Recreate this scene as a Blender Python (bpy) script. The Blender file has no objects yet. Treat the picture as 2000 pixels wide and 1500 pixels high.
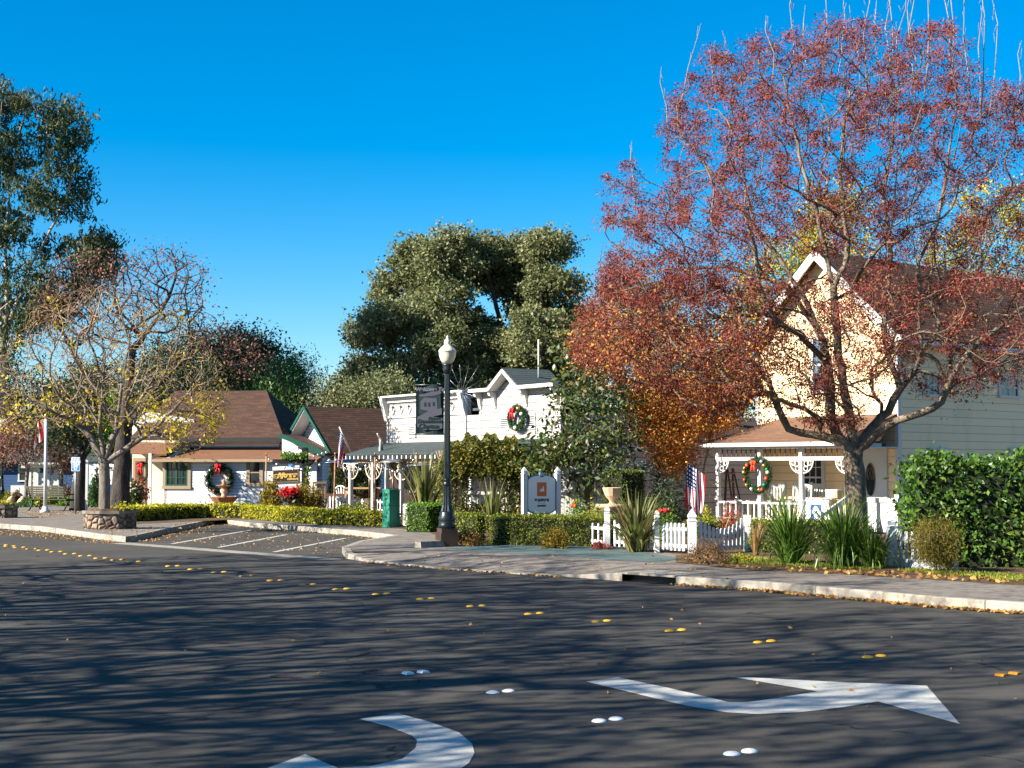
import bpy, math, random
import numpy as np
from mathutils import Matrix, Vector

SC = bpy.context.scene
COL = SC.collection
rnd = random.Random(11)
rng = np.random.default_rng(11)
PI = math.pi

# ------------------------------------------------------------------ camera model (photo is 2000 x 1500)
H, FPX, TILT = 2.0, 2900.0, math.atan(161 / 2900.0)
CT, ST = math.cos(TILT), math.sin(TILT)

def ray(px, py):
    u = (750 - py) / FPX
    return ((px - 1000) / FPX, CT - u * ST, ST + u * CT)

def P(px, py, Y):
    x, y, z = ray(px, py)
    s = Y / y
    return Vector((x * s, Y, H + z * s))

def G(px, py, z=0.0):
    x, y, dz = ray(px, py)
    s = (z - H) / dz
    return Vector((x * s, y * s, z))

class Fr:
    """A building's own frame: lx along the facade (to the right), ly into the building."""
    def __init__(self, ox, oy, th):
        self.o = Vector((ox, oy)); self.th = th
        self.ax = Vector((math.cos(th), math.sin(th))); self.ay = Vector((-math.sin(th), math.cos(th)))
    def w(self, lx, ly, z=0):
        p = self.o + self.ax * lx + self.ay * ly
        return Vector((p.x, p.y, z))
    def hit(self, px, py, ly):
        x, y, dz = ray(px, py)
        d = Vector((x, y)); q = self.o + self.ay * ly
        s = q.dot(self.ay) / d.dot(self.ay)
        p = d * s
        return (p - self.o).dot(self.ax), H + dz * s
    def hit_side(self, px, py, lx):
        x, y, dz = ray(px, py)
        d = Vector((x, y)); q = self.o + self.ax * lx
        s = q.dot(self.ax) / d.dot(self.ax)
        p = d * s
        return (p - self.o).dot(self.ay), H + dz * s

# ------------------------------------------------------------------ objects
def tag(o, label=None, cat=None, group=None, kind=None):
    if label: o['label'] = label
    if cat: o['category'] = cat
    if group: o['group'] = group
    if kind: o['kind'] = kind
    return o

def thing(name, label, cat, loc=(0, 0, 0), rot=0, group=None):
    o = bpy.data.objects.new(name, None); COL.objects.link(o)
    o.empty_display_size = 0.2
    o.location = loc; o.rotation_euler = (0, 0, rot)
    return tag(o, label, cat, group)

def copy_tree(o, parent=None):
    c = o.copy(); COL.objects.link(c); c.parent = parent
    for ch in [x for x in KIDS.get(o.name, [])]:
        KIDS.setdefault(c.name, []).append(copy_tree(ch, c))
    return c
KIDS = {}

def rootmat(p):
    m = Matrix.Identity(4)
    while p is not None:
        m = (Matrix.Translation(p.location) @ p.rotation_euler.to_matrix().to_4x4()) @ m
        p = p.parent
    return m

class MB:
    def __init__(self):
        self.v = []; self.f = []; self.m = []; self.uv = []; self.xf = None; self.mi = 0; self.sm = []; self.s = False
    def _add(self, vs, fs, uvs=None):
        b = len(self.v)
        if self.xf is not None:
            vs = [self.xf @ Vector(v) for v in vs]
        self.v.extend([tuple(v) for v in vs])
        for i, f in enumerate(fs):
            self.f.append([b + k for k in f]); self.m.append(self.mi); self.sm.append(self.s)
            self.uv.append(None if uvs is None else uvs[i])
    def box(self, x0, x1, y0, y1, z0, z1):
        v = [(x0, y0, z0), (x1, y0, z0), (x1, y1, z0), (x0, y1, z0), (x0, y0, z1), (x1, y0, z1), (x1, y1, z1), (x0, y1, z1)]
        self._add(v, [(0, 3, 2, 1), (4, 5, 6, 7), (0, 1, 5, 4), (1, 2, 6, 5), (2, 3, 7, 6), (3, 0, 4, 7)]); return self
    def cbox(self, c, sx, sy, sz, rz=0):
        old = self.xf
        m = Matrix.Translation(Vector(c)) @ Matrix.Rotation(rz, 4, 'Z')
        self.xf = m if old is None else old @ m
        self.box(-sx / 2, sx / 2, -sy / 2, sy / 2, -sz / 2, sz / 2); self.xf = old; return self
    def bar(self, a, b, w, h=None):
        """square bar from a to b"""
        a = Vector(a); b = Vector(b); h = h or w
        d = (b - a); L = d.length
        if L < 1e-6: return self
        d /= L
        up = Vector((0, 0, 1)) if abs(d.z) < .95 else Vector((0, 1, 0))
        s = d.cross(up).normalized(); u = s.cross(d)
        v = []
        for q in (a, b):
            for i, j in ((-1, -1), (1, -1), (1, 1), (-1, 1)):
                v.append(q + s * (i * w / 2) + u * (j * h / 2))
        self._add(v, [(0, 1, 2, 3), (7, 6, 5, 4), (0, 4, 5, 1), (1, 5, 6, 2), (2, 6, 7, 3), (3, 7, 4, 0)]); return self
    def tube(self, pts, rad, n=8, cap=True):
        pts = [Vector(p) for p in pts]
        if not hasattr(rad, '__len__'): rad = [rad] * len(pts)
        old = self.s; self.s = True
        v = []; f = []; ref = None
        for i, p in enumerate(pts):
            d = (pts[min(i + 1, len(pts) - 1)] - pts[max(i - 1, 0)])
            if d.length < 1e-9: d = Vector((0, 0, 1))
            d.normalize()
            if ref is None: ref = Vector((1, 0, 0)) if abs(d.x) < .8 else Vector((0, 1, 0))
            a = (ref - d * ref.dot(d)).normalized(); ref = a; b = d.cross(a)
            for k in range(n):
                t = 2 * PI * k / n
                v.append(p + a * (math.cos(t) * rad[i]) + b * (math.sin(t) * rad[i]))
        for i in range(len(pts) - 1):
            for k in range(n):
                f.append((i * n + k, i * n + (k + 1) % n, (i + 1) * n + (k + 1) % n, (i + 1) * n + k))
        if cap:
            f.append(tuple(range(n))[::-1]); f.append(tuple((len(pts) - 1) * n + k for k in range(n)))
        self._add(v, f); self.s = old; return self
    def lathe(self, prof, n=20, c=(0, 0, 0), flute=0.0, smooth=True):
        v = []; f = []
        for r, z in prof:
            for k in range(n):
                t = 2 * PI * k / n
                rr = r * (1 - (flute if k % 2 else 0))
                v.append((c[0] + rr * math.cos(t), c[1] + rr * math.sin(t), c[2] + z))
        for i in range(len(prof) - 1):
            for k in range(n):
                f.append((i * n + k, i * n + (k + 1) % n, (i + 1) * n + (k + 1) % n, (i + 1) * n + k))
        f.append(tuple(range(n))[::-1]); f.append(tuple((len(prof) - 1) * n + k for k in range(n)))
        old = self.s; self.s = smooth and not flute
        self._add(v, f); self.s = old; return self
    def ball(self, c, r, n=10, m=7, sz=1.0):
        prof = [(max(1e-4, r * math.sin(PI * i / m)), -r * sz * math.cos(PI * i / m)) for i in range(m + 1)]
        return self.lathe(prof, n, c)
    def prism(self, poly, axis, t0, t1):
        """2-D poly extruded: axis 'y' -> poly is (x,z); 'x' -> (y,z); 'z' -> (x,y)"""
        def q(p, t):
            return {'y': (p[0], t, p[1]), 'x': (t, p[0], p[1]), 'z': (p[0], p[1], t)}[axis]
        n = len(poly)
        v = [q(p, t0) for p in poly] + [q(p, t1) for p in poly]
        area = sum(poly[i][0] * poly[(i + 1) % n][1] - poly[(i + 1) % n][0] * poly[i][1] for i in range(n))
        f = [tuple(range(n)), tuple(range(2 * n - 1, n - 1, -1))] + [((i + 1) % n, i, i + n, (i + 1) % n + n) for i in range(n)]
        flip = (area > 0) == (axis in 'zx')
        if flip != (t1 < t0): f = [tuple(reversed(x)) for x in f]
        self._add(v, f); return self
    def slab(self, quad, th):
        """a sloped plate (top corners given) th thick"""
        q = [Vector(p) for p in quad]
        n = (q[1] - q[0]).cross(q[-1] - q[0]).normalized()
        if n.z < 0: q.reverse(); n = -n
        k = len(q)
        v = q + [p - n * th for p in q]
        f = [tuple(range(k)), tuple(range(2 * k - 1, k - 1, -1))] + [((i + 1) % k, i, i + k, (i + 1) % k + k) for i in range(k)]
        self._add(v, f); return self
    def poly(self, pts):
        self._add(pts, [tuple(range(len(pts)))]); return self
    def disc(self, c, r0, r1, a0, a1, axis_u, axis_v, th_v, n=12):
        return self
    def arc(self, c, r, a0, a1, u, v, w, n=10):
        c = Vector(c); u = Vector(u); v = Vector(v)
        return self.tube([c + u * (r * math.cos(a0 + (a1 - a0) * i / n)) + v * (r * math.sin(a0 + (a1 - a0) * i / n)) for i in range(n + 1)], w, 5)
    def build(self, name, mats, parent=None, world=False):
        me = bpy.data.meshes.new(name)
        vs = self.v
        if world and parent is not None:
            mi = rootmat(parent).inverted(); vs = [tuple(mi @ Vector(v)) for v in vs]
        me.from_pydata(vs, [], self.f)
        if not isinstance(mats, (list, tuple)): mats = [mats]
        for m in mats: me.materials.append(m)
        me.polygons.foreach_set('material_index', self.m)
        me.polygons.foreach_set('use_smooth', self.sm)
        uvl = me.uv_layers.new(name='UVMap')
        data = np.zeros((len(me.loops), 2), np.float32)
        for i, p in enumerate(me.polygons):
            if self.uv[i] is not None:
                for k, li in enumerate(p.loop_indices): data[li] = self.uv[i][k]
                continue
            n = p.normal
            if abs(n.z) > .9995: u = Vector((1, 0, 0))
            else: u = Vector((-n.y, n.x, 0)).normalized()
            w = n.cross(u)
            for li in p.loop_indices:
                q = me.vertices[me.loops[li].vertex_index].co
                data[li] = (q.dot(u), q.dot(w))
        uvl.data.foreach_set('uv', data.ravel())
        me.update()
        return link(name, me, parent)

def link(name, me, parent=None):
    o = bpy.data.objects.new(name, me); COL.objects.link(o)
    if parent is not None:
        o.parent = parent; KIDS.setdefault(parent.name, []).append(o)
    return o

def quads_mesh(name, V, mats, parent=None, world=True, midx=None):
    """V: (n,4,3) quads, each an island"""
    V = np.asarray(V, np.float32)
    n = len(V)
    if world and parent is not None:
        mi = np.array(rootmat(parent).inverted()); V = V @ mi[:3, :3].T.astype(np.float32) + mi[:3, 3].astype(np.float32)
    me = bpy.data.meshes.new(name)
    me.vertices.add(4 * n); me.vertices.foreach_set('co', V.reshape(-1))
    me.loops.add(4 * n); me.loops.foreach_set('vertex_index', np.arange(4 * n, dtype=np.int32))
    me.polygons.add(n); me.polygons.foreach_set('loop_start', np.arange(0, 4 * n, 4, dtype=np.int32))
    me.polygons.foreach_set('loop_total', np.full(n, 4, np.int32))
    if not isinstance(mats, (list, tuple)): mats = [mats]
    for m in mats: me.materials.append(m)
    if midx is not None: me.polygons.foreach_set('material_index', np.asarray(midx, np.int32))
    me.update(calc_edges=True); me.validate()
    return link(name, me, parent)

def mesh_arrays(name, V, F4, mats, parent=None, world=True, smooth=True, F3=None):
    V = np.asarray(V, np.float32); F4 = np.asarray(F4, np.int32)
    if world and parent is not None:
        mi = np.array(rootmat(parent).inverted()); V = V @ mi[:3, :3].T.astype(np.float32) + mi[:3, 3].astype(np.float32)
    me = bpy.data.meshes.new(name); n = len(F4)
    me.vertices.add(len(V)); me.vertices.foreach_set('co', V.reshape(-1))
    me.loops.add(4 * n); me.loops.foreach_set('vertex_index', F4.reshape(-1))
    me.polygons.add(n); me.polygons.foreach_set('loop_start', np.arange(0, 4 * n, 4, dtype=np.int32))
    me.polygons.foreach_set('loop_total', np.full(n, 4, np.int32))
    me.polygons.foreach_set('use_smooth', np.full(n, smooth, bool))
    if not isinstance(mats, (list, tuple)): mats = [mats]
    for m in mats: me.materials.append(m)
    me.update(calc_edges=True)
    return link(name, me, parent)

# ------------------------------------------------------------------ materials
class NT:
    def __init__(self, name):
        self.m = bpy.data.materials.new(name); self.m.use_nodes = True
        self.t = self.m.node_tree; self.t.nodes.clear()
        self.out = self.t.nodes.new('ShaderNodeOutputMaterial')
    def n(self, typ, **kw):
        nd = self.t.nodes.new(typ)
        for k, v in kw.items():
            if k.startswith('i_'): self.set(nd.inputs[k[2:].replace('_', ' ')], v)
            else: setattr(nd, k, v)
        return nd
    def set(self, sock, v):
        if isinstance(v, bpy.types.NodeSocket): self.t.links.new(v, sock)
        elif isinstance(v, (tuple, list)) and sock.type == 'RGBA' and len(v) == 3: sock.default_value = (*v, 1)
        else: sock.default_value = v
    def math(self, op, a, b=0.0, c=None):
        nd = self.n('ShaderNodeMath', operation=op); self.set(nd.inputs[0], a); self.set(nd.inputs[1], b)
        if c is not None: self.set(nd.inputs[2], c)
        return nd.outputs[0]
    def mix(self, f, a, b, bt='MIX'):
        nd = self.n('ShaderNodeMix', data_type='RGBA', blend_type=bt)
        self.set(nd.inputs[0], f); self.set(nd.inputs[6], a); self.set(nd.inputs[7], b)
        return nd.outputs[2]
    def co(self, which='Object'): return self.n('ShaderNodeTexCoord').outputs[which]
    def uv(self):
        s = self.n('ShaderNodeSeparateXYZ', i_Vector=self.co('UV')); return s.outputs[0], s.outputs[1]
    def noise(self, scale, vec=None, detail=4, rough=.6, dist=0):
        nd = self.n('ShaderNodeTexNoise', i_Scale=scale, i_Detail=detail, i_Roughness=rough, i_Distortion=dist)
        if vec is not None: self.set(nd.inputs['Vector'], vec)
        return nd.outputs['Fac']
    def ramp(self, fac, stops, interp='LINEAR'):
        nd = self.n('ShaderNodeValToRGB'); cr = nd.color_ramp; cr.interpolation = interp
        while len(cr.elements) < len(stops): cr.elements.new(.5)
        for e, (p, c) in zip(cr.elements, stops):
            e.position = p; e.color = (*c, 1) if len(c) == 3 else c
        self.set(nd.inputs[0], fac); return nd.outputs[0]
    def scale(self, vec, s):
        nd = self.n('ShaderNodeMapping'); self.set(nd.inputs['Vector'], vec); nd.inputs['Scale'].default_value = s; return nd.outputs[0]
    def bump(self, h, strength=.3, dist=.02):
        return self.n('ShaderNodeBump', i_Strength=strength, i_Distance=dist, i_Height=h).outputs[0]
    def fin(self, color, rough=.7, spec=.3, normal=None, metal=0, **kw):
        p = self.n('ShaderNodeBsdfPrincipled')
        self.set(p.inputs['Base Color'], color); self.set(p.inputs['Roughness'], rough)
        self.set(p.inputs['Specular IOR Level'], spec); self.set(p.inputs['Metallic'], metal)
        if normal is not None: self.set(p.inputs['Normal'], normal)
        for k, v in kw.items(): self.set(p.inputs[k.replace('_', ' ')], v)
        self.t.links.new(p.outputs[0], self.out.inputs[0]); return self.m

def paint(name, c, rough=.6, var=.12, bump=.1, spec=.3, metal=0, scale=6):
    t = NT(name); o = t.co()
    nz = t.noise(scale, o); n2 = t.noise(scale * 9, o)
    f = t.math('ADD', t.math('MULTIPLY', nz, .7), t.math('MULTIPLY', n2, .3))
    col = t.mix(f, tuple(x * (1 - var) for x in c), tuple(min(1, x * (1 + var)) for x in c))
    return t.fin(col, rough, spec, t.bump(n2, bump, .01), metal)

def siding(name, c, pitch, groove=.35, gw=.07, var=.05):
    t = NT(name); u, v = t.uv(); o = t.co()
    fr = t.math('FRACT', t.math('DIVIDE', v, pitch))
    line = t.math('LESS_THAN', fr, gw)
    nz = t.noise(3, t.scale(o, (1, 1, 6))); n2 = t.noise(30, t.scale(o, (.4, .4, 3)))
    bid = t.n('ShaderNodeTexWhiteNoise', noise_dimensions='1D'); t.set(bid.inputs['W'], t.math('FLOOR', t.math('DIVIDE', v, pitch)))
    f = t.math('ADD', t.math('MULTIPLY', nz, .6), t.math('MULTIPLY', bid.outputs[0], .4))
    col = t.mix(f, tuple(x * (1 - var * 2) for x in c), tuple(min(1, x * (1 + var)) for x in c))
    stain = t.ramp(t.noise(1.1, t.scale(o, (1, 1, .35)), 5, .7), [(.52, (1, 1, 1)), (.75, (.86, .84, .8))])
    col = t.mix(1.0, col, stain, 'MULTIPLY')
    col = t.mix(line, col, tuple(x * groove for x in c))
    h = t.math('ADD', t.math('SUBTRACT', 1, fr), t.math('MULTIPLY', n2, .12))
    return t.fin(col, .6, .25, t.bump(h, .9, .02))

def shingles(name, a, b, c, w=.3, hh=.14):
    t = NT(name); o = t.co()
    br = t.n('ShaderNodeTexBrick', offset=.5, squash=1.0)
    t.set(br.inputs['Vector'], t.co('UV')); br.inputs['Scale'].default_value = 1
    br.inputs['Brick Width'].default_value = w; br.inputs['Row Height'].default_value = hh
    br.inputs['Mortar Size'].default_value = .008; br.inputs['Mortar Smooth'].default_value = .3
    t.set(br.inputs['Color1'], a); t.set(br.inputs['Color2'], b); t.set(br.inputs['Mortar'], tuple(x * .3 for x in a))
    u, v = t.uv()
    cell = t.n('ShaderNodeTexWhiteNoise', noise_dimensions='2D')
    cv = t.n('ShaderNodeCombineXYZ'); t.set(cv.inputs[0], t.math('FLOOR', t.math('DIVIDE', u, w * 1.5))); t.set(cv.inputs[1], t.math('FLOOR', t.math('DIVIDE', v, hh)))
    t.set(cell.inputs['Vector'], cv.outputs[0])
    col = t.mix(t.math('MULTIPLY', cell.outputs[0], .75), br.outputs[0], c)
    col = t.mix(t.math('MULTIPLY', t.noise(1.2, o), .4), col, tuple(x * .55 for x in b))
    rowf = t.math('FRACT', t.math('DIVIDE', v, hh))
    col = t.mix(t.math('LESS_THAN', rowf, .16), col, tuple(x * .3 for x in a))
    return t.fin(col, .85, .15, t.bump(t.math('ADD', t.math('SUBTRACT', 1, rowf), t.math('MULTIPLY', cell.outputs[0], .3)), .8, .02))

def leafmat(name, stops, trans=.25, rough=.5, spec=.3, hue_scale=.6, clump=.45):
    """stops: list of linear colours picked at random per leaf"""
    t = NT(name)
    r = t.n('ShaderNodeNewGeometry').outputs['Random Per Island']
    nz = t.noise(hue_scale, t.co(), 3)
    f = t.math('ADD', t.math('MULTIPLY', r, 1 - clump), t.math('MULTIPLY', t.math('MULTIPLY_ADD', nz, 2.2, -.6), clump))
    n = len(stops)
    col = t.ramp(f, [(.08 + .84 * i / max(1, n - 1), s) for i, s in enumerate(stops)])
    p = t.n('ShaderNodeBsdfPrincipled'); t.set(p.inputs['Base Color'], col); p.inputs['Roughness'].default_value = rough
    p.inputs['Specular IOR Level'].default_value = spec
    tr = t.n('ShaderNodeBsdfTranslucent'); t.set(tr.inputs['Color'], col)
    mx = t.n('ShaderNodeMixShader'); mx.inputs[0].default_value = trans
    t.t.links.new(p.outputs[0], mx.inputs[1]); t.t.links.new(tr.outputs[0], mx.inputs[2]); t.t.links.new(mx.outputs[0], t.out.inputs[0])
    return t.m

def barkmat(name, a, b, scale=5):
    t = NT(name); o = t.scale(t.co(), (1, 1, .25))
    n1 = t.noise(scale, o, 6, .7, .6); n2 = t.noise(scale * 6, o, 4, .7)
    col = t.ramp(t.math('ADD', t.math('MULTIPLY', n1, .6), t.math('MULTIPLY', n2, .4)), [(.36, a), (.62, b)])
    return t.fin(col, .9, .1, t.bump(t.math('ADD', n1, t.math('MULTIPLY', n2, .5)), .9, .05))

def glassmat(name, c=(.02, .025, .03), rough=.06):
    t = NT(name)
    col = t.mix(t.noise(1.3, t.co(), 2), tuple(x * .5 for x in c), tuple(x * 1.8 for x in c))
    return t.fin(col, rough, .6)

M = {}
M['white'] = paint('white_paint', (.52, .51, .485), .5, .05, .05)
M['fence_white'] = paint('fence_white', (.56, .57, .58), .5, .08, .05)
M['white_siding'] = siding('white_siding', (.66, .66, .65), .14, .42, .13)
M['board_siding'] = siding('weathered_board_siding', (.37, .35, .325), .27, .20, .075, .08)
M['yellow_siding'] = siding('yellow_siding', (.88, .64, .37), .235, .5, .06)
M['tan_siding'] = M['yellow_siding']
M['gable_cream'] = M['yellow_siding']
M['cream'] = paint('cream_paint', (.60, .53, .40), .6, .05)
M['shingle'] = shingles('brown_shingles', (.085, .046, .030), (.13, .068, .042), (.045, .030, .026))
M['shingle_porch'] = shingles('tan_brown_shingles', (.17, .09, .055), (.22, .12, .075), (.11, .07, .055), .35, .15)
M['shingle_rust'] = shingles('rust_shingles', (.26, .12, .06), (.30, .15, .08), (.17, .08, .05), .35, .15)
M['roof_grey'] = shingles('green_grey_roofing', (.055, .075, .075), (.075, .095, .095), (.045, .06, .062), .35, .15)
M['green_trim'] = paint('green_trim', (.006, .065, .042), .5)
M['dark_trim'] = paint('dark_trim', (.02, .025, .025), .5)
M['tan_trim'] = paint('tan_trim', (.27, .20, .125), .6)
M['glass'] = glassmat('window_glass')
M['glass_blue'] = glassmat('window_glass_pale', (.07, .10, .13))
M['black'] = paint('black_paint', (.012, .012, .014), .45, .3)
M['iron'] = paint('black_green_iron', (.007, .013, .015), .33, .4, .2, .5, 0, 3)
M['rust_iron'] = paint('rusting_iron', (.06, .035, .025), .6, .7, .3, .3, 0, 4)
M['steel'] = paint('galvanised_steel', (.36, .38, .42), .4, .1, .05, .5, .8)
M['steel_pole'] = paint('grey_steel_pole', (.25, .27, .28), .5, .1, .05, .4, .5)
M['bronze'] = paint('bronze_pole', (.10, .065, .04), .4, .2, .05, .5, .5)
M['terracotta'] = paint('terracotta', (.36, .17, .09), .8, .25, .2)
M['stone_cast'] = paint('cast_stone', (.40, .30, .20), .85, .3, .3)
M['wood'] = paint('brown_wood', (.12, .06, .035), .7, .3, .2)
M['teak'] = paint('teak_wood', (.42, .25, .12), .65, .2, .15)
M['pole_wood'] = paint('pole_wood', (.30, .17, .085), .7, .2, .15)
M['cable'] = paint('cable', (.02, .02, .02), .6)
M['green_metal'] = paint('green_enamel', (.018, .165, .105), .55, .18, .08)
M['red_ribbon'] = paint('red_ribbon', (.55, .012, .02), .5, .25)
M['orange_ribbon'] = paint('orange_red_ribbon', (.75, .06, .01), .45, .25)
M['gold'] = paint('gold_bauble', (.6, .33, .06), .25, .1, 0, .6, .8)
M['silver'] = paint('silver_bauble', (.6, .62, .65), .25, .1, 0, .6, .7)
M['red_bauble'] = paint('red_bauble', (.5, .04, .02), .25, .1, 0, .6)
M['green_bauble'] = paint('green_bauble', (.01, .2, .07), .25, .1, 0, .6)
M['orange_sign'] = paint('orange_panel', (.62, .15, .03), .55, .05)
M['sign_grey'] = paint('pale_grey_sign', (.75, .76, .75), .55, .04)
M['sign_blue'] = paint('slate_blue_border', (.08, .14, .19), .55, .05)
M['brown_text'] = paint('brown_lettering', (.06, .03, .02), .6)
M['gold_text'] = paint('gold_lettering', (.55, .36, .10), .45)
M['banner_green'] = paint('dark_green_banner', (.006, .022, .022), .7, .2)
M['banner_light'] = paint('grey_banner_print', (.065, .068, .09), .7, .1)
M['banner_teal'] = paint('teal_banner_print', (.010, .026, .032), .7, .2)
M['purple_text'] = paint('lilac_lettering', (.13, .125, .18), .7)
M['blue_sign'] = paint('blue_sign', (.02, .20, .50), .45)
M['sign_white'] = paint('sign_white', (.75, .76, .78), .5, .03)
M['blue_logo'] = paint('blue_print', (.015, .08, .30), .6)
M['blue_wall'] = siding('blue_siding', (.02, .06, .14), .2, .6)
M['brown_panel'] = paint('dark_brown_panel', (.03, .02, .016), .5, .1)
M['lantern_glass'] = (lambda t: t.fin(t.mix(t.noise(4, t.co()), (.70, .66, .46), (.80, .78, .62)), .3, .5, Transmission_Weight=.25))(NT('frosted_lantern_glass'))
M['soil'] = (lambda t: t.fin(t.ramp(t.noise(6, t.co(), 8, .75), [(.3, (.05, .032, .02)), (.55, (.13, .085, .05)), (.75, (.20, .14, .07))]), .95, .1, t.bump(t.noise(25, t.co(), 6, .8), .8, .04)))(NT('soil_mulch'))
M['grass'] = (lambda t: t.fin(t.ramp(t.noise(3, t.co(), 8, .75), [(.3, (.03, .05, .012)), (.55, (.07, .09, .02)), (.75, (.13, .11, .05))]), .95, .1, t.bump(t.noise(25, t.co(), 6, .8), .8, .04)))(NT('ground_cover'))

def asphaltmat():
    t = NT('asphalt'); o = t.co()
    sp = t.noise(55, o, 5, .85); mid = t.noise(9, o, 6, .75); big = t.noise(.35, o, 4, .6)
    base = t.mix(mid, (.042, .040, .036), (.068, .064, .056))
    base = t.mix(t.math('MULTIPLY', t.math('GREATER_THAN', sp, .60), .6), base, (.19, .18, .155))
    base = t.mix(t.math('MULTIPLY', t.math('LESS_THAN', sp, .42), .5), base, (.020, .019, .018))
    streak = t.noise(.5, t.scale(o, (1, 4, 1)), 4, .6)
    base = t.mix(t.math('MULTIPLY', t.ramp(t.math('MULTIPLY', t.math('ADD', big, streak), .5), [(.42, (0, 0, 0)), (.62, (1, 1, 1))]), .5), base, (.098, .092, .080))
    va = t.n('ShaderNodeVectorMath', operation='MULTIPLY_ADD'); wn = t.n('ShaderNodeTexNoise', i_Scale=1.6, i_Detail=5); t.set(wn.inputs['Vector'], o)
    t.set(va.inputs[0], wn.outputs['Color']); va.inputs[1].default_value = (1.2, 1.2, 0); t.set(va.inputs[2], o)
    vo = t.n('ShaderNodeTexVoronoi', feature='DISTANCE_TO_EDGE', i_Scale=.22); t.set(vo.inputs['Vector'], va.outputs[0])
    crack = t.math('MULTIPLY', t.math('LESS_THAN', vo.outputs['Distance'], .0035), t.math('GREATER_THAN', t.noise(.45, o, 2), .50))
    base = t.mix(t.math('MULTIPLY', crack, .75), base, (.012, .012, .012))
    oil = t.ramp(t.noise(.9, o, 5, .7, .4), [(.66, (0, 0, 0)), (.78, (1, 1, 1))])
    base = t.mix(t.math('MULTIPLY', oil, .5), base, (.022, .021, .020))
    return t.fin(base, .88, .12, t.bump(t.math('ADD', sp, t.math('MULTIPLY', mid, .6)), .6, .012))
M['asphalt'] = asphaltmat()

def concretemat(name, a, b, joint=1.5, jw=.012):
    t = NT(name); o = t.co()
    n1 = t.noise(1.3, o, 6, .7); n2 = t.noise(45, o, 4, .7)
    col = t.mix(t.math('ADD', t.math('MULTIPLY', n1, .7), t.math('MULTIPLY', n2, .3)), a, b)
    st = t.ramp(t.noise(4, o, 7, .75), [(.35, (.48, .45, .42)), (.56, (1, 1, 1))])
    col = t.mix(1, col, st, 'MULTIPLY')
    if joint:
        mp = t.n('ShaderNodeMapping'); t.set(mp.inputs['Vector'], o); mp.inputs['Rotation'].default_value = (0, 0, math.radians(42))
        s = t.n('ShaderNodeSeparateXYZ', i_Vector=mp.outputs[0])
        j = t.math('MAXIMUM', t.math('LESS_THAN', t.math('FRACT', t.math('DIVIDE', s.outputs[0], joint)), jw), t.math('LESS_THAN', t.math('FRACT', t.math('DIVIDE', s.outputs[1], joint)), jw))
        col = t.mix(t.math('MULTIPLY', j, .7), col, (.06, .055, .05))
    return t.fin(col, .85, .2, t.bump(n2, .35, .01))
M['concrete'] = concretemat('pavement_concrete', (.150, .132, .113), (.235, .208, .178))
M['kerb'] = concretemat('kerb_concrete', (.23, .21, .175), (.37, .34, .285), 3.0, .008)
M['paintline'] = (lambda t: t.fin(t.mix(t.ramp(t.noise(22, t.co(), 6, .8), [(.35, (0, 0, 0)), (.44, (1, 1, 1))]), (.22, .22, .22), t.mix(t.noise(2.5, t.co()), (.37, .37, .335), (.51, .505, .455))), .7, .2, t.bump(t.noise(90, t.co()), .3, .01)))(NT('road_paint'))
M['dot_yellow'] = paint('yellow_ceramic', (.66, .36, .008), .35, .18, .05, .5)
M['dot_white'] = paint('white_ceramic', (.68, .69, .71), .3, .1, .05, .5)
M['amber'] = paint('amber_reflector', (.50, .20, .01), .3, .2, .05, .5)
M['green_pad'] = paint('green_grey_asphalt', (.085, .125, .12), .9, .25, .4, .2, 0, 20)

def stonewall():
    t = NT('fieldstone'); vo = t.n('ShaderNodeTexVoronoi', feature='DISTANCE_TO_EDGE', i_Scale=5.0)
    vc = t.n('ShaderNodeTexVoronoi', i_Scale=5.0); o = t.co(); t.set(vo.inputs['Vector'], o); t.set(vc.inputs['Vector'], o)
    s = t.n('ShaderNodeSeparateXYZ', i_Vector=vc.outputs['Color'])
    col = t.ramp(s.outputs[0], [(.1, (.12, .085, .06)), (.4, (.26, .18, .125)), (.7, (.18, .145, .12)), (.95, (.36, .26, .18))])
    col = t.mix(t.math('MULTIPLY', t.noise(25, o), .5), col, (.09, .07, .06))
    e = t.math('LESS_THAN', vo.outputs['Distance'], .05)
    col = t.mix(e, col, (.05, .04, .035))
    return t.fin(col, .9, .15, t.bump(t.math('MINIMUM', vo.outputs['Distance'], .25), 1.0, .25))
M['stone'] = stonewall()

def flagmat():
    t = NT('flag_cloth'); u, v = t.uv()
    st = t.math('MODULO', t.math('FLOOR', t.math('MULTIPLY', v, 13)), 2)
    col = t.mix(t.math('LESS_THAN', st, .5), (.72, .70, .68), (.42, .012, .03))
    inb = t.math('MULTIPLY', t.math('LESS_THAN', u, .42), t.math('GREATER_THAN', v, 6 / 13))
    a = t.math('SUBTRACT', t.math('FRACT', t.math('MULTIPLY', u, 6 / .42)), .5); b = t.math('SUBTRACT', t.math('FRACT', t.math('MULTIPLY', v, 5 * 13 / 7)), .5)
    star = t.math('LESS_THAN', t.math('ADD', t.math('MULTIPLY', a, a), t.math('MULTIPLY', b, b)), .075)
    col = t.mix(inb, col, t.mix(star, (.012, .02, .085), (.72, .72, .74)))
    return t.fin(col, .8, .1)
M['flag'] = flagmat()
M['flag_red'] = (lambda t: t.fin(t.mix(t.math('LESS_THAN', t.math('MODULO', t.math('FLOOR', t.math('MULTIPLY', t.uv()[0], 7)), 2), .5), (.60, .03, .03), (.72, .55, .52)), .8, .1))(NT('red_flag_cloth'))
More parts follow.
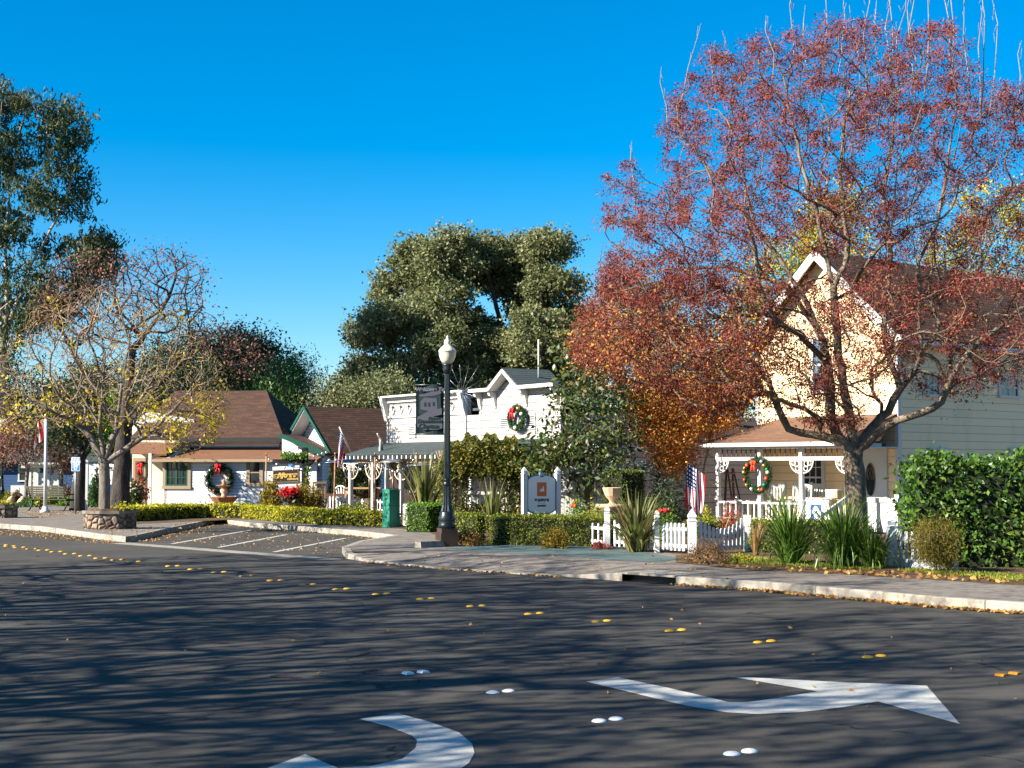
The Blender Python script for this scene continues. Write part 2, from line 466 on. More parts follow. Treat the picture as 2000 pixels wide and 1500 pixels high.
M['flag_bw'] = (lambda t: t.fin(t.mix(t.math('LESS_THAN', t.math('MODULO', t.math('FLOOR', t.math('MULTIPLY', t.uv()[1], 9)), 2), .5), (.02, .02, .02), (.6, .6, .6)), .8, .1))(NT('black_white_flag_cloth'))

# foliage
M['L_oak'] = leafmat('oak_leaves', [(.06, .078, .027), (.125, .145, .055), (.19, .20, .085), (.28, .27, .135)], .32, .5, .3, .35)
M['L_euc'] = leafmat('eucalyptus_leaves', [(.02, .040, .016), (.045, .070, .028), (.085, .115, .045), (.14, .14, .06)], .3, .55, .2, .4)
M['L_dark'] = leafmat('dark_evergreen_leaves', [(.012, .025, .008), (.028, .048, .014), (.05, .075, .022)], .2, .5, .3, .5)
M['L_pepper'] = leafmat('pepper_tree_leaves', [(.03, .08, .018), (.06, .13, .03), (.10, .18, .045)], .25, .5, .3, .5)
M['L_red'] = leafmat('red_berry_sprays', [(.09, .021, .018), (.17, .041, .033), (.25, .064, .048), (.30, .12, .07)], .2, .7, .1, .9)
M['L_brown'] = leafmat('dry_leaves', [(.10, .05, .02), (.20, .11, .045), (.30, .18, .07)], .25, .7, .1, .9)
M['L_pink'] = leafmat('pinkish_dry_leaves', [(.15, .06, .045), (.25, .12, .085), (.34, .19, .13)], .25, .7, .1, .9)
M['L_orange'] = leafmat('orange_leaves', [(.32, .09, .022), (.48, .17, .035), (.60, .27, .05), (.64, .38, .06)], .3, .6, .2, .7)
M['L_yellow'] = leafmat('yellow_leaves', [(.25, .22, .02), (.50, .38, .025), (.60, .46, .04)], .35, .6, .2, .7)
M['L_magnolia'] = leafmat('magnolia_leaves', [(.014, .032, .009), (.035, .062, .015), (.08, .105, .022), (.17, .12, .035)], .18, .38, .4, .8)
M['L_hedge'] = leafmat('box_hedge_leaves', [(.08, .11, .012), (.16, .19, .017), (.27, .28, .022)], .25, .5, .3, 1.2)
M['L_hedge_y'] = leafmat('yellow_green_hedge_leaves', [(.16, .19, .012), (.34, .33, .016), (.52, .46, .022)], .3, .5, .3, .8)
M['L_hedge_g'] = leafmat('bright_green_leaves', [(.05, .13, .012), (.10, .21, .015), (.17, .29, .02)], .3, .5, .3, 1.2)
M['L_hedge_d'] = leafmat('dark_hedge_leaves', [(.03, .05, .010), (.07, .10, .015), (.12, .14, .02)], .2, .5, .3, 1.2)
M['L_laurel'] = leafmat('laurel_leaves', [(.018, .05, .010), (.04, .10, .014), (.08, .15, .02), (.16, .21, .03)], .25, .42, .35, 1.0)
M['L_vine'] = leafmat('vine_leaves', [(.035, .055, .010), (.085, .105, .016), (.17, .16, .022), (.27, .19, .03)], .25, .5, .3, .9)
M['L_rust'] = leafmat('rusty_shrub_leaves', [(.14, .07, .03), (.26, .14, .04), (.34, .22, .05)], .3, .6, .2, 1.5)
M['L_gold'] = leafmat('golden_shrub_leaves', [(.10, .09, .015), (.25, .18, .02), (.42, .27, .035)], .3, .6, .2, 1.5)
M['L_spruce'] = leafmat('blue_spruce_needles', [(.03, .06, .055), (.06, .10, .095), (.12, .17, .16)], .1, .6, .2, .8)
M['L_wisp'] = leafmat('olive_wisp_leaves', [(.06, .06, .01), (.13, .11, .015), (.20, .15, .02)], .3, .6, .2, 1.5)
M['L_redleaf'] = leafmat('red_leaves', [(.20, .02, .02), (.36, .05, .04), (.42, .12, .08)], .3, .6, .2, 1.5)
M['L_poin'] = leafmat('poinsettia_bracts', [(.35, .005, .01), (.60, .012, .02)], .25, .5, .2, 1.5)
M['L_blade'] = leafmat('flax_blades', [(.06, .085, .02), (.14, .15, .04), (.28, .24, .10)], .25, .45, .35, 2.0, .2)
M['L_strap'] = leafmat('strap_blades', [(.03, .075, .010), (.07, .14, .018), (.14, .21, .035)], .25, .4, .35, 2.0, .2)
M['L_dry'] = leafmat('dry_blades', [(.20, .11, .04), (.36, .22, .09)], .25, .5, .2, 2.0, .2)
M['L_litter'] = leafmat('fallen_leaf', [(.16, .07, .03), (.32, .17, .06), (.46, .32, .08)], .2, .7, .1, 2.0, .2)
M['L_wreath'] = leafmat('fir_needles', [(.008, .035, .014), (.018, .07, .025), (.035, .11, .04)], .15, .5, .3, 3.0)
M['core'] = paint('inner_twigs', (.012, .016, .006), .9, .4)  # near-black: puts the shade inside the foliage into the colour
M['bark_red'] = barkmat('grey_brown_bark', (.055, .042, .030), (.26, .21, .155))
M['bark_twig'] = barkmat('pale_twig_bark', (.20, .135, .075), (.42, .30, .17))
M['bark_dark'] = barkmat('dark_bark', (.012, .010, .009), (.085, .07, .06))
M['bark_grey'] = barkmat('grey_bark', (.08, .068, .058), (.24, .205, .17))
M['bark_pale'] = barkmat('pale_bark', (.20, .16, .12), (.48, .41, .33))
M['bark_shoot'] = barkmat('whitish_shoot_bark', (.20, .165, .14), (.36, .31, .27))
# ------------------------------------------------------------------ plants
def inpoly(px, py, poly):
    x = np.asarray(px); y = np.asarray(py); c = np.zeros(x.shape, bool)
    n = len(poly)
    for i in range(n):
        x0, y0 = poly[i]; x1, y1 = poly[(i + 1) % n]
        if y0 == y1: continue
        c ^= ((y0 > y) != (y1 > y)) & (x < (x1 - x0) * (y - y0) / (y1 - y0) + x0)
    return c

def polydist(px, py, poly):
    d = np.full(np.shape(px), 1e9)
    n = len(poly)
    for i in range(n):
        a = np.array(poly[i], float); b = np.array(poly[(i + 1) % n], float)
        ab = b - a; t = np.clip(((px - a[0]) * ab[0] + (py - a[1]) * ab[1]) / (ab @ ab + 1e-9), 0, 1)
        d = np.minimum(d, np.hypot(px - a[0] - t * ab[0], py - a[1] - t * ab[1]))
    return d

def crown_points(poly, Y, n, depth, shell=0.0):
    """points filling a crown whose outline (seen from the street) is poly and whose half-depth is depth (m)"""
    xs = [p[0] for p in poly]; ys = [p[1] for p in poly]
    out = []
    R = min(max(xs) - min(xs), max(ys) - min(ys)) / 2
    while sum(len(o) for o in out) < n:
        px = rng.uniform(min(xs), max(xs), 4 * n); py = rng.uniform(min(ys), max(ys), 4 * n)
        k = inpoly(px, py, poly); px = px[k]; py = py[k]
        e = np.clip(polydist(px, py, poly) / R, 0, 1)
        half = depth * np.sqrt(1 - (1 - e) ** 2)
        w = rng.uniform(-1, 1, len(px))
        if shell: w = np.sign(w) * np.abs(w) ** (1 - shell)
        yy = Y + half * w
        out.append(np.stack([px, py, yy], 1))
    q = np.concatenate(out)[:n]
    # real position: keep the outline at depth Y, so X and Z come from the plane at Y
    u = (750 - q[:, 1]) / FPX
    s = Y / (CT - u * ST)
    return np.stack([(q[:, 0] - 1000) / FPX * s, q[:, 2], H + (ST + u * CT) * s], 1)

def thin(pts, dmin):
    keep = []
    for p in pts:
        if not keep or np.min(np.linalg.norm(np.array(keep) - p, axis=1)) > dmin: keep.append(p)
    return np.array(keep)

def grow(paths, targets, step=.5, alpha=.35, curve=.35, r0=.006, pw=2.3, rtrunk=None, lock=1, jit=.06, lift=0.0):
    """paths: lists of 3-D points (first one the trunk). Links every target to the nearest branch. Returns pos, parent, radius, children tip ids."""
    cap = 400000
    pos = np.zeros((60000, 3)); par = np.full(60000, -1, int); pl = np.zeros(60000); ok = np.zeros(60000, bool)
    n = 0; handr = {}
    for pi, path in enumerate(paths):
        pts = [np.array(p, float) for p in path]
        if pi == 0:
            pos[0] = pts[0]; n = 1; last = 0
        else:
            last = int(np.argmin(np.linalg.norm(pos[:n] - pts[0], axis=1)))
        for a, b in zip(pts[:-1], pts[1:]):
            k = max(1, int(math.ceil(np.linalg.norm(b - a) / step)))
            for i in range(1, k + 1):
                q = a + (b - a) * i / k + (rng.normal(0, jit * .35, 3) if i < k else 0)
                pos[n] = q; par[n] = last; pl[n] = pl[last] + np.linalg.norm(q - pos[last]); ok[n] = pi >= lock or len(paths) == 1 or (b is pts[-1] and i == k)
                last = n; n += 1
    if len(paths) == 1: ok[:max(1, n // 2)] = False
    hand = n
    root = pos[int(np.argmax(ok[:n]))]
    T = np.asarray(targets); T = T[np.argsort(np.linalg.norm(T - root, axis=1) + rng.normal(0, .6, len(T)))]
    tips = []
    for t in T:
        d = np.linalg.norm(pos[:n] - t, axis=1)
        cost = d + alpha * pl[:n]; cost[~ok[:n]] = 1e9
        i = int(np.argmin(cost)); dd = d[i]
        if n > 59000: break
        pd = pos[i] - pos[par[i]] if par[i] >= 0 else np.array([0, 0, 1.])
        pd = pd / (np.linalg.norm(pd) + 1e-9)
        c = pos[i] + pd * dd * curve + np.array([0, 0, lift * dd])
        k = max(2, int(math.ceil(dd / step))); last = i
        for j in range(1, k + 1):
            s = j / k
            q = (1 - s) ** 2 * pos[i] + 2 * s * (1 - s) * c + s * s * t
            if j < k: q = q + rng.normal(0, jit * min(1, dd), 3) * .5
            pos[n] = q; par[n] = last; pl[n] = pl[last] + np.linalg.norm(q - pos[last]); ok[n] = True
            last = n; n += 1
        tips.append(last)
    pos = pos[:n]; par = par[:n]
    acc = np.zeros(n); nch = np.zeros(n, int)
    for i in range(n): 
        if par[i] >= 0: nch[par[i]] += 1
    rad = np.zeros(n)
    for i in range(n - 1, -1, -1):
        v = acc[i] if nch[i] else r0 ** pw
        rad[i] = v ** (1 / pw)
        if par[i] >= 0: acc[par[i]] += v
    if rtrunk:
        k = rtrunk / rad[0]
        if k > 1.6:
            nt0 = 1 + sum(max(1, int(math.ceil(np.linalg.norm(np.array(b, float) - np.array(a, float)) / step))) for a, b in zip(paths[0][:-1], paths[0][1:]))
            w = np.zeros(n); w[:nt0] = 1 - .55 * (np.arange(nt0) / nt0) ** 2
            for i in range(nt0, n): w[i] = max(0, w[par[i]] * .80 - .02)
        else: w = np.clip((rad - r0 * 3) / (rad[0] - r0 * 3 + 1e-9), 0, 1) ** .6
        rad = rad * (1 + (k - 1) * w)
    return pos, par, rad, tips

def tubes(name, pos, par, rad, mats, parent, world=True, split=None, flare=1.0):
    """tube mesh along every chain; returns object"""
    n = len(pos)
    ch = [[] for _ in range(n)]
    for i in range(n):
        if par[i] >= 0: ch[par[i]].append(i)
    V = []; F = []; MI = []; base = 0
    stack = [(0, None)]
    while stack:
        s, pr = stack.pop()
        chain = [s] if pr is None else [pr, s]
        cur = s
        while ch[cur]:
            c = sorted(ch[cur], key=lambda q: -rad[q])
            for q in c[1:]: stack.append((q, cur))
            cur = c[0]; chain.append(cur)
        if len(chain) < 2: continue
        p = pos[chain]; r = rad[chain].copy()
        if pr is not None: r[0] = min(r[0], r[1] * 1.25)
        else:
            hgt = p[:, 2] - p[0, 2]
            r = r * (1 + (flare - 1) * np.exp(-hgt / .35))
        sides = 12 if r.max() > .12 else 7 if r.max() > .05 else 4 if r.max() > .02 else 3
        d = np.gradient(p, axis=0); d /= np.linalg.norm(d, axis=1)[:, None] + 1e-9
        ref = np.array([1., 0, 0]) if abs(d[0, 0]) < .8 else np.array([0, 1., 0])
        A = np.zeros_like(p)
        for i in range(len(p)):
            a = ref - d[i] * (ref @ d[i]); a /= np.linalg.norm(a) + 1e-9; A[i] = a; ref = a
        B = np.cross(d, A)
        t = np.arange(sides) * 2 * PI / sides
        ring = p[:, None, :] + (A[:, None, :] * np.cos(t)[None, :, None] + B[:, None, :] * np.sin(t)[None, :, None]) * r[:, None, None]
        V.append(ring.reshape(-1, 3))
        m = len(p)
        i0 = (np.arange(m - 1)[:, None] * sides + np.arange(sides)[None, :])
        i1 = (np.arange(m - 1)[:, None] * sides + (np.arange(sides)[None, :] + 1) % sides)
        f = np.stack([i0, i1, i1 + sides, i0 + sides], -1).reshape(-1, 4) + base
        F.append(f); MI.append(np.full(len(f), 1 if (split and r.max() < split) else 0)); base += m * sides
    o = mesh_arrays(name, np.concatenate(V), np.concatenate(F), mats, parent, world)
    if split: o.data.polygons.foreach_set('material_index', np.concatenate(MI).astype(np.int32))
    return o

def leaf_quads(cent, size, aspect=.5, up=0.0, jitter=.35, droop=0.0):
    """rhombic leaves at given centres, random orientation"""
    n = len(cent)
    a = rng.normal(size=(n, 3)); a[:, 2] = a[:, 2] * (1 - up) - droop
    a /= np.linalg.norm(a, axis=1)[:, None] + 1e-9
    b = rng.normal(size=(n, 3)); b -= a * (a * b).sum(1)[:, None]; b /= np.linalg.norm(b, axis=1)[:, None] + 1e-9
    s = (size * rng.uniform(1 - jitter, 1 + jitter, n))[:, None]
    c = np.asarray(cent)
    return np.stack([c - a * s / 2, c + b * s * aspect / 2, c + a * s / 2, c - b * s * aspect / 2], 1)

def clusters(cent, n, sig, flat=1.0, drop=0.0):
    cent = np.asarray(cent)
    k = np.repeat(cent, n, 0)
    o = rng.normal(size=(len(k), 3)) * sig
    o[:, 2] = o[:, 2] * flat - drop * np.abs(rng.normal(size=len(k))) * sig
    return k + o

def surface_box(x0, x1, y0, y1, z0, z1, dens, rough=.03):
    """random points on the faces of a clipped hedge (no bottom)"""
    out = []
    def face(n, f):
        a = rng.uniform(size=(n, 2)); out.append(f(a))
    A = (x1 - x0) * (y1 - y0)
    face(int(A * dens), lambda a: np.stack([x0 + (x1 - x0) * a[:, 0], y0 + (y1 - y0) * a[:, 1], np.full(len(a), z1)], 1))
    for yy in (y0, y1): face(int((x1 - x0) * (z1 - z0) * dens), lambda a: np.stack([x0 + (x1 - x0) * a[:, 0], np.full(len(a), yy), z0 + (z1 - z0) * a[:, 1]], 1))
    for xx in (x0, x1): face(int((y1 - y0) * (z1 - z0) * dens), lambda a: np.stack([np.full(len(a), xx), y0 + (y1 - y0) * a[:, 0], z0 + (z1 - z0) * a[:, 1]], 1))
    p = np.concatenate(out)
    wav = .5 * np.sin(p[:, 0] * 5.1 + p[:, 1] * 3.3) + .5 * np.sin(p[:, 0] * 11.7 - p[:, 2] * 7)
    return p + rng.normal(0, rough, p.shape) + (wav * rough)[:, None] * .6

def hedge(label, A, B, thick, z0, z1, mat, leaf=.05, dens=700, group=None, name='hedge', cat='hedge', rough=.03):
    """clipped hedge from ground point A to B"""
    A = Vector((A[0], A[1])); B = Vector((B[0], B[1])); d = B - A; L = d.length; th = math.atan2(d.y, d.x)
    t = thing(name, label, cat, (A.x, A.y, z0), th, group)
    p = surface_box(0, L, 0, thick, 0.02, z1 - z0, dens, rough)
    quads_mesh('foliage', leaf_quads(p, leaf, .6), mat, t, world=False)
    k = .05
    MB().box(k, L - k, k, thick - k, 0, z1 - z0 - k).build('branches', M['core'], t)  # solid dark block, painted shade behind the outer leaves
    return t

def hedge_path(label, pts, thick, z0, z1, mat, leaf, dens, group=None, name='hedge', rough=.03):
    pts = [Vector((p[0], p[1])) for p in pts]
    t = thing(name, label, 'hedge', (pts[0].x, pts[0].y, z0), 0, group)
    Q = []; mb = MB()
    for a, b in zip(pts[:-1], pts[1:]):
        d = b - a; L = d.length; th = math.atan2(d.y, d.x)
        p = surface_box(-.05, L + .1, 0, thick, .02, z1 - z0, dens, rough)
        c, s = math.cos(th), math.sin(th)
        w = np.stack([a.x + p[:, 0] * c - p[:, 1] * s, a.y + p[:, 0] * s + p[:, 1] * c, p[:, 2] + z0], 1)
        Q.append(leaf_quads(w, leaf, .6))
        mb.xf = Matrix.Translation((a.x, a.y, z0)) @ Matrix.Rotation(th, 4, 'Z'); mb.box(.0, L, .06, thick - .06, 0, z1 - z0 - .06)
    quads_mesh('foliage', np.concatenate(Q), mat, t)
    mb.xf = None; mb.build('branches', M['core'], t, True)  # solid dark blocks stand for the shaded inside of the hedge
    return t

def shrub(name, label, loc, r, h, mat, n=900, leaf=.05, aspect=.55, group=None, cat='shrub', stems=14, shellp=.45, bark=None, flower=None, droop=0.0, lumps=7):
    """rounded bush: stems from the base, leaf clumps through the volume"""
    t = thing(name, label, cat, loc, 0, group)
    L = np.array(loc)
    tg = []
    for i in range(stems * 3):
        v = rng.normal(size=3); v /= np.linalg.norm(v); v[2] = abs(v[2]) * .9 + .1
        q = rng.uniform(.55, 1)
        tg.append(L + np.array([v[0] * r * q, v[1] * r * q, v[2] * h * q]))
    tg = np.array(tg)
    pos, par, rad, tips = grow([[L, L + np.array([0, 0, h * .15])]], tg, step=max(.06, h / 8), alpha=.3, r0=.004, pw=2.4, jit=.05)
    tubes('stems', pos, par, rad, bark or M['bark_dark'], t)
    c = np.repeat(tg, max(1, n // len(tg)), 0) + rng.normal(size=(len(tg) * max(1, n // len(tg)), 3)) * np.array([r, r, h]) * .16
    c[:, 2] = np.maximum(c[:, 2], L[2] + .02)
    quads_mesh('foliage', leaf_quads(c, leaf, aspect, droop=droop), mat, t)
    if flower:
        fm, fn, fs = flower
        top = tg[np.argsort(-tg[:, 2])[:fn]] + rng.normal(0, .03, (min(fn, len(tg)), 3))
        for q in top:
            mb = MB(); mb.ball((0, 0, 0), fs, 7, 5)
            for k in range(6): mb.ball((math.cos(k) * fs * .6, math.sin(k) * fs * .6, .2 * fs), fs * .55, 6, 4)
            mb.v = [(x + q[0], y + q[1], z + q[2]) for x, y, z in mb.v]; mb.build('flower', fm, t, True)
    return t

def blades(name, label, loc, n, length, width, mat, spread=.9, cat='plant', group=None, stiff=.6, mats2=None, frac2=0.0):
    """clump of sword leaves"""
    t = thing(name, label, cat, loc, 0, group)
    V = []; F = []; mi = []; b = 0; S = 6
    for i in range(n):
        az = rng.uniform(0, 2 * PI); r0 = rng.uniform(0, .18) * spread * length * .5
        L = length * rng.uniform(.55, 1.05); lean = abs(rng.normal(0, .35)) * spread + .05
        w = width * rng.uniform(.7, 1.2)
        d = np.array([math.cos(az), math.sin(az), 0]); sd = np.array([-d[1], d[0], 0])
        p = np.array([d[0] * r0, d[1] * r0, 0.]); ang = lean * .35
        pts = []
        for k in range(S + 1):
            pts.append(p.copy()); ang = ang + lean * (1 - stiff) * (k / S) * 1.2 + lean * .1
            p = p + (d * math.sin(ang) + np.array([0, 0, math.cos(ang)])) * L / S
        tw = rng.uniform(-.6, .6)
        for k, q in enumerate(pts):
            ww = w * (1 - (k / S) ** 2.2) * .5 + .002
            s2 = sd * math.cos(tw) + np.cross(sd, np.array([0, 0, 1.])) * math.sin(tw)
            V += [q - s2 * ww, q + s2 * ww]
        for k in range(S): F.append([b + 2 * k, b + 2 * k + 1, b + 2 * k + 3, b + 2 * k + 2]); mi.append(1 if (i < n * frac2) else 0)
        b += 2 * (S + 1)
    V = np.array(V); V[:, 2] = np.maximum(V[:, 2], .01)
    o = mesh_arrays('blades', V, F, [mat] + ([mats2] if mats2 else []), t, world=False, smooth=False)
    if mats2: o.data.polygons.foreach_set('material_index', np.array(mi, np.int32))
    return t

def tree(name, label, Y, trunk, poly, n, depth, leafmat_, bark, leafn, leafsz, sig, rtrunk, limbs=(), alpha=.35, curve=.3, step=.6, r0=.008, pw=2.35,
         dmin=0, aspect=.5, flat=.8, drop=0, droop=0, group=None, cat='tree', targets=None, frac=1.0, shell=.3, lift=0, flare=1.35, split=None, bark2=None, extra=None, jit=.06):
    """trunk / limbs: lists of (px, py) or (px, py, dY); poly: crown outline"""
    def P3(q): return np.array(P(q[0], q[1], Y + (q[2] if len(q) > 2 else 0)))
    tr = [P3(q) for q in trunk]; tr[0][2] = .14
    tr[0][0] = tr[1][0] + (tr[0][0] - tr[1][0])
    t = thing(name, label, cat, tuple(tr[0]), 0, group)
    polys = poly if isinstance(poly[0][0], (list, tuple)) else [poly]
    T = targets if targets is not None else np.concatenate([crown_points(pp, Y, max(8, int(n * (w if isinstance(w, float) else 1))), depth, shell) for pp, w in ((q, 1.0 / len(polys)) if not (isinstance(q, tuple) and isinstance(q[1], float)) else q for q in polys)])
    if dmin: T = thin(T, dmin)
    pos, par, rad, tips = grow([tr] + [[P3(q) for q in l] for l in limbs], T, step, alpha, curve, r0, pw, rtrunk, jit=jit, lift=lift)
    tubes('trunk', pos, par, rad, [bark, bark2 or bark], t, split=split, flare=flare)
    if leafn:
        TT = pos[np.array(tips)]
        if frac < 1: TT = TT[rng.uniform(size=len(TT)) < frac]
        c = clusters(TT, leafn, sig, flat, drop)
        quads_mesh('crown', leaf_quads(c, leafsz, aspect, droop=droop), leafmat_, t)
    return t, pos, par, rad, tips
# ------------------------------------------------------------------ ground, road, pavement
def structure(mb, name, mats):
    o = mb.build(name, mats); o['kind'] = 'structure'; return o

ZP = .15                                            # pavement level
structure(MB().poly([(-600, -200, -.03), (600, -200, -.03), (600, 900, -.03), (-600, 900, -.03)]), 'ground', M['grass'])

right_px = [(3000, 1316), (2000, 1199), (1850, 1188), (1670, 1171), (1500, 1155), (1320, 1143), (1215, 1135), (1125, 1128), (1000, 1121), (845, 1110), (715, 1097), (676, 1091)]
bay_px = [(668, 1080), (700, 1068), (768, 1056), (700, 1047), (640, 1042), (595, 1038), (490, 1030), (421, 1021), (340, 1039), (268, 1056)]
left_px = [(245, 1059), (203, 1055), (140, 1046), (80, 1038), (0, 1032), (-300, 1018)]
kz = {7: .05, 8: .02, 9: .02, 10: .05, 11: .12}
allpx = right_px + bay_px + left_px
bnd = [G(*p) for p in allpx]
top = [kz.get(i, ZP) for i in range(len(allpx))]

road = MB().poly([(-90, -40, 0), (60, -40, 0), (60, 20, 0)] + [(25, 30, 0), (8, 52, 0), (-60, 70, 0), (-120, 60, 0)])
structure(road, 'road', M['asphalt'])

def off(pts, d):
    out = []
    for i, p in enumerate(pts):
        a = pts[max(i - 1, 0)]; b = pts[min(i + 1, len(pts) - 1)]
        d1 = (p - a); d2 = (b - p)
        if d1.length < 1e-6: d1 = d2
        if d2.length < 1e-6: d2 = d1
        d1 = d1.normalized(); d2 = d2.normalized()
        n1 = Vector((d1.y, -d1.x, 0)); n2 = Vector((d2.y, -d2.x, 0))
        m = (n1 + n2); m = m.normalized() if m.length > 1e-6 else n1
        out.append(p + m * d / max(.45, m.dot(n1)))
    return out
inner = off(bnd, .16)
kerb = MB()
for i in range(len(bnd) - 1):
    if i == 5: continue                             # the drain opening
    a, b, c, d = bnd[i], bnd[i + 1], inner[i + 1], inner[i]
    za, zb = top[i], top[i + 1]
    kerb.poly([(a.x, a.y, -.02), (b.x, b.y, -.02), (b.x, b.y, zb - .02), (a.x, a.y, za - .02)])
    e = .12
    a2, b2 = a.lerp(d, e), b.lerp(c, e)
    kerb.poly([(a.x, a.y, za - .02), (b.x, b.y, zb - .02), (b2.x, b2.y, zb), (a2.x, a2.y, za)])
    kerb.poly([(a2.x, a2.y, za), (b2.x, b2.y, zb), (c.x, c.y, zb), (d.x, d.y, za)])
structure(kerb, 'kerb', M['kerb'])

nr = len(right_px)
back = [p.copy() for p in inner]
for i in range(1, nr - 1):
    back[i] = inner[i] + Vector((.75, .66, 0)) * 1.5
pv = MB()
for i in range(nr - 1):
    a, b, c, d = inner[i], inner[i + 1], back[i + 1], back[i]
    pts = [(a.x, a.y, top[i]), (b.x, b.y, top[i + 1]), (c.x, c.y, ZP if i + 1 < nr - 1 else top[i + 1]), (d.x, d.y, ZP)]
    if i == 0: pts.pop(3)
    pv.poly(pts) if (Vector(pts[1]) - Vector(pts[2])).length > 1e-4 else pv.poly(pts[:2] + pts[3:])
big = [(p.x, p.y, ZP) for p in back] + [(-40, 140, ZP), (90, 140, ZP), (90, 14, ZP)]
pv.poly(big)
structure(pv, 'pavement', M['concrete'])

# gutter apron in front of the parking bay
ap = MB()
a0, a1 = G(250, 1060), G(672, 1092)
for k in range(1):
    d = (a1 - a0); n = Vector((d.y, -d.x, 0)).normalized() * .55
    ap.poly([(a0.x, a0.y, .004), (a1.x, a1.y, .004), (a1.x + n.x, a1.y + n.y, .004), (a0.x + n.x, a0.y + n.y, .004)])
structure(ap, 'gutter_apron', M['kerb'])
# storm drain in the kerb
i0, i1 = bnd[5], bnd[6]; j0, j1 = inner[5], inner[6]
dr = thing('storm_drain', 'concrete storm drain inlet with a dark slot in the kerb', 'drain', tuple((i0 + i1) / 2))
m = MB(); nn = (j0 - i0)
m.slab([(i0.x - nn.x * .1, i0.y - nn.y * .1, ZP + .012), (i1.x - nn.x * .1, i1.y - nn.y * .1, ZP + .012), (i1.x + nn.x * 5, i1.y + nn.y * 5, ZP + .012), (i0.x + nn.x * 5, i0.y + nn.y * 5, ZP + .012)], .035)
m.build('slab', M['kerb'], dr, True)
m = MB()
q0, q1 = i0 + nn * 1.2, i1 + nn * 1.2
m.poly([(q0.x, q0.y, -.02), (q1.x, q1.y, -.02), (q1.x, q1.y, ZP - .025), (q0.x, q0.y, ZP - .025)])
m.poly([(i0.x, i0.y, .003), (i1.x, i1.y, .003), (q1.x, q1.y, .003), (q0.x, q0.y, .003)])
m.build('throat', M['black'], dr, True)

# planted ground
def patch(name, px, z, mat):
    mb = MB(); mb.poly([tuple(G(x, y, z)) for x, y in px]); return structure(mb, name, mat)
patch('verge_soil', [(1320, 1098), (1400, 1107), (1470, 1113), (1700, 1124), (2000, 1143), (2300, 1160), (2300, 1090), (1760, 1085), (1320, 1084)], ZP + .006, M['soil'])
patch('path_surface', [(905, 1064), (870, 1071), (930, 1078), (1080, 1084), (1200, 1094), (1290, 1098), (1330, 1090), (1210, 1071), (1100, 1065)], ZP + .004, M['green_pad'])
patch('yard_soil', [(880, 1063), (1100, 1063.5), (1210, 1070), (1330, 1083), (1760, 1084), (2300, 1088), (1900, 975), (860, 975), (840, 1040)], ZP + .003, M['soil'])
patch('garden_soil', [(255, 1024), (470, 1014), (600, 1022), (752, 1031), (845, 1036), (860, 975), (300, 975), (255, 985)], ZP + .003, M['soil'])
patch('planting_strip_soil', [(-40, 984), (80, 985), (140, 990), (260, 992), (260, 968), (-80, 968)], ZP + .003, M['grass'])

# ------------------------------------------------------------------ road markings
def marking(name, px, label):
    mb = MB(); mb.poly([tuple(G(x, y, .004)) for x, y in px]); o = mb.build(name, M['paintline']); return tag(o, label, 'road marking')
marking('turn_arrow', [(1145, 1331), (1207, 1323), (1300, 1342), (1385, 1362), (1422, 1371), (1460, 1371), (1520, 1363), (1597, 1350), (1425, 1321), (1620, 1331), (1810, 1339), (1875, 1414), (1790, 1391), (1715, 1370), (1640, 1382), (1560, 1391), (1480, 1394.5), (1420, 1391), (1340, 1378), (1240, 1354)],
        'white painted turn arrow pointing towards the right hand kerb, complete in view')
marking('turn_arrow', [(702, 1404), (778, 1393), (840, 1410), (896, 1430), (922, 1452), (927, 1470), (916, 1490), (880, 1515), (790, 1548), (760, 1600), (440, 1530), (596, 1473), (660, 1500), (724, 1496), (786, 1482), (812, 1460), (815, 1446), (804, 1436), (756, 1418)],
        'white painted hooked arrow curving back left, cut by the bottom edge')
for k, (a, b) in enumerate([((336, 1062), (490, 1035)), ((427, 1069), (560, 1044)), ((535, 1078), (675, 1051))]):
    a, b = G(*a, .005), G(*b, .005); d = (b - a).normalized(); n = Vector((d.y, -d.x, 0)) * .06
    mb = MB(); mb.poly([tuple(a - n), tuple(b - n), tuple(b + n), tuple(a + n)])
    tag(mb.build('bay_line', M['paintline']), ['parking bay line nearest the stone planter kerb', 'middle white parking bay line', 'parking bay line nearest the lamp post'][k], 'road marking', 'white parking bay lines')

# raised road markers
def dot_mesh(kind):
    mb = MB()
    if kind == 'dot': mb.lathe([(.062, 0), (.060, .006), (.05, .014), (.03, .020), (.001, .022)], 14)
    else:
        mb.prism([(-.05, 0), (.05, 0), (.03, .02), (-.03, .02)], 'x', -.05, .05)
    return mb
pairs = [(1970, 1318, 'r'), (1708, 1283, 'd'), (1494, 1254, 'd'), (1320, 1232, 'd'), (1175, 1214, 'd'), (1044, 1199, 'd'), (930, 1184, 'd'), (832, 1170, 'd'), (745, 1160.5, 'd'), (667, 1151, 'd'), (601, 1142, 'd'), (538, 1134, 'd'),
         (483, 1125.5, 'r'), (428, 1118, 'd'), (382, 1112, 'd'), (338, 1106, 'd'), (299, 1101.5, 'd'), (262, 1097.6, 'd'), (230, 1094, 'r'), (197, 1090.6, 'd'), (167, 1086, 'd'), (137.5, 1082, 'd'), (110.6, 1078, 'd'), (85, 1075, 'd'), (63, 1072.5, 'r'), (38.5, 1069.5, 'd'), (20, 1067, 'd'), (4, 1065, 'd')]
proto = {}
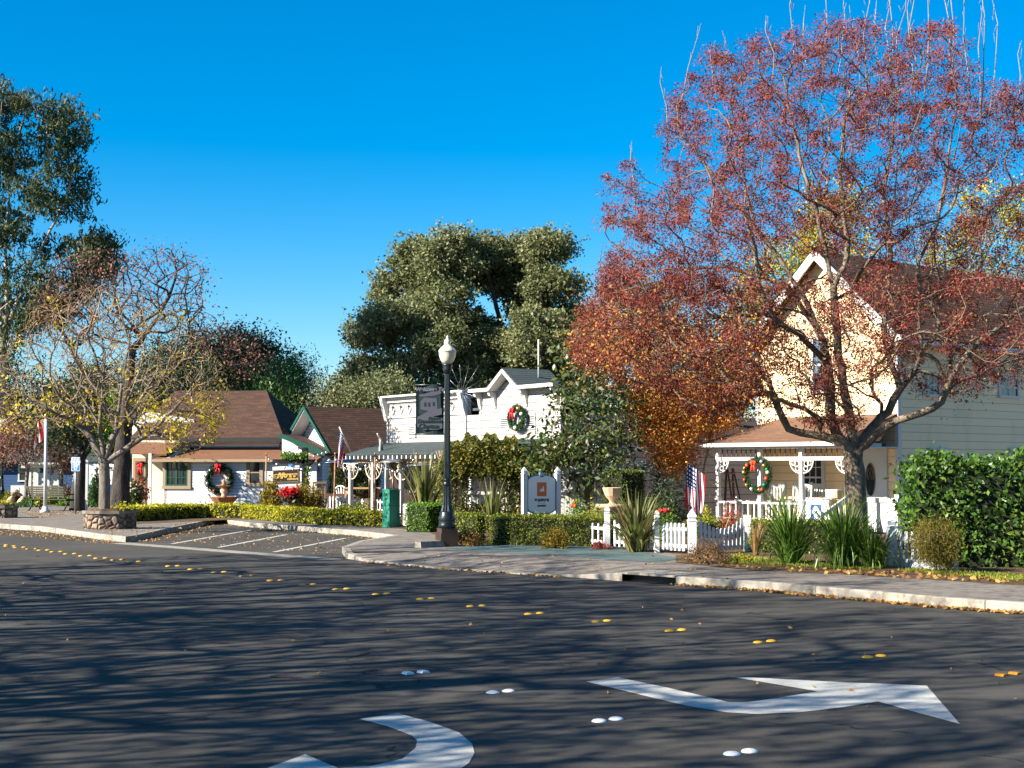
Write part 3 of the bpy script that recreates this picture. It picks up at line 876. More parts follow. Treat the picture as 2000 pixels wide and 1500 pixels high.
def marker(p, kind, matk, label, group, rz):
    k = (kind, matk)
    nm = 'road_dot' if kind == 'd' else 'road_reflector'
    if k not in proto:
        proto[k] = dot_mesh('dot' if kind == 'd' else 'r').build(nm, M[matk])
        o = proto[k]
    else:
        o = proto[k].copy(); COL.objects.link(o)
    o.location = p; o.rotation_euler = (0, 0, rz + rnd.uniform(-.06, .06)); tag(o, label, 'road marker', group)
for i, (px, py, k) in enumerate(pairs):
    p = G(px, py); q = G(*pairs[min(i + 1, len(pairs) - 1)][:2]); r_ = G(*pairs[max(i - 1, 0)][:2])
    t = (q - r_).normalized(); n = Vector((t.y, -t.x, 0))
    for s in (-1, 1):
        side = 'outer' if s > 0 else 'inner'
        lab = 'round yellow ceramic dot in the double centre line of the road' if k == 'd' else 'amber box reflector in the double centre line of the road'
        marker(p + n * (.105 * s) + Vector((0, 0, .0)), k, 'dot_yellow' if k == 'd' else 'amber', lab, 'yellow dots along the centre line' if k == 'd' else 'amber reflectors along the centre line', math.atan2(t.y, t.x))
for (px, py, k, lab) in [(812, 1315, 'r', 'white box reflector in the pair above the hooked arrow'), (978, 1352, 'd', 'round white dot between the two turn arrows, farther pair'), (1187, 1407, 'd', 'round white dot under the right arrow stem'), (1447, 1471, 'd', 'round white dot in the nearest pair')]:
    p = G(px, py); n = Vector((.82, .57, 0))
    for s in (-1, 1): marker(p + n * (.085 * s), k, 'dot_white', lab, lab.replace('round ', '').replace('white dot', 'white dots').replace('white box reflector', 'white box reflectors'), math.atan2(n.y, n.x) + PI / 2)

# concrete block beside the lamp
mb = MB(); a = G(816, 1070, ZP); mb.xf = Matrix.Translation(a) @ Matrix.Rotation(.75, 4, 'Z'); mb.prism([(-.12, 0), (.12, 0), (.09, .14), (-.09, .14)], 'x', 0, 1.1)
tag(mb.build('wheel_stop', M['kerb']), 'low worn concrete stop block on the pavement by the lamp base', 'concrete block')

# fallen leaves
def litter(px_fn, n, z, sz):
    out = []
    for _ in range(n):
        q = px_fn(); out.append(tuple(q))
    c = np.array(out); c[:, 2] += sz * .25
    v = leaf_quads(c, sz, .75, up=.75); v[:, :, 2] = np.maximum(v[:, :, 2], z + .002); return v
def along(pts, sg, z):
    pts = [G(*p, z) if len(p) == 2 else p for p in pts]
    def f():
        i = rnd.randrange(len(pts) - 1); t = rnd.random(); p = pts[i].lerp(pts[i + 1], t)
        return (p.x - abs(rnd.gauss(0, sg)) * .75, p.y - abs(rnd.gauss(0, sg)) * .66, z)
    return f
def within(px, z):
    xs = [p[0] for p in px]; ys = [p[1] for p in px]
    def f():
        while True:
            x = rnd.uniform(min(xs), max(xs)); y = rnd.uniform(min(ys), max(ys))
            if inpoly(np.array([x]), np.array([y]), px)[0]: 
                p = G(x, y, z); return (p.x, p.y, z)
    return f
Q = [litter(along(right_px[1:6], .10, 0), 800, 0, .075), litter(along([(1110, 1128), (900, 1114), (715, 1099)], .15, 0), 160, 0, .07),
     litter(within([(262, 1057), (421, 1023), (490, 1032), (690, 1050), (660, 1086), (400, 1064)], .004), 620, .006, .05),
     litter(along([(421, 1021), (490, 1030), (595, 1038), (700, 1047), (768, 1056)], .22, .004), 420, .006, .055),
     litter(within([(268, 1058), (421, 1023), (430, 1028), (300, 1060)], .004), 200, .006, .055),
     litter(within([(0, 1033), (80, 1038), (240, 1060), (200, 1062), (0, 1045)], 0), 520, 0, .055),
     litter(within([(40, 1000), (150, 996), (160, 1005), (70, 1013)], ZP), 420, ZP, .055),
     litter(within([(250, 1030), (420, 1018), (420, 1023), (260, 1050), (180, 1040)], ZP), 120, ZP, .055),
     litter(within([(700, 1080), (1300, 1085), (1500, 1140), (900, 1108)], ZP), 40, ZP, .06),
     litter(within([(1350, 1100), (2000, 1130), (2000, 1142), (1480, 1115)], ZP + .006), 260, ZP + .006, .09),
     litter(within([(0, 1100), (2000, 1190), (2000, 1400), (0, 1300)], 0), 70, 0, .05)]
o = quads_mesh('fallen_leaves', np.concatenate(Q), M['L_litter']); tag(o, kind='stuff')
# ------------------------------------------------------------------ buildings
def window(par, x0, x1, z0, z1, y, frame='white', pane='glass', nx=2, nz=2, fw=.09, xf=None, label=None, sill=True, mid=True):
    """window in a wall whose outer face is at local y (street side = -y)"""
    m = MB(); m.xf = xf
    m.box(x0 - fw, x0, y - .05, y - .002, z0, z1); m.box(x1, x1 + fw, y - .05, y - .002, z0, z1)
    m.box(x0 - fw, x1 + fw, y - .055, y - .002, z1, z1 + fw); m.box(x0 - fw - .02, x1 + fw + .02, y - .08, y - .002, z0 - fw, z0)
    o = m.build('window', M[frame], par)
    p = MB(); p.xf = xf; p.box(x0, x1, y - .012, y - .001, z0, z1); p.build('pane', M[pane], o)
    b = MB(); b.xf = xf; w = .022
    for i in range(1, nx): q = x0 + (x1 - x0) * i / nx; b.box(q - w / 2, q + w / 2, y - .028, y - .012, z0, z1)
    for i in range(1, nz): q = z0 + (z1 - z0) * i / nz; b.box(x0, x1, y - .026, y - .0125, q - w / 2, q + w / 2)
    if mid: q = (z0 + z1) / 2; b.box(x0, x1, y - .034, y - .0128, q - .025, q + .025)
    if b.v: b.build('glazing_bars', M[frame], o)
    return o

# sunward walls of the street grid run along this line
TH = math.atan2(-.774, .633)

# ---- yellow house -----------------------------------------------------------
Y0 = 42.0
c = P(1757, 1040, Y0)
yf = Fr(c.x, c.y, TH)
yh = thing('yellow_house', 'yellow lap-sided house with brown shingle roof and white trimmed porch behind the red berry tree', 'house', (c.x, c.y, ZP), TH)
Zb = ZP
def lz(z): return z - Zb                              # world height -> house local
xl, _ = yf.hit(1478, 760, 0); zE = yf.hit(1757, 648, 0)[1]; xp, zP = yf.hit(1606, 500, 0)
xp = xl / 2; D = 15.0
m = MB(); m.prism([(xl, 0), (0, 0), (0, lz(zE)), (xp, lz(zP)), (xl, lz(zE))], 'y', 0, .15)
# split the facade: cream gable above the porch roof, yellow below
m = MB(); zr = yf.hit(1600, 813, 0)[1]
m.prism([(xl, lz(zr) - .1), (0, lz(zr) - .1), (0, lz(zE)), (xp, lz(zP)), (xl, lz(zE))], 'y', 0, .15); m.build('upper_facade', M['gable_cream'], yh)
m = MB(); m.box(xl, -.001, .001, .15, 0, lz(zr) - .1); m.build('lower_facade', M['yellow_siding'], yh)
m = MB(); m.box(-.15, .001, .152, D, 0, lz(zE)); m.box(xl, xl + .15, .152, D, 0, lz(zE)); m.build('side_walls', M['tan_siding'], yh)
MB().box(-.09, .025, -.025, .12, .1, lz(zE)).build('corner_board', M['white'], yh); MB().box(xl - .025, xl + .09, -.025, .12, .1, lz(zE)).build('corner_board', M['white'], yh)
# roof
sl = (zP - zE) / abs(xp); ov = .32; fo = .35
m = MB()
m.slab([(xp, -fo, lz(zP) + .14), (xp, D + .3, lz(zP) + .14), (ov, D + .3, lz(zE) + .14 - sl * ov), (ov, -fo, lz(zE) + .14 - sl * ov)], .1)
m.slab([(xp, -fo, lz(zP) + .141), (xl - ov, -fo, lz(zE) + .141 - sl * ov), (xl - ov, D + .3, lz(zE) + .141 - sl * ov), (xp, D + .3, lz(zP) + .141)], .1)
rf = m.build('roof', M['shingle'], yh)
m = MB()
for s, e in ((ov, 1), (xl - ov, 2)):
    a = Vector((xp, -fo - .03, lz(zP) + .02)); b = Vector((s, -fo - .03, lz(zE) - sl * ov + .02)); m.bar(a, b, .05, .24)
m.build('rake_boards', M['white'], rf)
m = MB(); m.box(ov - .02, ov + .1, -fo, D, lz(zE) - sl * ov - .05, lz(zE) - sl * ov + .07); m.build('gutter', M['white'], rf)
m = MB(); m.box(ov - .3, ov + .12, -fo - .05, -.03, lz(zE) - .30, lz(zE) - .12); m.build('cornice_return', M['white'], rf)
# porch
pd = 2.45
xr, zEv = yf.hit(1632, 872, -pd); xlft, zE2 = yf.hit(1369, 872, -pd); zEv = (zEv + zE2) / 2
fl = .22; PX1 = 0.0
m = MB()
e0 = lz(zEv); t0 = lz(zr)
m.slab([(xlft, -pd, e0 + .12), (xr, -pd, e0 + .12), (0, -.01, t0), (xlft + 1.2, -.01, t0)], .07)
m.slab([(xr + .001, -pd, e0 + .12), (xr + .3, -.9, e0 + .14), (0, -.012, t0 - .02)], .07)
m.slab([(xlft, -pd, e0 + .118), (xlft + 1.2, -.013, t0 - .002), (xlft, -.013, e0 + .118)], .07)
m.build('porch_roof', M['shingle_porch'], yh)
m = MB(); m.box(xlft - .02, xr + .02, -pd - .05, -pd + .03, e0 - .04, e0 + .10); m.box(xlft - .06, xlft - .01, -pd, -.02, e0 - .04, e0 + .10)
m.box(xlft - .03, xr + .06, -pd - .14, -pd - .052, e0 + .0, e0 + .11); m.box(xr + .02, xr + .07, -pd + .02, -.5, e0 - .04, e0 + .08); m.build('porch_fascia', M['white'], yh)
m = MB(); m.slab([(xlft + .02, -pd + .05, e0 - .02), (xr, -pd + .05, e0 - .02), (0, -.02, e0 - .02), (xlft + .02, -.02, e0 - .02)], .03); m.build('porch_ceiling', M['white'], yh)
py_ = -pd + .22
m = MB(); m.box(xlft + .1, -.0, py_ - .15, -.003, fl - .1, fl); m.build('porch_floor', M['white'], yh)
posts = [yf.hit(q, 950, py_)[0] for q in (1403, 1485, 1566, 1657)]
for i, x in enumerate(posts):
    m = MB(); m.box(x - .055, x + .055, py_ - .055, py_ + .055, 0 if i < 3 else .0, e0 - .03); m.box(x - .075, x + .075, py_ - .075, py_ + .075, fl + .62, fl + .70); m.build('porch_post', M['white'], yh)
m = MB(); m.box(xlft + .12, xlft + .3, -.12, -.002, 0, e0 - .05); m.build('porch_post', M['white'], yh)
zB = lz(yf.hit(1480, 896, py_)[1])
m = MB(); m.box(posts[0], posts[3], py_ - .05, py_ + .05, zB - .05, zB + .05); m.box(posts[0] - .02, posts[0] + .05, py_, -.1, zB - .04, zB + .04); m.build('frieze_rail', M['white'], yh)
m = MB(); n = 26
for i in range(1, n):
    x = posts[0] + (posts[3] - posts[0]) * i / n
    m.lathe([(.006, zB + .05), (.028, zB + .09), (.012, zB + .14), (.022, zB + .2), (.006, e0 - .04)], 6, (x, py_, 0))
m.build('spindles', M['wood'], yh)  # dark gaps of the frieze, put in as thin dark brown bars
for i, x in enumerate(posts):
    for s in (-1, 1):
        if (i == 0 and s < 0) or (i == 3 and s > 0) or (i == 1): continue
        o_ = (x + s * .06, py_, zB - .05)
        m = MB(); R = .36
        m.arc(o_, R, 0, PI / 2, (s, 0, 0), (0, 0, -1), .022, 9)
        for rr, cx, cz in ((.085, .12, .10), (.07, .22, .08), (.07, .09, .23)):
            m.arc((o_[0] + s * cx, py_, o_[2] - cz), rr, 0, 2 * PI, (s, 0, 0), (0, 0, -1), .016, 10)
        m.box(min(o_[0], o_[0] + s * R), max(o_[0], o_[0] + s * R), py_ - .015, py_ + .015, o_[2] - .03, o_[2] - .001)
        m.build('bracket', M['white'], yh)
def railing(par, a, b, z0, z1, n, nm='railing', zb=None):
    a = Vector(a); b = Vector(b); m = MB(); dz = 0 if zb is None else zb
    m.bar((a.x, a.y, z1), (b.x, b.y, z1 + dz), .07, .06); m.bar((a.x, a.y, z0), (b.x, b.y, z0 + dz), .05, .05)
    for i in range(1, n):
        t = i / n; p = a.lerp(b, t); m.bar((p.x, p.y, z0 + dz * t), (p.x, p.y, z1 + dz * t), .035)
    return m.build(nm, M['white'], par)
zR = lz(yf.hit(1480, 982, py_)[1])
railing(yh, (posts[0], py_), (posts[1], py_), fl + .12, zR, 7); railing(yh, (posts[1], py_), (posts[2], py_), fl + .12, zR, 7)
railing(yh, (posts[0], py_), (posts[0], -.1), fl + .12, zR, 12)
# stair down to the front, with sloping rails
for i in range(2):
    m = MB(); m.box(posts[2] + .12, posts[3] - .1, py_ - .45 - .3 * i, py_ - .16 - .3 * i, 0, fl - .09 - .09 * i); m.build('step', M['white'], yh)
ztop = lz(yf.hit(1657, 968, py_)[1])
sx, sz = yf.hit(1603, 1008, py_ - 1.2)
railing(yh, (posts[3], py_), (sx, py_ - 1.2), .15, ztop, 9, 'stair_rail', lz(sz) - ztop)
m = MB(); m.box(sx - .05, sx + .05, py_ - 1.25, py_ - 1.15, 0, lz(sz) + .12); m.build('newel_post', M['white'], yh)
# white panelled landing wall by the door
lw = -1.25
a_, zt = yf.hit(1690, 972, lw); b_, _ = yf.hit(1753, 972, lw); zt = lz(zt)
m = MB(); m.box(posts[3] - .1, b_, lw, lw + .08, .05, zt - .12); m.box(b_ - .08, b_, lw + .082, -.03, .05, zt - .12); m.build('landing_wall', M['white'], yh)
m = MB(); m.box(posts[3] - .1, b_ + .03, lw - .04, lw + .12, zt - .115, zt); m.box(b_ - .1, b_ + .035, lw + .122, -.03, zt - .115, zt); m.box(b_ - .07, b_ + .07, lw - .05, lw + .1, zt + .002, zt + .10); m.build('landing_rail', M['white'], yh)
# door with oval light
dx0 = yf.hit(1672, 930, 0)[0]; dx1 = yf.hit(1729, 930, 0)[0]; dz1 = lz(yf.hit(1710, 875, 0)[1])
m = MB(); m.box(dx0 - .09, dx1, -.05, -.001, fl, dz1); dr_ = m.build('door', M['white'], yh)
m = MB(); ox = yf.hit(1702.5, 930, 0)[0]; ozt = lz(yf.hit(1702, 904, 0)[1]); ozb = lz(yf.hit(1702, 969, 0)[1]); orx = abs(yf.hit(1712, 930, 0)[0] - yf.hit(1693, 930, 0)[0]) / 2
m.prism([(ox + orx * math.cos(t), (ozt + ozb) / 2 + (ozt - ozb) / 2 * math.sin(t)) for t in [2 * PI * k / 24 for k in range(24)]], 'y', -.062, -.052); m.build('oval_glass', M['glass'], dr_)
m = MB()
m.tube([(ox + orx * math.cos(t), -.062, (ozt + ozb) / 2 + (ozt - ozb) / 2 * math.sin(t)) for t in [2 * PI * k / 24 for k in range(25)]], .014, 5)
for k in range(5): m.tube([(ox + orx * .7 * math.cos(t + k), -.066, (ozt + ozb) / 2 + (ozt - ozb) * .35 * math.sin(t)) for t in [PI * j / 8 for j in range(9)]], .004, 4)
m.build('oval_moulding', M['tan_trim'], dr_)
m = MB(); m.box(dx1 + .002, dx1 + .10, -.07, -.001, fl, dz1 + .1); m.box(dx0 - .2, dx1 + .10, -.07, -.0012, dz1 + .002, dz1 + .12); m.build('door_frame', M['white'], yh)
# porch windows
wx0 = yf.hit(1571, 930, 0)[0]; wx1 = yf.hit(1606, 930, 0)[0]
window(yh, wx0, wx1, lz(yf.hit(1590, 972, 0)[1]), lz(yf.hit(1590, 893, 0)[1]), 0, nx=3, nz=4, fw=.12)
ux0 = yf.hit(1590, 740, 0)[0]; ux1 = yf.hit(1612, 740, 0)[0]
window(yh, ux0, ux1, lz(yf.hit(1600, 762, 0)[1]), lz(yf.hit(1600, 664, 0)[1]), 0, pane='glass_blue', nx=1, nz=2, fw=.1)
wx0 = yf.hit(1438, 930, 0)[0]; wx1 = yf.hit(1470, 930, 0)[0]
SIDE = Matrix.Rotation(PI / 2, 4, 'Z')                 # maps (x, y) to (-y, x): wall at lx = 0 facing +x
for (px0, px1, py0, py1) in ((1952, 1985, 772, 742), (1812, 1832, 770, 735), (1820, 1848, 930, 880), (1972, 1990, 930, 880)):
    q0, z0 = yf.hit_side(px0, py0, 0); q1, z1 = yf.hit_side(px1, py1, 0)
    window(yh, q0, q1, lz(z0), lz(z1), 0, xf=SIDE, nx=2, nz=2, fw=.08, mid=True)

# ---- white false-front building -----------------------------------------------
cth = math.atan2(-.836, .548)
c = P(1097, 1020, 50.0)
wf = Fr(c.x, c.y, cth)
wb = thing('false_front_building', 'weathered white western false-front shop with grey porch roof and bracketed cornices', 'building', (c.x, c.y, ZP), cth)
def wx(px, ly=0, py=850): return wf.hit(px, py, ly)[0]
def wz(px, py, ly=0): return wf.hit(px, py, ly)[1] - ZP
xA, xB, xC, xD = wx(757), wx(912), wx(938), 0.0
zT1 = (wz(765, 782) + wz(905, 772)) / 2; zT2 = wz(1085, 757)
m = MB(); m.box(xA, xB, 0, .18, 0, zT1); m.box(xA, xA + .18, .182, 9, 0, zT1 - 1.1); m.build('left_front', M['board_siding'], wb)
gx, gz = wx(1000), wz(1000, 728); g0, g1 = wx(972), wx(1027)
zE2 = (wz(930, 768) + wz(1070, 757)) / 2
m = MB(); m.prism([(xB + .05, 0), (xD, 0), (xD, zE2), (g1, zE2), (gx, gz - .12), (g0, zE2), (xC, zE2), (xC, zE2 - .8), (xB + .05, zE2 - .8)], 'y', -.02, .16)
m.box(xD - .18, xD - .002, .162, 9, 0, zE2 - .9); m.build('right_front', M['board_siding'], wb)
m = MB(); m.box(xA, xD, 8.9, 9, 0, zT1 - 1.2); m.slab([(xA, .2, zT1 - .5), (xD, .2, zT1 - .5), (xD, 9, zT1 - 1.2), (xA, 9, zT1 - 1.2)], .1); m.build('flat_roof', M['roof_grey'], wb)
# left cornice: slanted ends, frieze drops
m = MB(); zc = zT1
m.prism([(.0, zc - .9), (-.08, zc - .85), (-.32, zc), (-.34, zc + .1), (0, zc + .1)], 'x', xA - .12, xA + .1)
m.prism([(.0, zc - .9), (-.08, zc - .85), (-.32, zc), (-.34, zc + .1), (0, zc + .1)], 'x', xB - .2, xB + .04)
m.box(xA - .15, xB + .06, -.36, -.002, zc + .102, zc + .17); m.box(xA + .102, xB - .202, -.10, -.002, zc - .1, zc + .10); m.box(xA + .102, xB - .202, -.06, -.003, zc - .72, zc - .64)
m.build('cornice', M['white'], wb)
n = 9
for i in range(n):
    x = xA + .5 + (xB - xA - .9) * i / (n - 1); m = MB()
    m.prism([(x - .17, zc - .34), (x - .1, zc - .5), (x, zc - .58), (x + .1, zc - .5), (x + .17, zc - .34)], 'y', -.05, -.003)
    o = m.build('drop_ornament', M['white'], wb); m = MB(); m.box(x - .03, x + .03, -.06, -.051, zc - .44, zc - .22); m.box(x - .08, x + .08, -.058, -.0505, zc - .30, zc - .25)
    m.build('ornament_slot', M['dark_trim'], o)
# right cornice with the little gable
m = MB(); e = .42
for a, b in (((xC - .15, zE2), (g0, zE2)), ((g0, zE2), (gx, gz)), ((gx, gz), (g1, zE2)), ((g1, zE2), (xD + .1, zE2))):
    a3 = Vector((a[0], -e / 2 - .02, a[1] + .06)); b3 = Vector((b[0], -e / 2 - .02, b[1] + .06)); m.bar(a3, b3, e, .12)
m.build('gable_cornice', M['white'], wb)
m = MB(); m.slab([(gx, -e, gz + .16), (g1 + .15, -e, zE2 + .12), (g1 + .15, 1.6, zE2 + .12), (gx, 1.6, gz + .16)], .04); m.slab([(gx, -e, gz + .161), (gx, 1.6, gz + .161), (g0 - .15, 1.6, zE2 + .121), (g0 - .15, -e, zE2 + .121)], .04); m.build('gable_roof', M['roof_grey'], wb)
for x in (xC + .1, g0 - .1, g1 + .1, xD - .15):
    m = MB(); m.prism([(-.025, zE2 - .02), (-.36, zE2 - .02), (-.30, zE2 - .15), (-.16, zE2 - .22), (-.12, zE2 - .45), (-.07, zE2 - .6), (-.025, zE2 - .62)], 'x', x - .07, x + .07); m.build('bracket', M['white'], wb)
for (x, s) in ((xC, .1), (xD - .1, .1), (xA, .1), (xB - .1, .1)): MB().box(x, x + s, -.045, -.021, .2, zE2 - .7).build('corner_board', M['white'], wb)
for (a, b, t, u) in ((800, 812, 832, 852), (980, 994, 816, 838), (1032, 1046, 810, 835)):
    m = MB(); x0, x1 = wx(a, 0, t), wx(b, 0, t); z0, z1 = wz(a, u), wz(a, t)
    m.box(x0 - .06, x0, -.06, -.021, z0, z1); m.box(x1, x1 + .06, -.06, -.021, z0, z1); m.box(x0 - .06, x1 + .06, -.065, -.021, z1, z1 + .06); m.box(x0 - .06, x1 + .06, -.065, -.021, z0 - .06, z0)
    for k in range(6): z = z0 + (z1 - z0) * (k + .2) / 6; m.box(x0, x1, -.05, -.024, z, z + (z1 - z0) * .07)
    v_ = m.build('vent', M['white'], wb); m = MB(); m.box(x0, x1, -.0235, -.0205, z0, z1); m.build('vent_opening', M['dark_trim'], v_)
m = MB(); m.tube([(gx + .5, .8, gz - .2), (gx + .5, .8, wz(1012, 668, .8))], .03, 6); m.build('mast', M['white'], wb)
# porch roof
pdw = 1.75
xq0, zq = wf.hit(674, 887, -pdw - .6); zq -= ZP
ztp = wz(800, 864)
m = MB(); m.slab([(xq0, -pdw - .6, zq), (xD + .1, -pdw - .6, zq), (xD + .1, -.03, ztp), (xA - .4, -.03, ztp)], .07); m.slab([(xq0, -pdw - .6, zq - .002), (xA - .4, -.03, ztp - .002), (xq0 - .2, 2.5, zq - .002)], .07); m.build('porch_roof', M['roof_grey'], wb)
m = MB()
for k in range(34):
    x = xq0 + .1 + (xD - xq0) * k / 33; m.box(x - .03, x + .03, -pdw - .62, -pdw - .2, zq - .20, zq - .075)
m.build('rafter_tails', M['white'], wb)
m = MB(); m.box(xq0 + .2, xD, -pdw - .15, -pdw - .03, zq - .34, zq - .21); m.build('porch_beam', M['tan_trim'], wb)
for px in (689, 733, 760, 788, 842, 925, 1000, 1060):
    x = wx(px, -pdw, 930); m = MB(); m.box(x - .07, x + .07, -pdw - .15, -pdw - .01, 0, zq - .345); po = m.build('porch_post', M['white'], wb)
    if px < 900:
        m = MB()
        for s in (-1, 1):
            if px == 760 and s < 0: continue
            o_ = (x + s * .07, -pdw - .08, zq - .36); R = .62
            m.arc(o_, R, .05, PI / 2, (s, 0, 0), (0, 0, -1), .024, 8); m.arc(o_, R * .45, 0, PI / 2, (s, 0, 0), (0, 0, -1), .02, 6)
            for k in range(5): a = PI / 2 * k / 4; m.tube([o_, (o_[0] + s * R * math.cos(a), o_[1], o_[2] - R * math.sin(a))], .016, 4)
        m.build('fan_bracket', M['cream'], po)
m = MB(); m.box(xA + .2, xB - .1, -.03, -.003, .15, zq - .1); m.build('shop_front', M['brown_panel'], wb)
for px in (815, 850, 880):
    x = wx(px, 0, 930); window(wb, x - .35, x + .35, .9, 2.1, -.03, frame='white', nx=2, nz=2, fw=.07)

# ---- second gabled house (green trim) -----------------------------------------
c = P(661, 1000, 70.0); gf = Fr(c.x, c.y, TH)
gh = thing('gabled_house', 'white house with green edged gable and brown shingle roof behind the patio', 'house', (c.x, c.y, ZP), TH)
gl = gf.hit(578, 860, 0)[0]; gze = gf.hit(660, 872, 0)[1] - ZP; gpx = gl / 2; gzp = gf.hit(617, 800, 0)[1] - ZP; GD = 12
m = MB(); m.prism([(gl, 0), (0, 0), (0, gze), (gpx, gzp), (gl, gze)], 'y', 0, .15); m.box(-.15, .002, .152, GD, 0, gze); m.box(gl, gl + .15, .152, GD, 0, gze); m.build('wall', M['white_siding'], gh)
gs = (gzp - gze) / abs(gpx); ov = .5; fo = .75
m = MB(); m.slab([(gpx, -fo, gzp + .13), (gpx, GD, gzp + .13), (ov, GD, gze + .13 - gs * ov), (ov, -fo, gze + .13 - gs * ov)], .09); m.slab([(gpx, -fo, gzp + .131), (gl - ov, -fo, gze + .131 - gs * ov), (gl - ov, GD, gze + .131 - gs * ov), (gpx, GD, gzp + .131)], .09)
rf = m.build('roof', M['shingle'], gh)
m = MB()
for s in (ov, gl - ov): m.bar((gpx, -fo - .025, gzp + .08), (s, -fo - .025, gze - gs * ov + .08), .04, .13)
m.build('rake_trim', M['green_trim'], rf)
m = MB()
for s in (ov, gl - ov): m.bar((gpx, -fo / 2 - .02, gzp - .03), (s, -fo / 2 - .02, gze - gs * ov - .03), fo - .06, .06)
m.build('soffit', M['white'], rf)
m = MB(); m.box(ov - .02, ov + .09, -fo, GD, gze - gs * ov - .06, gze - gs * ov + .07); m.build('gutter', M['dark_trim'], rf)
m = MB(); m.box(gpx - .12, gpx + .12, -.03, -.001, gzp - .75, gzp - .5); m.build('vent', M['white'], gh)

# ---- white restaurant on the left ---------------------------------------------
YM = 68.0
c = P(320, 990, YM); mf = Fr(c.x, c.y, math.radians(-6))
mh = thing('restaurant_building', 'long white clapboard restaurant with rust lean-to roof and tall brown roof above', 'building', (c.x, c.y, ZP), math.radians(-6))
def mx(px, ly=0, py=930): return mf.hit(px, py, ly)[0]
def mz(px, py, ly=0): return mf.hit(px, py, ly)[1] - ZP
xe = mx(618); zl = mz(400, 897); d2 = 3.2
xw1 = mx(545, d2); zu = mz(450, 852, d2)
m = MB(); m.box(0, xe, 0, .15, 0, zl); m.build('front_wall', M['white_siding'], mh)
m = MB(); m.prism([(0, 0), (d2 + 3, 0), (d2 + 3, zl + .9), (d2, zl + .75), (0, zl)], 'x', 0, .14); m.build('side_wall', M['cream'], mh)
m = MB(); m.box(mx(262, d2), xw1, d2, d2 + .15, 0, zu); m.build('upper_wall', M['white_siding'], mh)
zlt = mz(450, 880, d2) ; 
m = MB(); m.slab([(-.5, -.35, zl - .02), (xe + .1, -.35, zl - .02), (xe + .1, d2 - .01, zlt + .05), (-.5, d2 - .01, zlt + .05)], .07); m.build('lean_to_roof', M['shingle_rust'], mh)
m = MB(); m.box(-.5, xe + .1, -.40, -.352, zl - .12, zl + .0); m.build('lean_to_fascia', M['tan_trim'], mh)
m = MB(); m.box(-.3, xw1, d2 - .06, d2 - .012, zlt + .03, zlt + .16); m.build('flashing', M['dark_trim'], mh)
xr0 = mx(255, d2 - .4, 850); zrg = mz(500, 763, d2 + 4.2); xrr = mx(521, d2 + 4.2, 765)
m = MB(); m.slab([(xr0, d2 - .5, zu - .08), (xw1 + .35, d2 - .5, zu - .08), (xrr, d2 + 4.2, zrg), (xr0 + .6, d2 + 4.2, zrg)], .1)
m.slab([(xw1 + .35, d2 - .5, zu - .082), (xw1 + .35, d2 + 8.8, zu - .082), (xrr, d2 + 4.2, zrg - .002)], .1); m.slab([(xrr, d2 + 4.2, zrg - .003), (xw1 + .35, d2 + 8.8, zu - .083), (xr0, d2 + 8.8, zu - .083), (xr0 + .6, d2 + 4.2, zrg - .003)], .1)
rf = m.build('roof', M['shingle'], mh)
m = MB(); m.box(xr0, xw1 + .3, d2 - .54, d2 - .502, zu - .26, zu - .09); m.build('roof_fascia', M['dark_trim'], rf)
m = MB(); m.box(xw1 - .16, xw1 - .002, d2 + .152, d2 + 8.5, 0, zu); m.build('rear_walls', M['white_siding'], mh)
# right wing with a raking green eave
wx0 = mx(551, .9, 860); wa = (wx0, zu + .02); wb_ = (mx(640, .9, 885), mz(640, 886, .9))
m = MB(); m.prism([(wx0, 0), (wb_[0] - .25, 0), (wb_[0] - .25, wb_[1] + .02), (wx0, zu - .12)], 'y', .9, 1.05); m.box(wb_[0] - .4, wb_[0] - .25, 1.052, 6, 0, wb_[1]); m.build('wing_wall', M['white_siding'], mh)
m = MB(); m.slab([(wa[0], .45, wa[1] + .02), (wb_[0], .45, wb_[1] + .02), (wb_[0], 6.5, wb_[1] + .02), (wa[0], 6.5, wa[1] + .02)], .08); m.build('wing_roof', M['shingle'], mh)
m = MB(); m.bar((wa[0], .42, wa[1] - .03), (wb_[0], .42, wb_[1] - .03), .05, .2); m.build('rake_trim', M['green_trim'], mh)
window(mh, mx(607, .9), mx(617, .9), mz(612, 915, .9), mz(612, 893, .9), .9, frame='tan_trim', nx=1, nz=2, fw=.15)
window(mh, mx(324), mx(367), mz(345, 949), mz(345, 901), 0, frame='tan_trim', nx=2, nz=1, fw=.14, mid=False)
m = MB(); x0, x1, z0, z1 = mx(324), mx(367), mz(345, 949), mz(345, 901)
for xx in (x0, (x0 + x1) / 2 - .05, x1 - .07): m.box(xx, xx + .07, -.045, -.014, z0, z1)
m.box(x0, x1, -.044, -.0142, z0, z0 + .07); m.box(x0, x1, -.044, -.0142, z1 - .07, z1)
for k in (1, 2): m.box(x0, x1, -.036, -.0145, z0 + (z1 - z0) * k / 3 - .015, z0 + (z1 - z0) * k / 3 + .015)
for k in (1, 3): m.box(x0 + (x1 - x0) * k / 4 - .015, x0 + (x1 - x0) * k / 4 + .015, -.037, -.0146, z0, z1)
m.build('casement_sashes', M['green_trim'], mh)
window(mh, mx(488), mx(507), mz(497, 943), mz(497, 903), 0, frame='tan_trim', nx=1, nz=2, fw=.16)
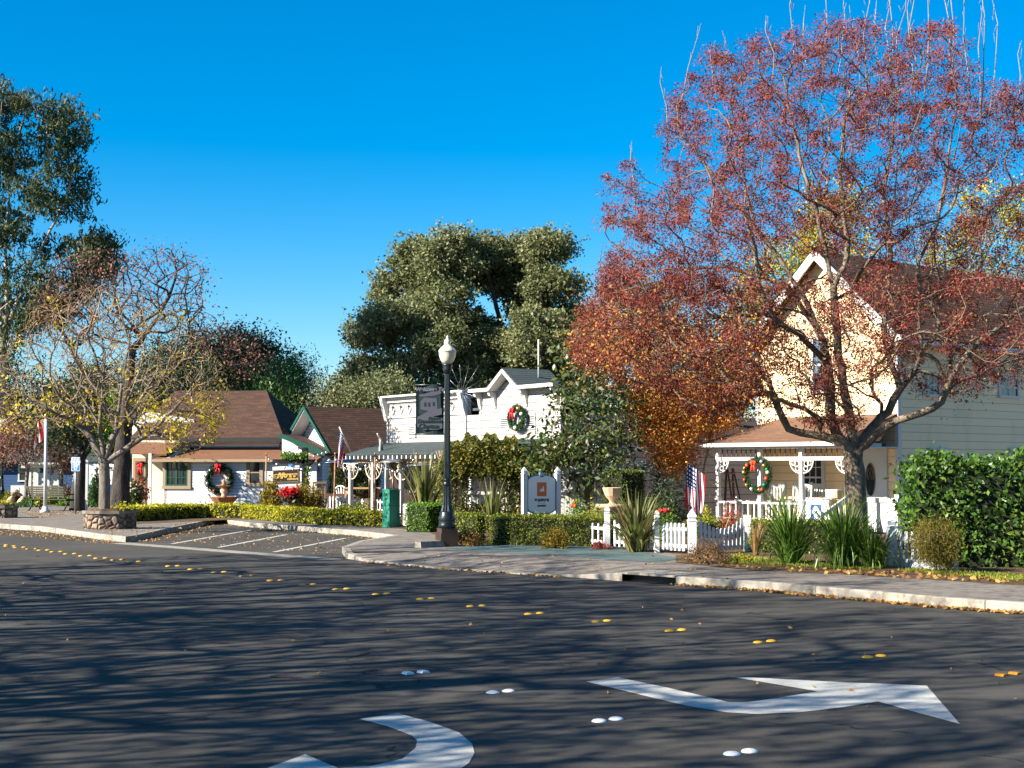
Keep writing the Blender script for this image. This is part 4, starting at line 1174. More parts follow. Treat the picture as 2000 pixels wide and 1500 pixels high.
# entrance porch set back at the left corner
m = MB(); xq = mx(258, 2.2); m.box(xq, -.02, 2.2, 2.32, 0, zl + .9); m.build('entry_wall', M['cream'], mh)
m = MB(); m.slab([(xq - .2, .3, zl + .35), (-.02, .3, zl + .25), (-.02, 2.6, zl + .9), (xq - .2, 2.6, zl + .95)], .08); m.build('entry_roof', M['shingle_rust'], mh)
x0, x1 = mx(265, 2.2), mx(280, 2.2); m = MB(); m.box(x0 - .12, x1 + .12, 2.14, 2.198, .1, 2.25); d_ = m.build('door', M['tan_trim'], mh); m = MB(); m.box(x0, x1, 2.12, 2.139, .25, 2.1); m.build('door_glass', M['wood'], d_)
m = MB(); x = mx(293, .3); m.box(x - .07, x + .07, .25, .39, 0, zl + .28); m.build('porch_post', M['white'], mh)
m = MB(); xq2 = mx(257, d2 + 1); m.prism([(xq2, zl + .9), (-.0, zl + .9), (-.0, mz(300, 820, d2 + 1)), (xq2 + .3, mz(280, 800, d2 + 1)), (xq2, mz(262, 815, d2 + 1))], 'y', d2 + 1, d2 + 1.1); m.build('dormer_wall', M['white'], mh)

# ---- small cupola roof behind, blue house far left
c = P(580, 900, 80.0); m = MB(); cu = thing('garden_pavilion', 'small tan hipped pavilion roof with green eave between the white buildings', 'pavilion', (c.x, c.y, ZP))
z0, z1 = P(580, 850, 80).z - ZP, P(580, 836, 80).z - ZP
m.lathe([(1.35, z0), (.02, z1)], 6, smooth=False); m.build('roof', M['shingle_rust'], cu)
m = MB(); m.lathe([(1.25, z0 - .35), (1.3, z0 - .002)], 6, smooth=False); m.build('eave', M['green_trim'], cu)
m = MB()
for k in range(6): m.tube([(1.1 * math.cos(k * PI / 3), 1.1 * math.sin(k * PI / 3), 0), (1.1 * math.cos(k * PI / 3), 1.1 * math.sin(k * PI / 3), z0 - .3)], .06, 6)
m.build('posts', M['white'], cu)
c = P(60, 960, 92.0); bl = thing('blue_house', 'low dark blue house far back behind the white trellis', 'house', (c.x, c.y, ZP))
zt = P(0, 900, 92).z - ZP
m = MB(); m.box(-9, 8, 0, 8, 0, zt); m.build('wall', M['blue_wall'], bl)
m = MB(); m.slab([(-9.6, -.6, zt - .05), (8.6, -.6, zt - .05), (8.6, 4, zt + 1.9), (-9.6, 4, zt + 1.9)], .1); m.slab([(-9.6, 4.001, zt + 1.9), (8.6, 4.001, zt + 1.9), (8.6, 8.6, zt - .05), (-9.6, 8.6, zt - .05)], .1); m.build('roof', M['roof_grey'], bl)
for x in (-7, -4.2, -.2, 3.2): window(bl, x - .5, x + .5, 1.0, 2.0, 0, nx=2, nz=2)
m = MB(); m.slab([(5.5, -1.5, zt + .15), (9.5, -1.5, zt + .15), (9.5, 0, zt + .5), (5.5, 0, zt + .5)], .08); m.build('awning', M['green_trim'], bl)
# ------------------------------------------------------------------ lettering
def text(par, name, body, size, mat, mx4, bold=.0, shear=0, ex=.004, sx=1.0, align='CENTER'):
    cu = bpy.data.curves.new(name, 'FONT'); cu.body = body; cu.size = size; cu.align_x = align; cu.align_y = 'CENTER'
    cu.offset = bold; cu.shear = shear; cu.extrude = ex
    tmp = bpy.data.objects.new(name, cu); COL.objects.link(tmp)
    dg = bpy.context.evaluated_depsgraph_get(); me = bpy.data.meshes.new_from_object(tmp.evaluated_get(dg))
    bpy.data.objects.remove(tmp); bpy.data.curves.remove(cu)
    me.transform(mx4 @ Matrix.Diagonal((sx, 1, 1, 1)) ); me.materials.clear(); me.materials.append(mat)
    return link(name, me, par)
FRONT = Matrix.Rotation(PI / 2, 4, 'X')                # text facing -y
def at(x, y, z): return Matrix.Translation((x, y, z)) @ FRONT

# ------------------------------------------------------------------ lamp posts
def lamp_post(label, base, hgt, finial=True):
    t = thing('street_lamp', label, 'street lamp', tuple(base), .35, None)
    k = hgt / 4.75
    m = MB(); m.box(-.215, .215, -.215, .215, 0, .30 * k); m.box(-.19, .19, -.19, .19, .301 * k, .42 * k); m.build('plinth', M['rust_iron'], t)
    m = MB(); m.lathe([(.20, .421 * k), (.20, .50 * k), (.185, .53 * k), (.19, .60 * k), (.205, .66 * k), (.17, .72 * k), (.175, .78 * k), (.15, .81 * k)], 20); m.build('base_drum', M['iron'], t)
    m = MB(); m.lathe([(.15, .80 * k), (.115, .95 * k), (.098, 1.15 * k), (.093, 1.40 * k)], 24, flute=.14); m.build('fluted_base', M['iron'], t)
    m = MB(); m.lathe([(.093, 1.40 * k), (.105, 1.42 * k), (.105, 1.45 * k), (.09, 1.47 * k), (.09, 1.52 * k), (.10, 1.54 * k), (.085, 1.57 * k)], 18); m.build('collar', M['iron'], t)
    m = MB(); m.lathe([(.085, 1.57 * k), (.078, 2.4 * k), (.070, 3.3 * k), (.066, 4.02 * k)], 24, flute=.15); m.build('shaft', M['iron'], t)
    m = MB(); m.lathe([(.066, 4.0 * k), (.09, 4.05 * k), (.115, 4.11 * k), (.10, 4.15 * k), (.12, 4.20 * k), (.12, 4.23 * k)], 18); m.build('capital', M['iron'], t)
    g = MB(); g.lathe([(.105, 4.231 * k), (.16, 4.32 * k), (.195, 4.42 * k), (.20, 4.50 * k), (.205, 4.51 * k)], 24); gl = g.build('globe', M['lantern_glass'], t)
    g = MB(); g.lathe([(.212, 4.511 * k), (.205, 4.54 * k), (.16, 4.61 * k), (.085, 4.67 * k), (.07, 4.70 * k), (.085, 4.73 * k), (.065, 4.79 * k), (.028, 4.83 * k), (.035, 4.86 * k), (.005, 4.90 * k)], 24); g.build('globe_lid', M['lantern_glass'], gl)
    return t
lb = G(873, 1067, ZP)
lh = P(878, 655, lb.y).z - ZP
lamp = lamp_post('tall black fluted street lamp with pale acorn globe carrying the green banner', lb, lh * 4.75 / 4.90)
b2 = G(2, 985, ZP); lamp2 = lamp_post('black street lamp far off at the left edge of the photo', b2, (P(2, 812, b2.y).z - ZP) * .97)
# banner
def bp(px, py): return P(px, py, lb.y)
lx0, lx1 = bp(812, 800).x, bp(867, 800).x
zt, zb = bp(840, 751).z, bp(840, 849).z
lean = (bp(868, 751).x - bp(866, 849).x)
bn = thing('street_banner', 'dark green welcome banner with a pale street picture hung on the lamp post', 'banner', (lx1, lb.y, zb))
W_, H_ = lx1 - lx0, zt - zb
m = MB(); 
N_ = 8
for i in range(N_):
    x0 = -W_ + W_ * i / N_; x1 = -W_ + W_ * (i + 1) / N_
    f0 = .025 * math.sin(i * .9); f1 = .025 * math.sin((i + 1) * .9)
    m._add([(x0, f0, 0), (x1, f1, 0), (x1, f1, H_), (x0, f0, H_)], [(0, 1, 2, 3)])
    m._add([(x0, f0 + .006, 0), (x1, f1 + .006, 0), (x1, f1 + .006, H_), (x0, f0 + .006, H_)], [(3, 2, 1, 0)])
m.build('cloth', M['banner_green'], bn)
m = MB(); m.tube([(-W_ - .03, 0, H_ - .01), (.14, 0, H_ - .01)], .02, 6); m.tube([(-W_ - .03, 0, .01), (.14, 0, .01)], .02, 6); m.build('bracket_arms', M['iron'], bn)
def bshape(nm, pts, mat, y=-.035):
    m = MB(); m.prism([(-W_ + p[0] * W_, p[1] * H_) for p in pts], 'y', y, y + .004); return m.build(nm, mat, bn)
bshape('printed_picture', [(.12, .76), (.2, .79), (.5, .76), (.88, .82), (.9, .4), (.7, .43), (.45, .40), (.1, .42)], M['banner_teal'], -.034)
bshape('printed_shop', [(.17, .50), (.17, .66), (.3, .74), (.75, .72), (.78, .50), (.48, .47)], M['banner_light'], -.040)
bshape('printed_road', [(.06, .35), (.45, .47), (.93, .53), (.93, .40), (.6, .36), (.95, .33), (.95, .13), (.8, .10), (.3, .09), (.06, .16)], M['banner_light'], -.039)
bshape('printed_cloud', [(.12, .80), (.35, .82), (.6, .86), (.9, .88), (.9, .82), (.7, .78), (.3, .755), (.12, .76)], M['banner_light'], -.0395)
for (x, z) in ((.3, .56), (.44, .56), (.6, .57)): bshape('printed_window', [(x, z), (x + .07, z), (x + .07, z + .08), (x, z + .08)], M['banner_green'], -.045)
def btext(s, x, z, size, mat, shear=.15, b=.004): text(bn, 'lettering', s, size, mat, at(-W_ + x * W_, -.046, z * H_), b, shear, .002)
btext('Welcome To', .5, .90, .125, M['purple_text']); btext('Historic', .66, .325, .085, M['banner_green']); btext('Downtown', .5, .265, .125, M['banner_green']); btext('Clayton', .46, .165, .15, M['banner_green'])

# ------------------------------------------------------------------ wreaths
def wreath(name, label, c, R, r, rz, nleaf, leaf, baubles, bow, bowmat, sag=1.0, group=None, bsz=.07):
    """ring in the local xz plane facing -y"""
    t = thing(name, label, 'wreath', tuple(c), rz, group)
    a = rng.uniform(0, 2 * PI, nleaf); q = rng.uniform(0, 2 * PI, nleaf); rr = r * rng.uniform(.3, 1.12, nleaf)
    p = np.stack([(R + rr * np.cos(q)) * np.cos(a), rr * np.sin(q) * .8, (R * sag + rr * np.cos(q)) * np.sin(a)], 1)
    quads_mesh('greenery', leaf_quads(p, leaf, .3), M['L_wreath'], t, world=False)
    m = MB(); m.tube([(R * math.cos(k * PI / 10), 0, R * sag * math.sin(k * PI / 10)) for k in range(21)], r * .55, 8); m.build('ring', M['core'], t)
    for (deg, mat, off_) in baubles:
        a_ = math.radians(deg); m = MB(); m.ball(((R + off_ * r) * math.cos(a_), -r * .85, (R * sag + off_ * r) * math.sin(a_)), bsz * rnd.uniform(.8, 1.15), 10, 7); m.build('bauble', M[mat], t)
    if bow:
        bx, bz, bs = bow; m = MB(); y = -r * 1.0
        for s in (-1, 1):
            for k, (dx, dz, sc) in enumerate(((.5, .25, .5), (.45, -.12, .42), (.18, .42, .4))):
                m.ball((bx + s * dx * bs, y - .01 * k, bz + dz * bs), bs * sc * .75, 8, 6, .75)
            m.tube([(bx, y, bz), (bx + s * bs * .35, y - .02, bz - bs * .8), (bx + s * bs * .5, y, bz - bs * 1.7)], [bs * .2, bs * .22, bs * .25], 6)
        m.ball((bx, y - .06, bz), bs * .32, 8, 6); m.build('bow', bowmat, t)
    return t
B = lambda *a: a
c = mf.w(*[mf.hit(428, 936, -.16)[0], -.16]); zc_ = mf.hit(428, 936, -.16)[1]
sc = YM / FPX
wreath('wall_wreath', 'large dark wreath with a red bow on the white restaurant wall behind the fountain', (c.x, c.y, zc_), 23 * sc, 7 * sc, math.radians(-6), 3500, .09,
       [B(200, 'silver', 0), B(160, 'silver', .2), B(250, 'red_bauble', 0), B(310, 'silver', 0), B(20, 'red_bauble', .1), B(345, 'silver', 0), B(135, 'silver', .1)], (0, 25 * sc, 9 * sc), M['red_ribbon'], 1.02, bsz=.07)
hx, hz_ = wf.hit(1008, 816, -.25); c = wf.w(hx, -.22); sc = c.y / FPX
wreath('gable_wreath', 'green wreath with a long red bow on the white false front under the gable', (c.x, c.y, hz_), 16 * sc * 1.55, 6.2 * sc, cth, 3200, .08,
       [B(20, 'cream', 0), B(275, 'cream', 0), B(60, 'gold', .1)], (-.15, 14 * sc, 9.5 * sc), M['red_ribbon'], .80)
hx, hz_ = yf.hit(1481, 927, py_ - .12); c = yf.w(hx, py_ - .16); sc = c.y / FPX
wreath('porch_wreath', 'green wreath with coloured baubles and an orange red bow on the porch post', (c.x, c.y, hz_), 24 * sc * 1.25, 6.6 * sc * 1.1, TH, 4200, .06,
       [B(155, 'gold', .1), B(172, 'gold', 0), B(200, 'red_bauble', 0), B(222, 'gold', .1), B(250, 'silver', 0), B(288, 'gold', .1), B(300, 'red_bauble', .4), B(318, 'green_bauble', -.1), B(345, 'red_bauble', -.2), B(20, 'green_bauble', .1), B(38, 'gold', -.2), B(58, 'silver', 0), B(140, 'red_bauble', -.3), B(8, 'cream', .2)],
       (-.06, 22 * sc, 9 * sc), M['orange_ribbon'], 1.0, bsz=.055)
c = P(281, 921, YM + 1.0)
wreath('pillar_wreath', 'dark wreath with a red bow beside the restaurant door left of the window', tuple(c), .30, .13, math.radians(-35), 900, .07, [], (-.12, .28, .24), M['red_ribbon'], 1.25)

# ------------------------------------------------------------------ fences
def pickets(par, a, b, h, n, w=.065, top='round', arch=0.0, z0=.06, rails=(.25, .8), mat='fence_white'):
    """one panel of pickets from a to b (local xy)"""
    a = Vector((a[0], a[1], 0)); b = Vector((b[0], b[1], 0)); d = (b - a); L = d.length; rz = math.atan2(d.y, d.x)
    m = MB(); m.xf = Matrix.Translation(a) @ Matrix.Rotation(rz, 4, 'Z')
    for i in range(n):
        t = (i + .5) / n; x = L * t; hh = h - arch * (1 - (2 * t - 1) ** 2)
        if top == 'round': pr = [(x - w / 2, z0), (x + w / 2, z0), (x + w / 2, hh - w * .4), (x + w * .3, hh - w * .08), (x, hh), (x - w * .3, hh - w * .08), (x - w / 2, hh - w * .4)]
        else: pr = [(x - w / 2, z0), (x + w / 2, z0), (x + w / 2, hh - w * .7), (x, hh), (x - w / 2, hh - w * .7)]
        m.prism(pr, 'y', -.012, .012)
    for r in rails:
        k = 8
        for i in range(k):
            t0, t1 = i / k, (i + 1) / k
            z = lambda t: (h - arch * (1 - (2 * t - 1) ** 2)) * r if r > .5 else h * r
            m.bar((L * t0, .03, z(t0)), (L * t1, .03, z(t1)), .03, .07)
    return m.build('picket_panel', M[mat], par)
def fpost(par, p, h, s=.13, fin=True, mat='fence_white'):
    m = MB(); m.box(p[0] - s / 2, p[0] + s / 2, p[1] - s / 2, p[1] + s / 2, 0, h); o = m.build('post', M[mat], par)
    if fin:
        m = MB(); k = s / .13; m.xf = Matrix.Translation((p[0], p[1], h + .001)) @ Matrix.Rotation(PI / 4, 4, 'Z')
        m.lathe([(.105 * k, 0), (.105 * k, .02 * k), (.07 * k, .03 * k), (.098 * k, .075 * k), (.09 * k, .10 * k), (.01, .20 * k)], 4, smooth=False); m.build('finial', M[mat], o)
    return o
def rel(t, p): return (p[0] - t.location.x, p[1] - t.location.y)
# garden fence and gate of the yellow house
A = G(1352, 1082, ZP); hA = P(1352, 1030, A.y).z - ZP
fg = thing('garden_gate', 'white picket gate with a dipped top between two tall posts', 'gate', tuple(A))
Bp = G(1460, 1077.5, ZP); hB = P(1460, 1006, Bp.y).z - ZP
fpost(fg, (0, 0), P(1352, 1018, A.y).z - ZP, .17); fpost(fg, rel(fg, Bp), hB, .14, False)
pickets(fg, (.14, -.02), (rel(fg, Bp)[0] - .08, rel(fg, Bp)[1]), hB - .02, 11, .07, 'round', .25, rails=(.18, .72))
L0 = G(1186, 1072, ZP)
ff = thing('picket_fence', 'low white picket fence behind the big flax clump, left of the gate', 'fence', tuple(L0))
fpost(ff, (0, 0), P(1186, 1003, L0.y).z - ZP, .12)
q = G(1283, 1079, ZP)
hh = P(1320, 1022, A.y).z - ZP
pickets(ff, (.12, 0), rel(ff, q), hh, 9, .065); fpost(ff, rel(ff, q), hh + .12, .10); pickets(ff, (rel(ff, q)[0] + .1, rel(ff, q)[1]), (rel(ff, A)[0] - .14, rel(ff, A)[1]), hh, 6, .065)
L1 = G(1090, 1052, ZP)
fb = thing('picket_fence', 'white picket fence behind the long dark hedge and dentist sign', 'fence', tuple(L1))
pickets(fb, (-.6, .1), rel(fb, L0), P(1150, 1010, L1.y).z - ZP, 14, .065)
# fence by the laurel hedge
A2 = G(1742, 1106, ZP); B2 = G(1864, 1117, ZP)
fr_ = thing('picket_fence', 'white picket fence with pointed post half hidden by the olive bush and laurel', 'fence', tuple(A2))
fpost(fr_, (0, 0), P(1742, 1030, A2.y).z - ZP, .17); hh = P(1770, 1036, A2.y).z - ZP
pickets(fr_, (.1, -.05), rel(fr_, B2), hh, 9, .08, rails=(.15, .78)); 
m = MB(); m.bar((0, -.02, .08), (rel(fr_, B2)[0], rel(fr_, B2)[1] - .02, .08), .05, .16); m.build('kickboard', M['fence_white'], fr_)
fpost(fr_, rel(fr_, B2), .42, .11, False)
# patio fence (far)
a = G(628, 1001, ZP); b = G(752, 1004, ZP); pf = thing('picket_fence', 'far white picket fence along the restaurant patio', 'fence', tuple(a))
hp = P(690, 973, a.y).z - ZP
a, b = Vector((0, 0)), Vector(rel(pf, b)); pm = a.lerp(b, .5) + Vector((0, .8))
pickets(pf, a, pm, hp + .1, 10, .07, 'pt'); pickets(pf, pm, b, hp, 10, .07, 'pt')
a = G(786, 1031, ZP); b = G(822, 1032, ZP); pf2 = thing('picket_fence', 'short white picket return between green cabinet and clay urn', 'fence', tuple(a)); pickets(pf2, (0, .2), (rel(pf2, b)[0], rel(pf2, b)[1] + .2), P(800, 984, a.y).z - ZP, 7, .09)
a = G(1100, 1010, ZP); wfz = thing('board_fence', 'white painted board fence seen through the magnolia', 'fence', tuple(P(1130, 1012, 44)))
m = MB()
for i in range(14): m.prism([(i * .16 - .9, -.4), (i * .16 - .75, -.4), (i * .16 - .75, 1.55), (i * .16 - .825, 1.68), (i * .16 - .9, 1.55)], 'y', -.02, .02)
m.box(-.95, 1.35, .021, .07, .3, .4); m.box(-.95, 1.35, .021, .07, 1.2, 1.3); m.build('boards', M['white'], wfz)

# ------------------------------------------------------------------ dentist sign
a = G(1024, 1046, ZP); b = G(1090, 1046, ZP)
rz = .50
ds = thing('dentist_sign', 'pale grey oval-topped dentist sign with orange emblem between two white posts', 'sign', ((a.x + b.x) / 2, a.y, ZP), rz)
Wd = (b.x - a.x) / 2 / math.cos(.5)
zt_ = P(1024, 926, a.y).z - ZP
for s in (-1, 1): fpost(ds, (s * Wd, 0), zt_, .125)
def dz(py): return P(1057, py, a.y).z - ZP
pxm = a.y / FPX
def outline(w, zt, zs, zb2, zbb):
    r = []
    for k in range(13):
        t = PI - PI * k / 12; r.append((w * math.cos(t), zs + (zt - zs) * math.sin(t)))
    for k in range(13):
        t = -PI * k / 12; r.append((w * math.cos(t), zb2 + (zb2 - zbb) * math.sin(t)))
    return r
m = MB(); m.prism(outline(Wd - .07, dz(926), dz(938), dz(994), dz(1005)), 'y', -.03, .03); m.build('board_border', M['sign_blue'], ds)
m = MB(); m.prism(outline(Wd - .10, dz(928.5), dz(939), dz(993), dz(1002.5)), 'y', -.036, -.0302); m.build('board_face', M['sign_grey'], ds)
m = MB(); m.prism([(.075 * math.cos(k * PI / 9), dz(927) + .07 * math.sin(k * PI / 9)) for k in range(18)], 'y', -.05, .02); m.build('number_disc', M['sign_blue'], ds)
text(ds, 'number', '6115', .07, M['sign_white'], at(0, -.052, dz(927)), .002)
m = MB(); hw = 10.5 * pxm; m.box(-hw, hw, -.041, -.0362, dz(969), dz(942)); em = m.build('emblem_panel', M['orange_sign'], ds)
e = pxm; m = MB(); zb0 = dz(960)
m.prism([(-5.5 * e, zb0), (5.5 * e, zb0), (5.5 * e, zb0 + .6 * e), (-5.5 * e, zb0 + .6 * e)], 'y', -.046, -.0412)
m.prism([(-4 * e, zb0 + .7 * e), (1.2 * e, zb0 + .7 * e), (1.2 * e, zb0 + 4 * e), (-.5 * e, zb0 + 6.2 * e), (-4 * e, zb0 + 4 * e)], 'y', -.0455, -.0412)
m.prism([(1.4 * e, zb0 + .7 * e), (4.6 * e, zb0 + .7 * e), (4.6 * e, zb0 + 7.5 * e), (3 * e, zb0 + 11.5 * e), (1.4 * e, zb0 + 7.5 * e)], 'y', -.046, -.0412)
m.build('emblem', M['sign_white'], em)
text(ds, 'lettering', 'BRADBURN', 6.6 * pxm, M['brown_text'], at(0, -.038, dz(977)), .008, 0, .002, .92)
text(ds, 'lettering', 'DENTISTRY', 4.6 * pxm, M['brown_text'], at(0, -.038, dz(988)), .005, 0, .002, .82)
m = MB(); m.box(-8.5 * e, 8.5 * e, -.039, -.0362, dz(983), dz(982.3)); m.build('rule_line', M['brown_text'], ds)

# ------------------------------------------------------------------ restaurant sign
a = G(590, 1003, ZP)
rs = thing('restaurant_sign', 'brown restaurant sign board hanging from a thick black post and beam with a garland', 'sign', tuple(a))
def rx(px): return P(px, 900, a.y).x - a.x
def rzz(py): return P(580, py, a.y).z - ZP
m = MB(); m.box(-.02, .22, -.11, .13, 0, rzz(876)); m.box(0, .20, -.09, .11, rzz(876), rzz(874)); m.build('post', M['black'], rs)
m = MB(); m.box(rx(533), rx(611), -.11, -.162 + .27, rzz(905), rzz(897)); m.bar((.5, 0, rzz(897)), (.16, 0, rzz(915)), .08); m.build('beam', M['black'], rs)
m = MB(); m.xf = Matrix.Translation((0, -.02, 0)); m.prism([(rx(534), rzz(950)), (rx(587), rzz(948)), (rx(585), rzz(909)), (rx(533), rzz(912))], 'y', -.05, .05); m.build('backing_board', M['sign_white'], rs)
m = MB(); m.prism([(rx(534), rzz(943.5)), (rx(585), rzz(941)), (rx(584.5), rzz(915.5)), (rx(534), rzz(918.5))], 'y', -.12, -.0702); fc = m.build('sign_face', M['brown_panel'], rs)
m = MB()
cs = [(rx(535.5), rzz(942.3)), (rx(583.7), rzz(940)), (rx(583.3), rzz(916.8)), (rx(535.5), rzz(919.6))]
for i in range(4): m.bar((cs[i][0], -.125, cs[i][1]), (cs[(i + 1) % 4][0], -.125, cs[(i + 1) % 4][1]), .02)
m.build('gold_border', M['tan_trim'], fc)
pr = a.y / FPX
tl = Matrix.Rotation(math.radians(1.8), 4, 'Y').inverted()
text(fc, 'lettering', 'M', 13 * pr, M['gold_text'], at(rx(548), -.128, rzz(929.5)), .03, .35, .004)
text(fc, 'lettering', 'ORESI\'S', 8.6 * pr, M['gold_text'], Matrix.Translation((rx(568.5), -.128, rzz(929))) @ FRONT @ Matrix.Rotation(math.radians(2), 4, 'Z'), .02, 0, .004, .92)
text(fc, 'lettering', 'CHOPHOUSE', 4.2 * pr, M['gold_text'], Matrix.Translation((rx(572.5), -.128, rzz(935.7))) @ FRONT @ Matrix.Rotation(math.radians(2), 4, 'Z'), .008, 0, .004, .82)
m = MB(); m.tube([(rx(541) + .1 * math.cos(k * .6), -.128, rzz(930.5) + .08 * math.sin(k * .6)) for k in range(11)], .016, 5); m.build('flourish', M['gold_text'], fc)
m = MB(); m.box(rx(564), rx(572), -.115, -.1101, rzz(909.5), rzz(906)); m.build('blue_tag', M['blue_sign'], rs)
gar = thing('garland', 'green garland with small lights draped over the restaurant sign beam', 'garland', (a.x, a.y - .05, ZP + rzz(895)))
p = np.stack([rng.uniform(rx(550), rx(600), 560), rng.normal(0, .1, 560), rng.normal(0, .08, 560) + .08], 1); p2 = np.stack([rng.normal(.2, .06, 220), rng.normal(0, .08, 220), rng.uniform(-1.9, 0, 220)], 1)
quads_mesh('foliage', leaf_quads(np.concatenate([p, p2]), .12, .5), M['L_hedge_g'], gar, False)
for k in range(6):
    m = MB(); m.ball((rx(598) + .16 * k, -.05, .08 + .05 * k - .1), .05, 8, 6); m.build('bulb', M['silver'], gar)

# ------------------------------------------------------------------ small blue sign, museum sign, bench, flagpole, pergola
a = G(147, 1003, ZP); bs = thing('parking_sign', 'small blue sign with white lettering on a grey steel post by the stone planter', 'sign', tuple(a))
zt_, zb_ = P(145, 893, a.y).z - ZP, P(145, 920, a.y).z - ZP; hw = 8 * a.y / FPX
m = MB(); m.tube([(0, 0, 0), (-.02, 0, zt_ - .05)], .035, 8); m.build('post', M['steel_pole'], bs)
m = MB(); m.box(-hw, hw, -.07, -.04, zb_, zt_); pl_ = m.build('plate', M['sign_white'], bs); m = MB(); m.box(-hw + .02, hw - .02, -.074, -.0702, zb_ + .02, zt_ - .02); m.build('blue_face', M['blue_sign'], pl_)
for k, s in enumerate(('PUBLIC', 'PARKING', '2 HOUR', 'LIMIT', '8-5')): text(pl_, 'lettering', s, .115, M['sign_white'], at(0, -.076, zt_ - .09 - k * (zt_ - zb_ - .12) / 4.6), .004, 0, .001, .8)
a = P(188, 980, 62); ms = thing('museum_sign', 'pale grey sign board with dark lettering behind the big tree trunks', 'sign', (a.x, a.y, ZP))
z0, z1 = P(188, 946, 62).z - ZP, P(188, 906, 62).z - ZP
m = MB(); m.box(-.35, 1.3, -.03, .03, z0, z1); m.build('board', M['sign_grey'], ms); MB().box(-.45, -.355, -.05, .05, 0, z1 + .2).build('post', M['white'], ms); MB().box(1.305, 1.4, -.05, .05, 0, z1 + .2).build('post', M['white'], ms)
text(ms, 'lettering', 'MUSEUM', .26, M['brown_text'], at(.48, -.034, z1 - .22), .006); text(ms, 'lettering', 'Tours', .2, M['brown_text'], at(.35, -.034, z0 + .2), .004)

a = G(84, 998, ZP); s_ = a.y / 50
be = thing('park_bench', 'dark green slatted park bench seen from behind on the plaza', 'bench', (G(102, 998, ZP).x, G(102, 998, ZP).y, ZP), math.radians(152))
bw = 1.05
def slat(par, nm, ys, z0, z1, ybk=None):
    m = MB()
    for i in range(ys):
        t = i / max(1, ys - 1)
        if ybk is None: m.box(-bw, bw, -.28 + .5 * t, -.28 + .5 * t + .07, z0 + .02 * abs(t - .5), z0 + .02 * abs(t - .5) + .035)
        else: y = ybk + .16 * t; z = z0 + (z1 - z0) * t; m.box(-bw, bw, y, y + .03, z, z + .075)
    return m.build(nm, BW, par)
BW = paint('bench_slats', (.035, .032, .018), .6, .2)
slat(be, 'seat', 6, .46, .46); slat(be, 'backrest', 5, .58, .95, .26)
for s in (-1, 1):
    x = s * bw * .93; m = MB(); m.tube([(x, -.34, 0), (x, -.25, .12), (x, -.29, .3), (x, -.27, .45), (x, .2, .44), (x, .28, .6), (x, .43, 1.03)], .032, 6); m.tube([(x, .2, .44), (x, .16, .3), (x, .26, .12), (x, .38, 0)], .032, 6); m.tube([(x, -.3, .45), (x, -.34, .66), (x, -.2, .70), (x, .3, .68)], .03, 6); m.build('end_frame', M['black'], be)

a = G(88, 1001, ZP); fp = thing('flagpole', 'white flagpole on the plaza carrying the furled red flag', 'flagpole', tuple(a))
zf = P(87, 815, a.y).z - ZP
m = MB(); m.tube([(0, 0, .25), (-.02, 0, zf)], [.075, .06], 10); m.build('pole', M['white'], fp); m = MB(); m.lathe([(.2, 0), (.2, .08), (.12, .14), (.10, .25)], 14); m.build('base', M['white'], fp); m = MB(); m.ball((-.02, 0, zf + .07), .09, 10, 7); m.build('finial', M['gold'], fp)

def flag_cloth(name, label, top, bot, width, hang, mat, folds=3, amp=.08, rz=0, tip=0.0, group=None, cat='flag', nx=22, nz=14):
    """flag hung by its hoist edge from top to bot; cloth falls down along a draped fold"""
    top = Vector(top); bot = Vector(bot)
    t = thing(name, label, cat, tuple(top), 0, group)
    m = MB(); m.s = True
    dirx = Vector((math.cos(rz), math.sin(rz), 0)); ny = Vector((-dirx.y, dirx.x, 0))
    g = []
    for j in range(nz + 1):
        v = j / nz; row = []
        hoist = bot.lerp(top, v)
        for i in range(nx + 1):
            u = i / nx
            p = hoist + dirx * (width * u * (1 - .35 * u)) + Vector((0, 0, -hang * u ** 1.25 * (.8 + .2 * v))) + ny * (amp * math.sin(u * folds * 2 * PI + v * 1.7) * (.3 + u))
            p += dirx * (amp * .5 * math.sin(u * folds * PI + v * 3))
            row.append(p - top)
        g.append(row)
    vs = [p for r in g for p in r]; fs = []; uv = []
    for j in range(nz):
        for i in range(nx):
            k = j * (nx + 1) + i; fs.append((k, k + 1, k + nx + 2, k + nx + 1))
            uv.append([(i / nx, j / nz), ((i + 1) / nx, j / nz), ((i + 1) / nx, (j + 1) / nz), (i / nx, (j + 1) / nz)])
    m._add(vs, fs, uv); m.build('cloth', mat, t)
    return t
tp = P(85, 818, a.y); bt = P(86, 858, a.y)
flag_cloth('red_flag', 'red and white flag hanging limp at the top of the white flagpole', tp, bt, -.55, .5, M['flag_red'], 2, .12)
# porch flag: staff bracketed to the porch post
p0 = yf.w(posts[0] - .06, py_ - .05); zz = yf.hit(1401, 951, py_)[1]; p0.z = zz
p1 = P(1342, 905, p0.y - 1.2)
tt = flag_cloth('porch_flag', 'large striped star flag hanging from an angled staff on the yellow house porch', (0, 0, 0), (0, 0, 1), .1, .1, M['flag'])
for ch in list(KIDS[tt.name]): bpy.data.objects.remove(ch)
KIDS[tt.name] = []
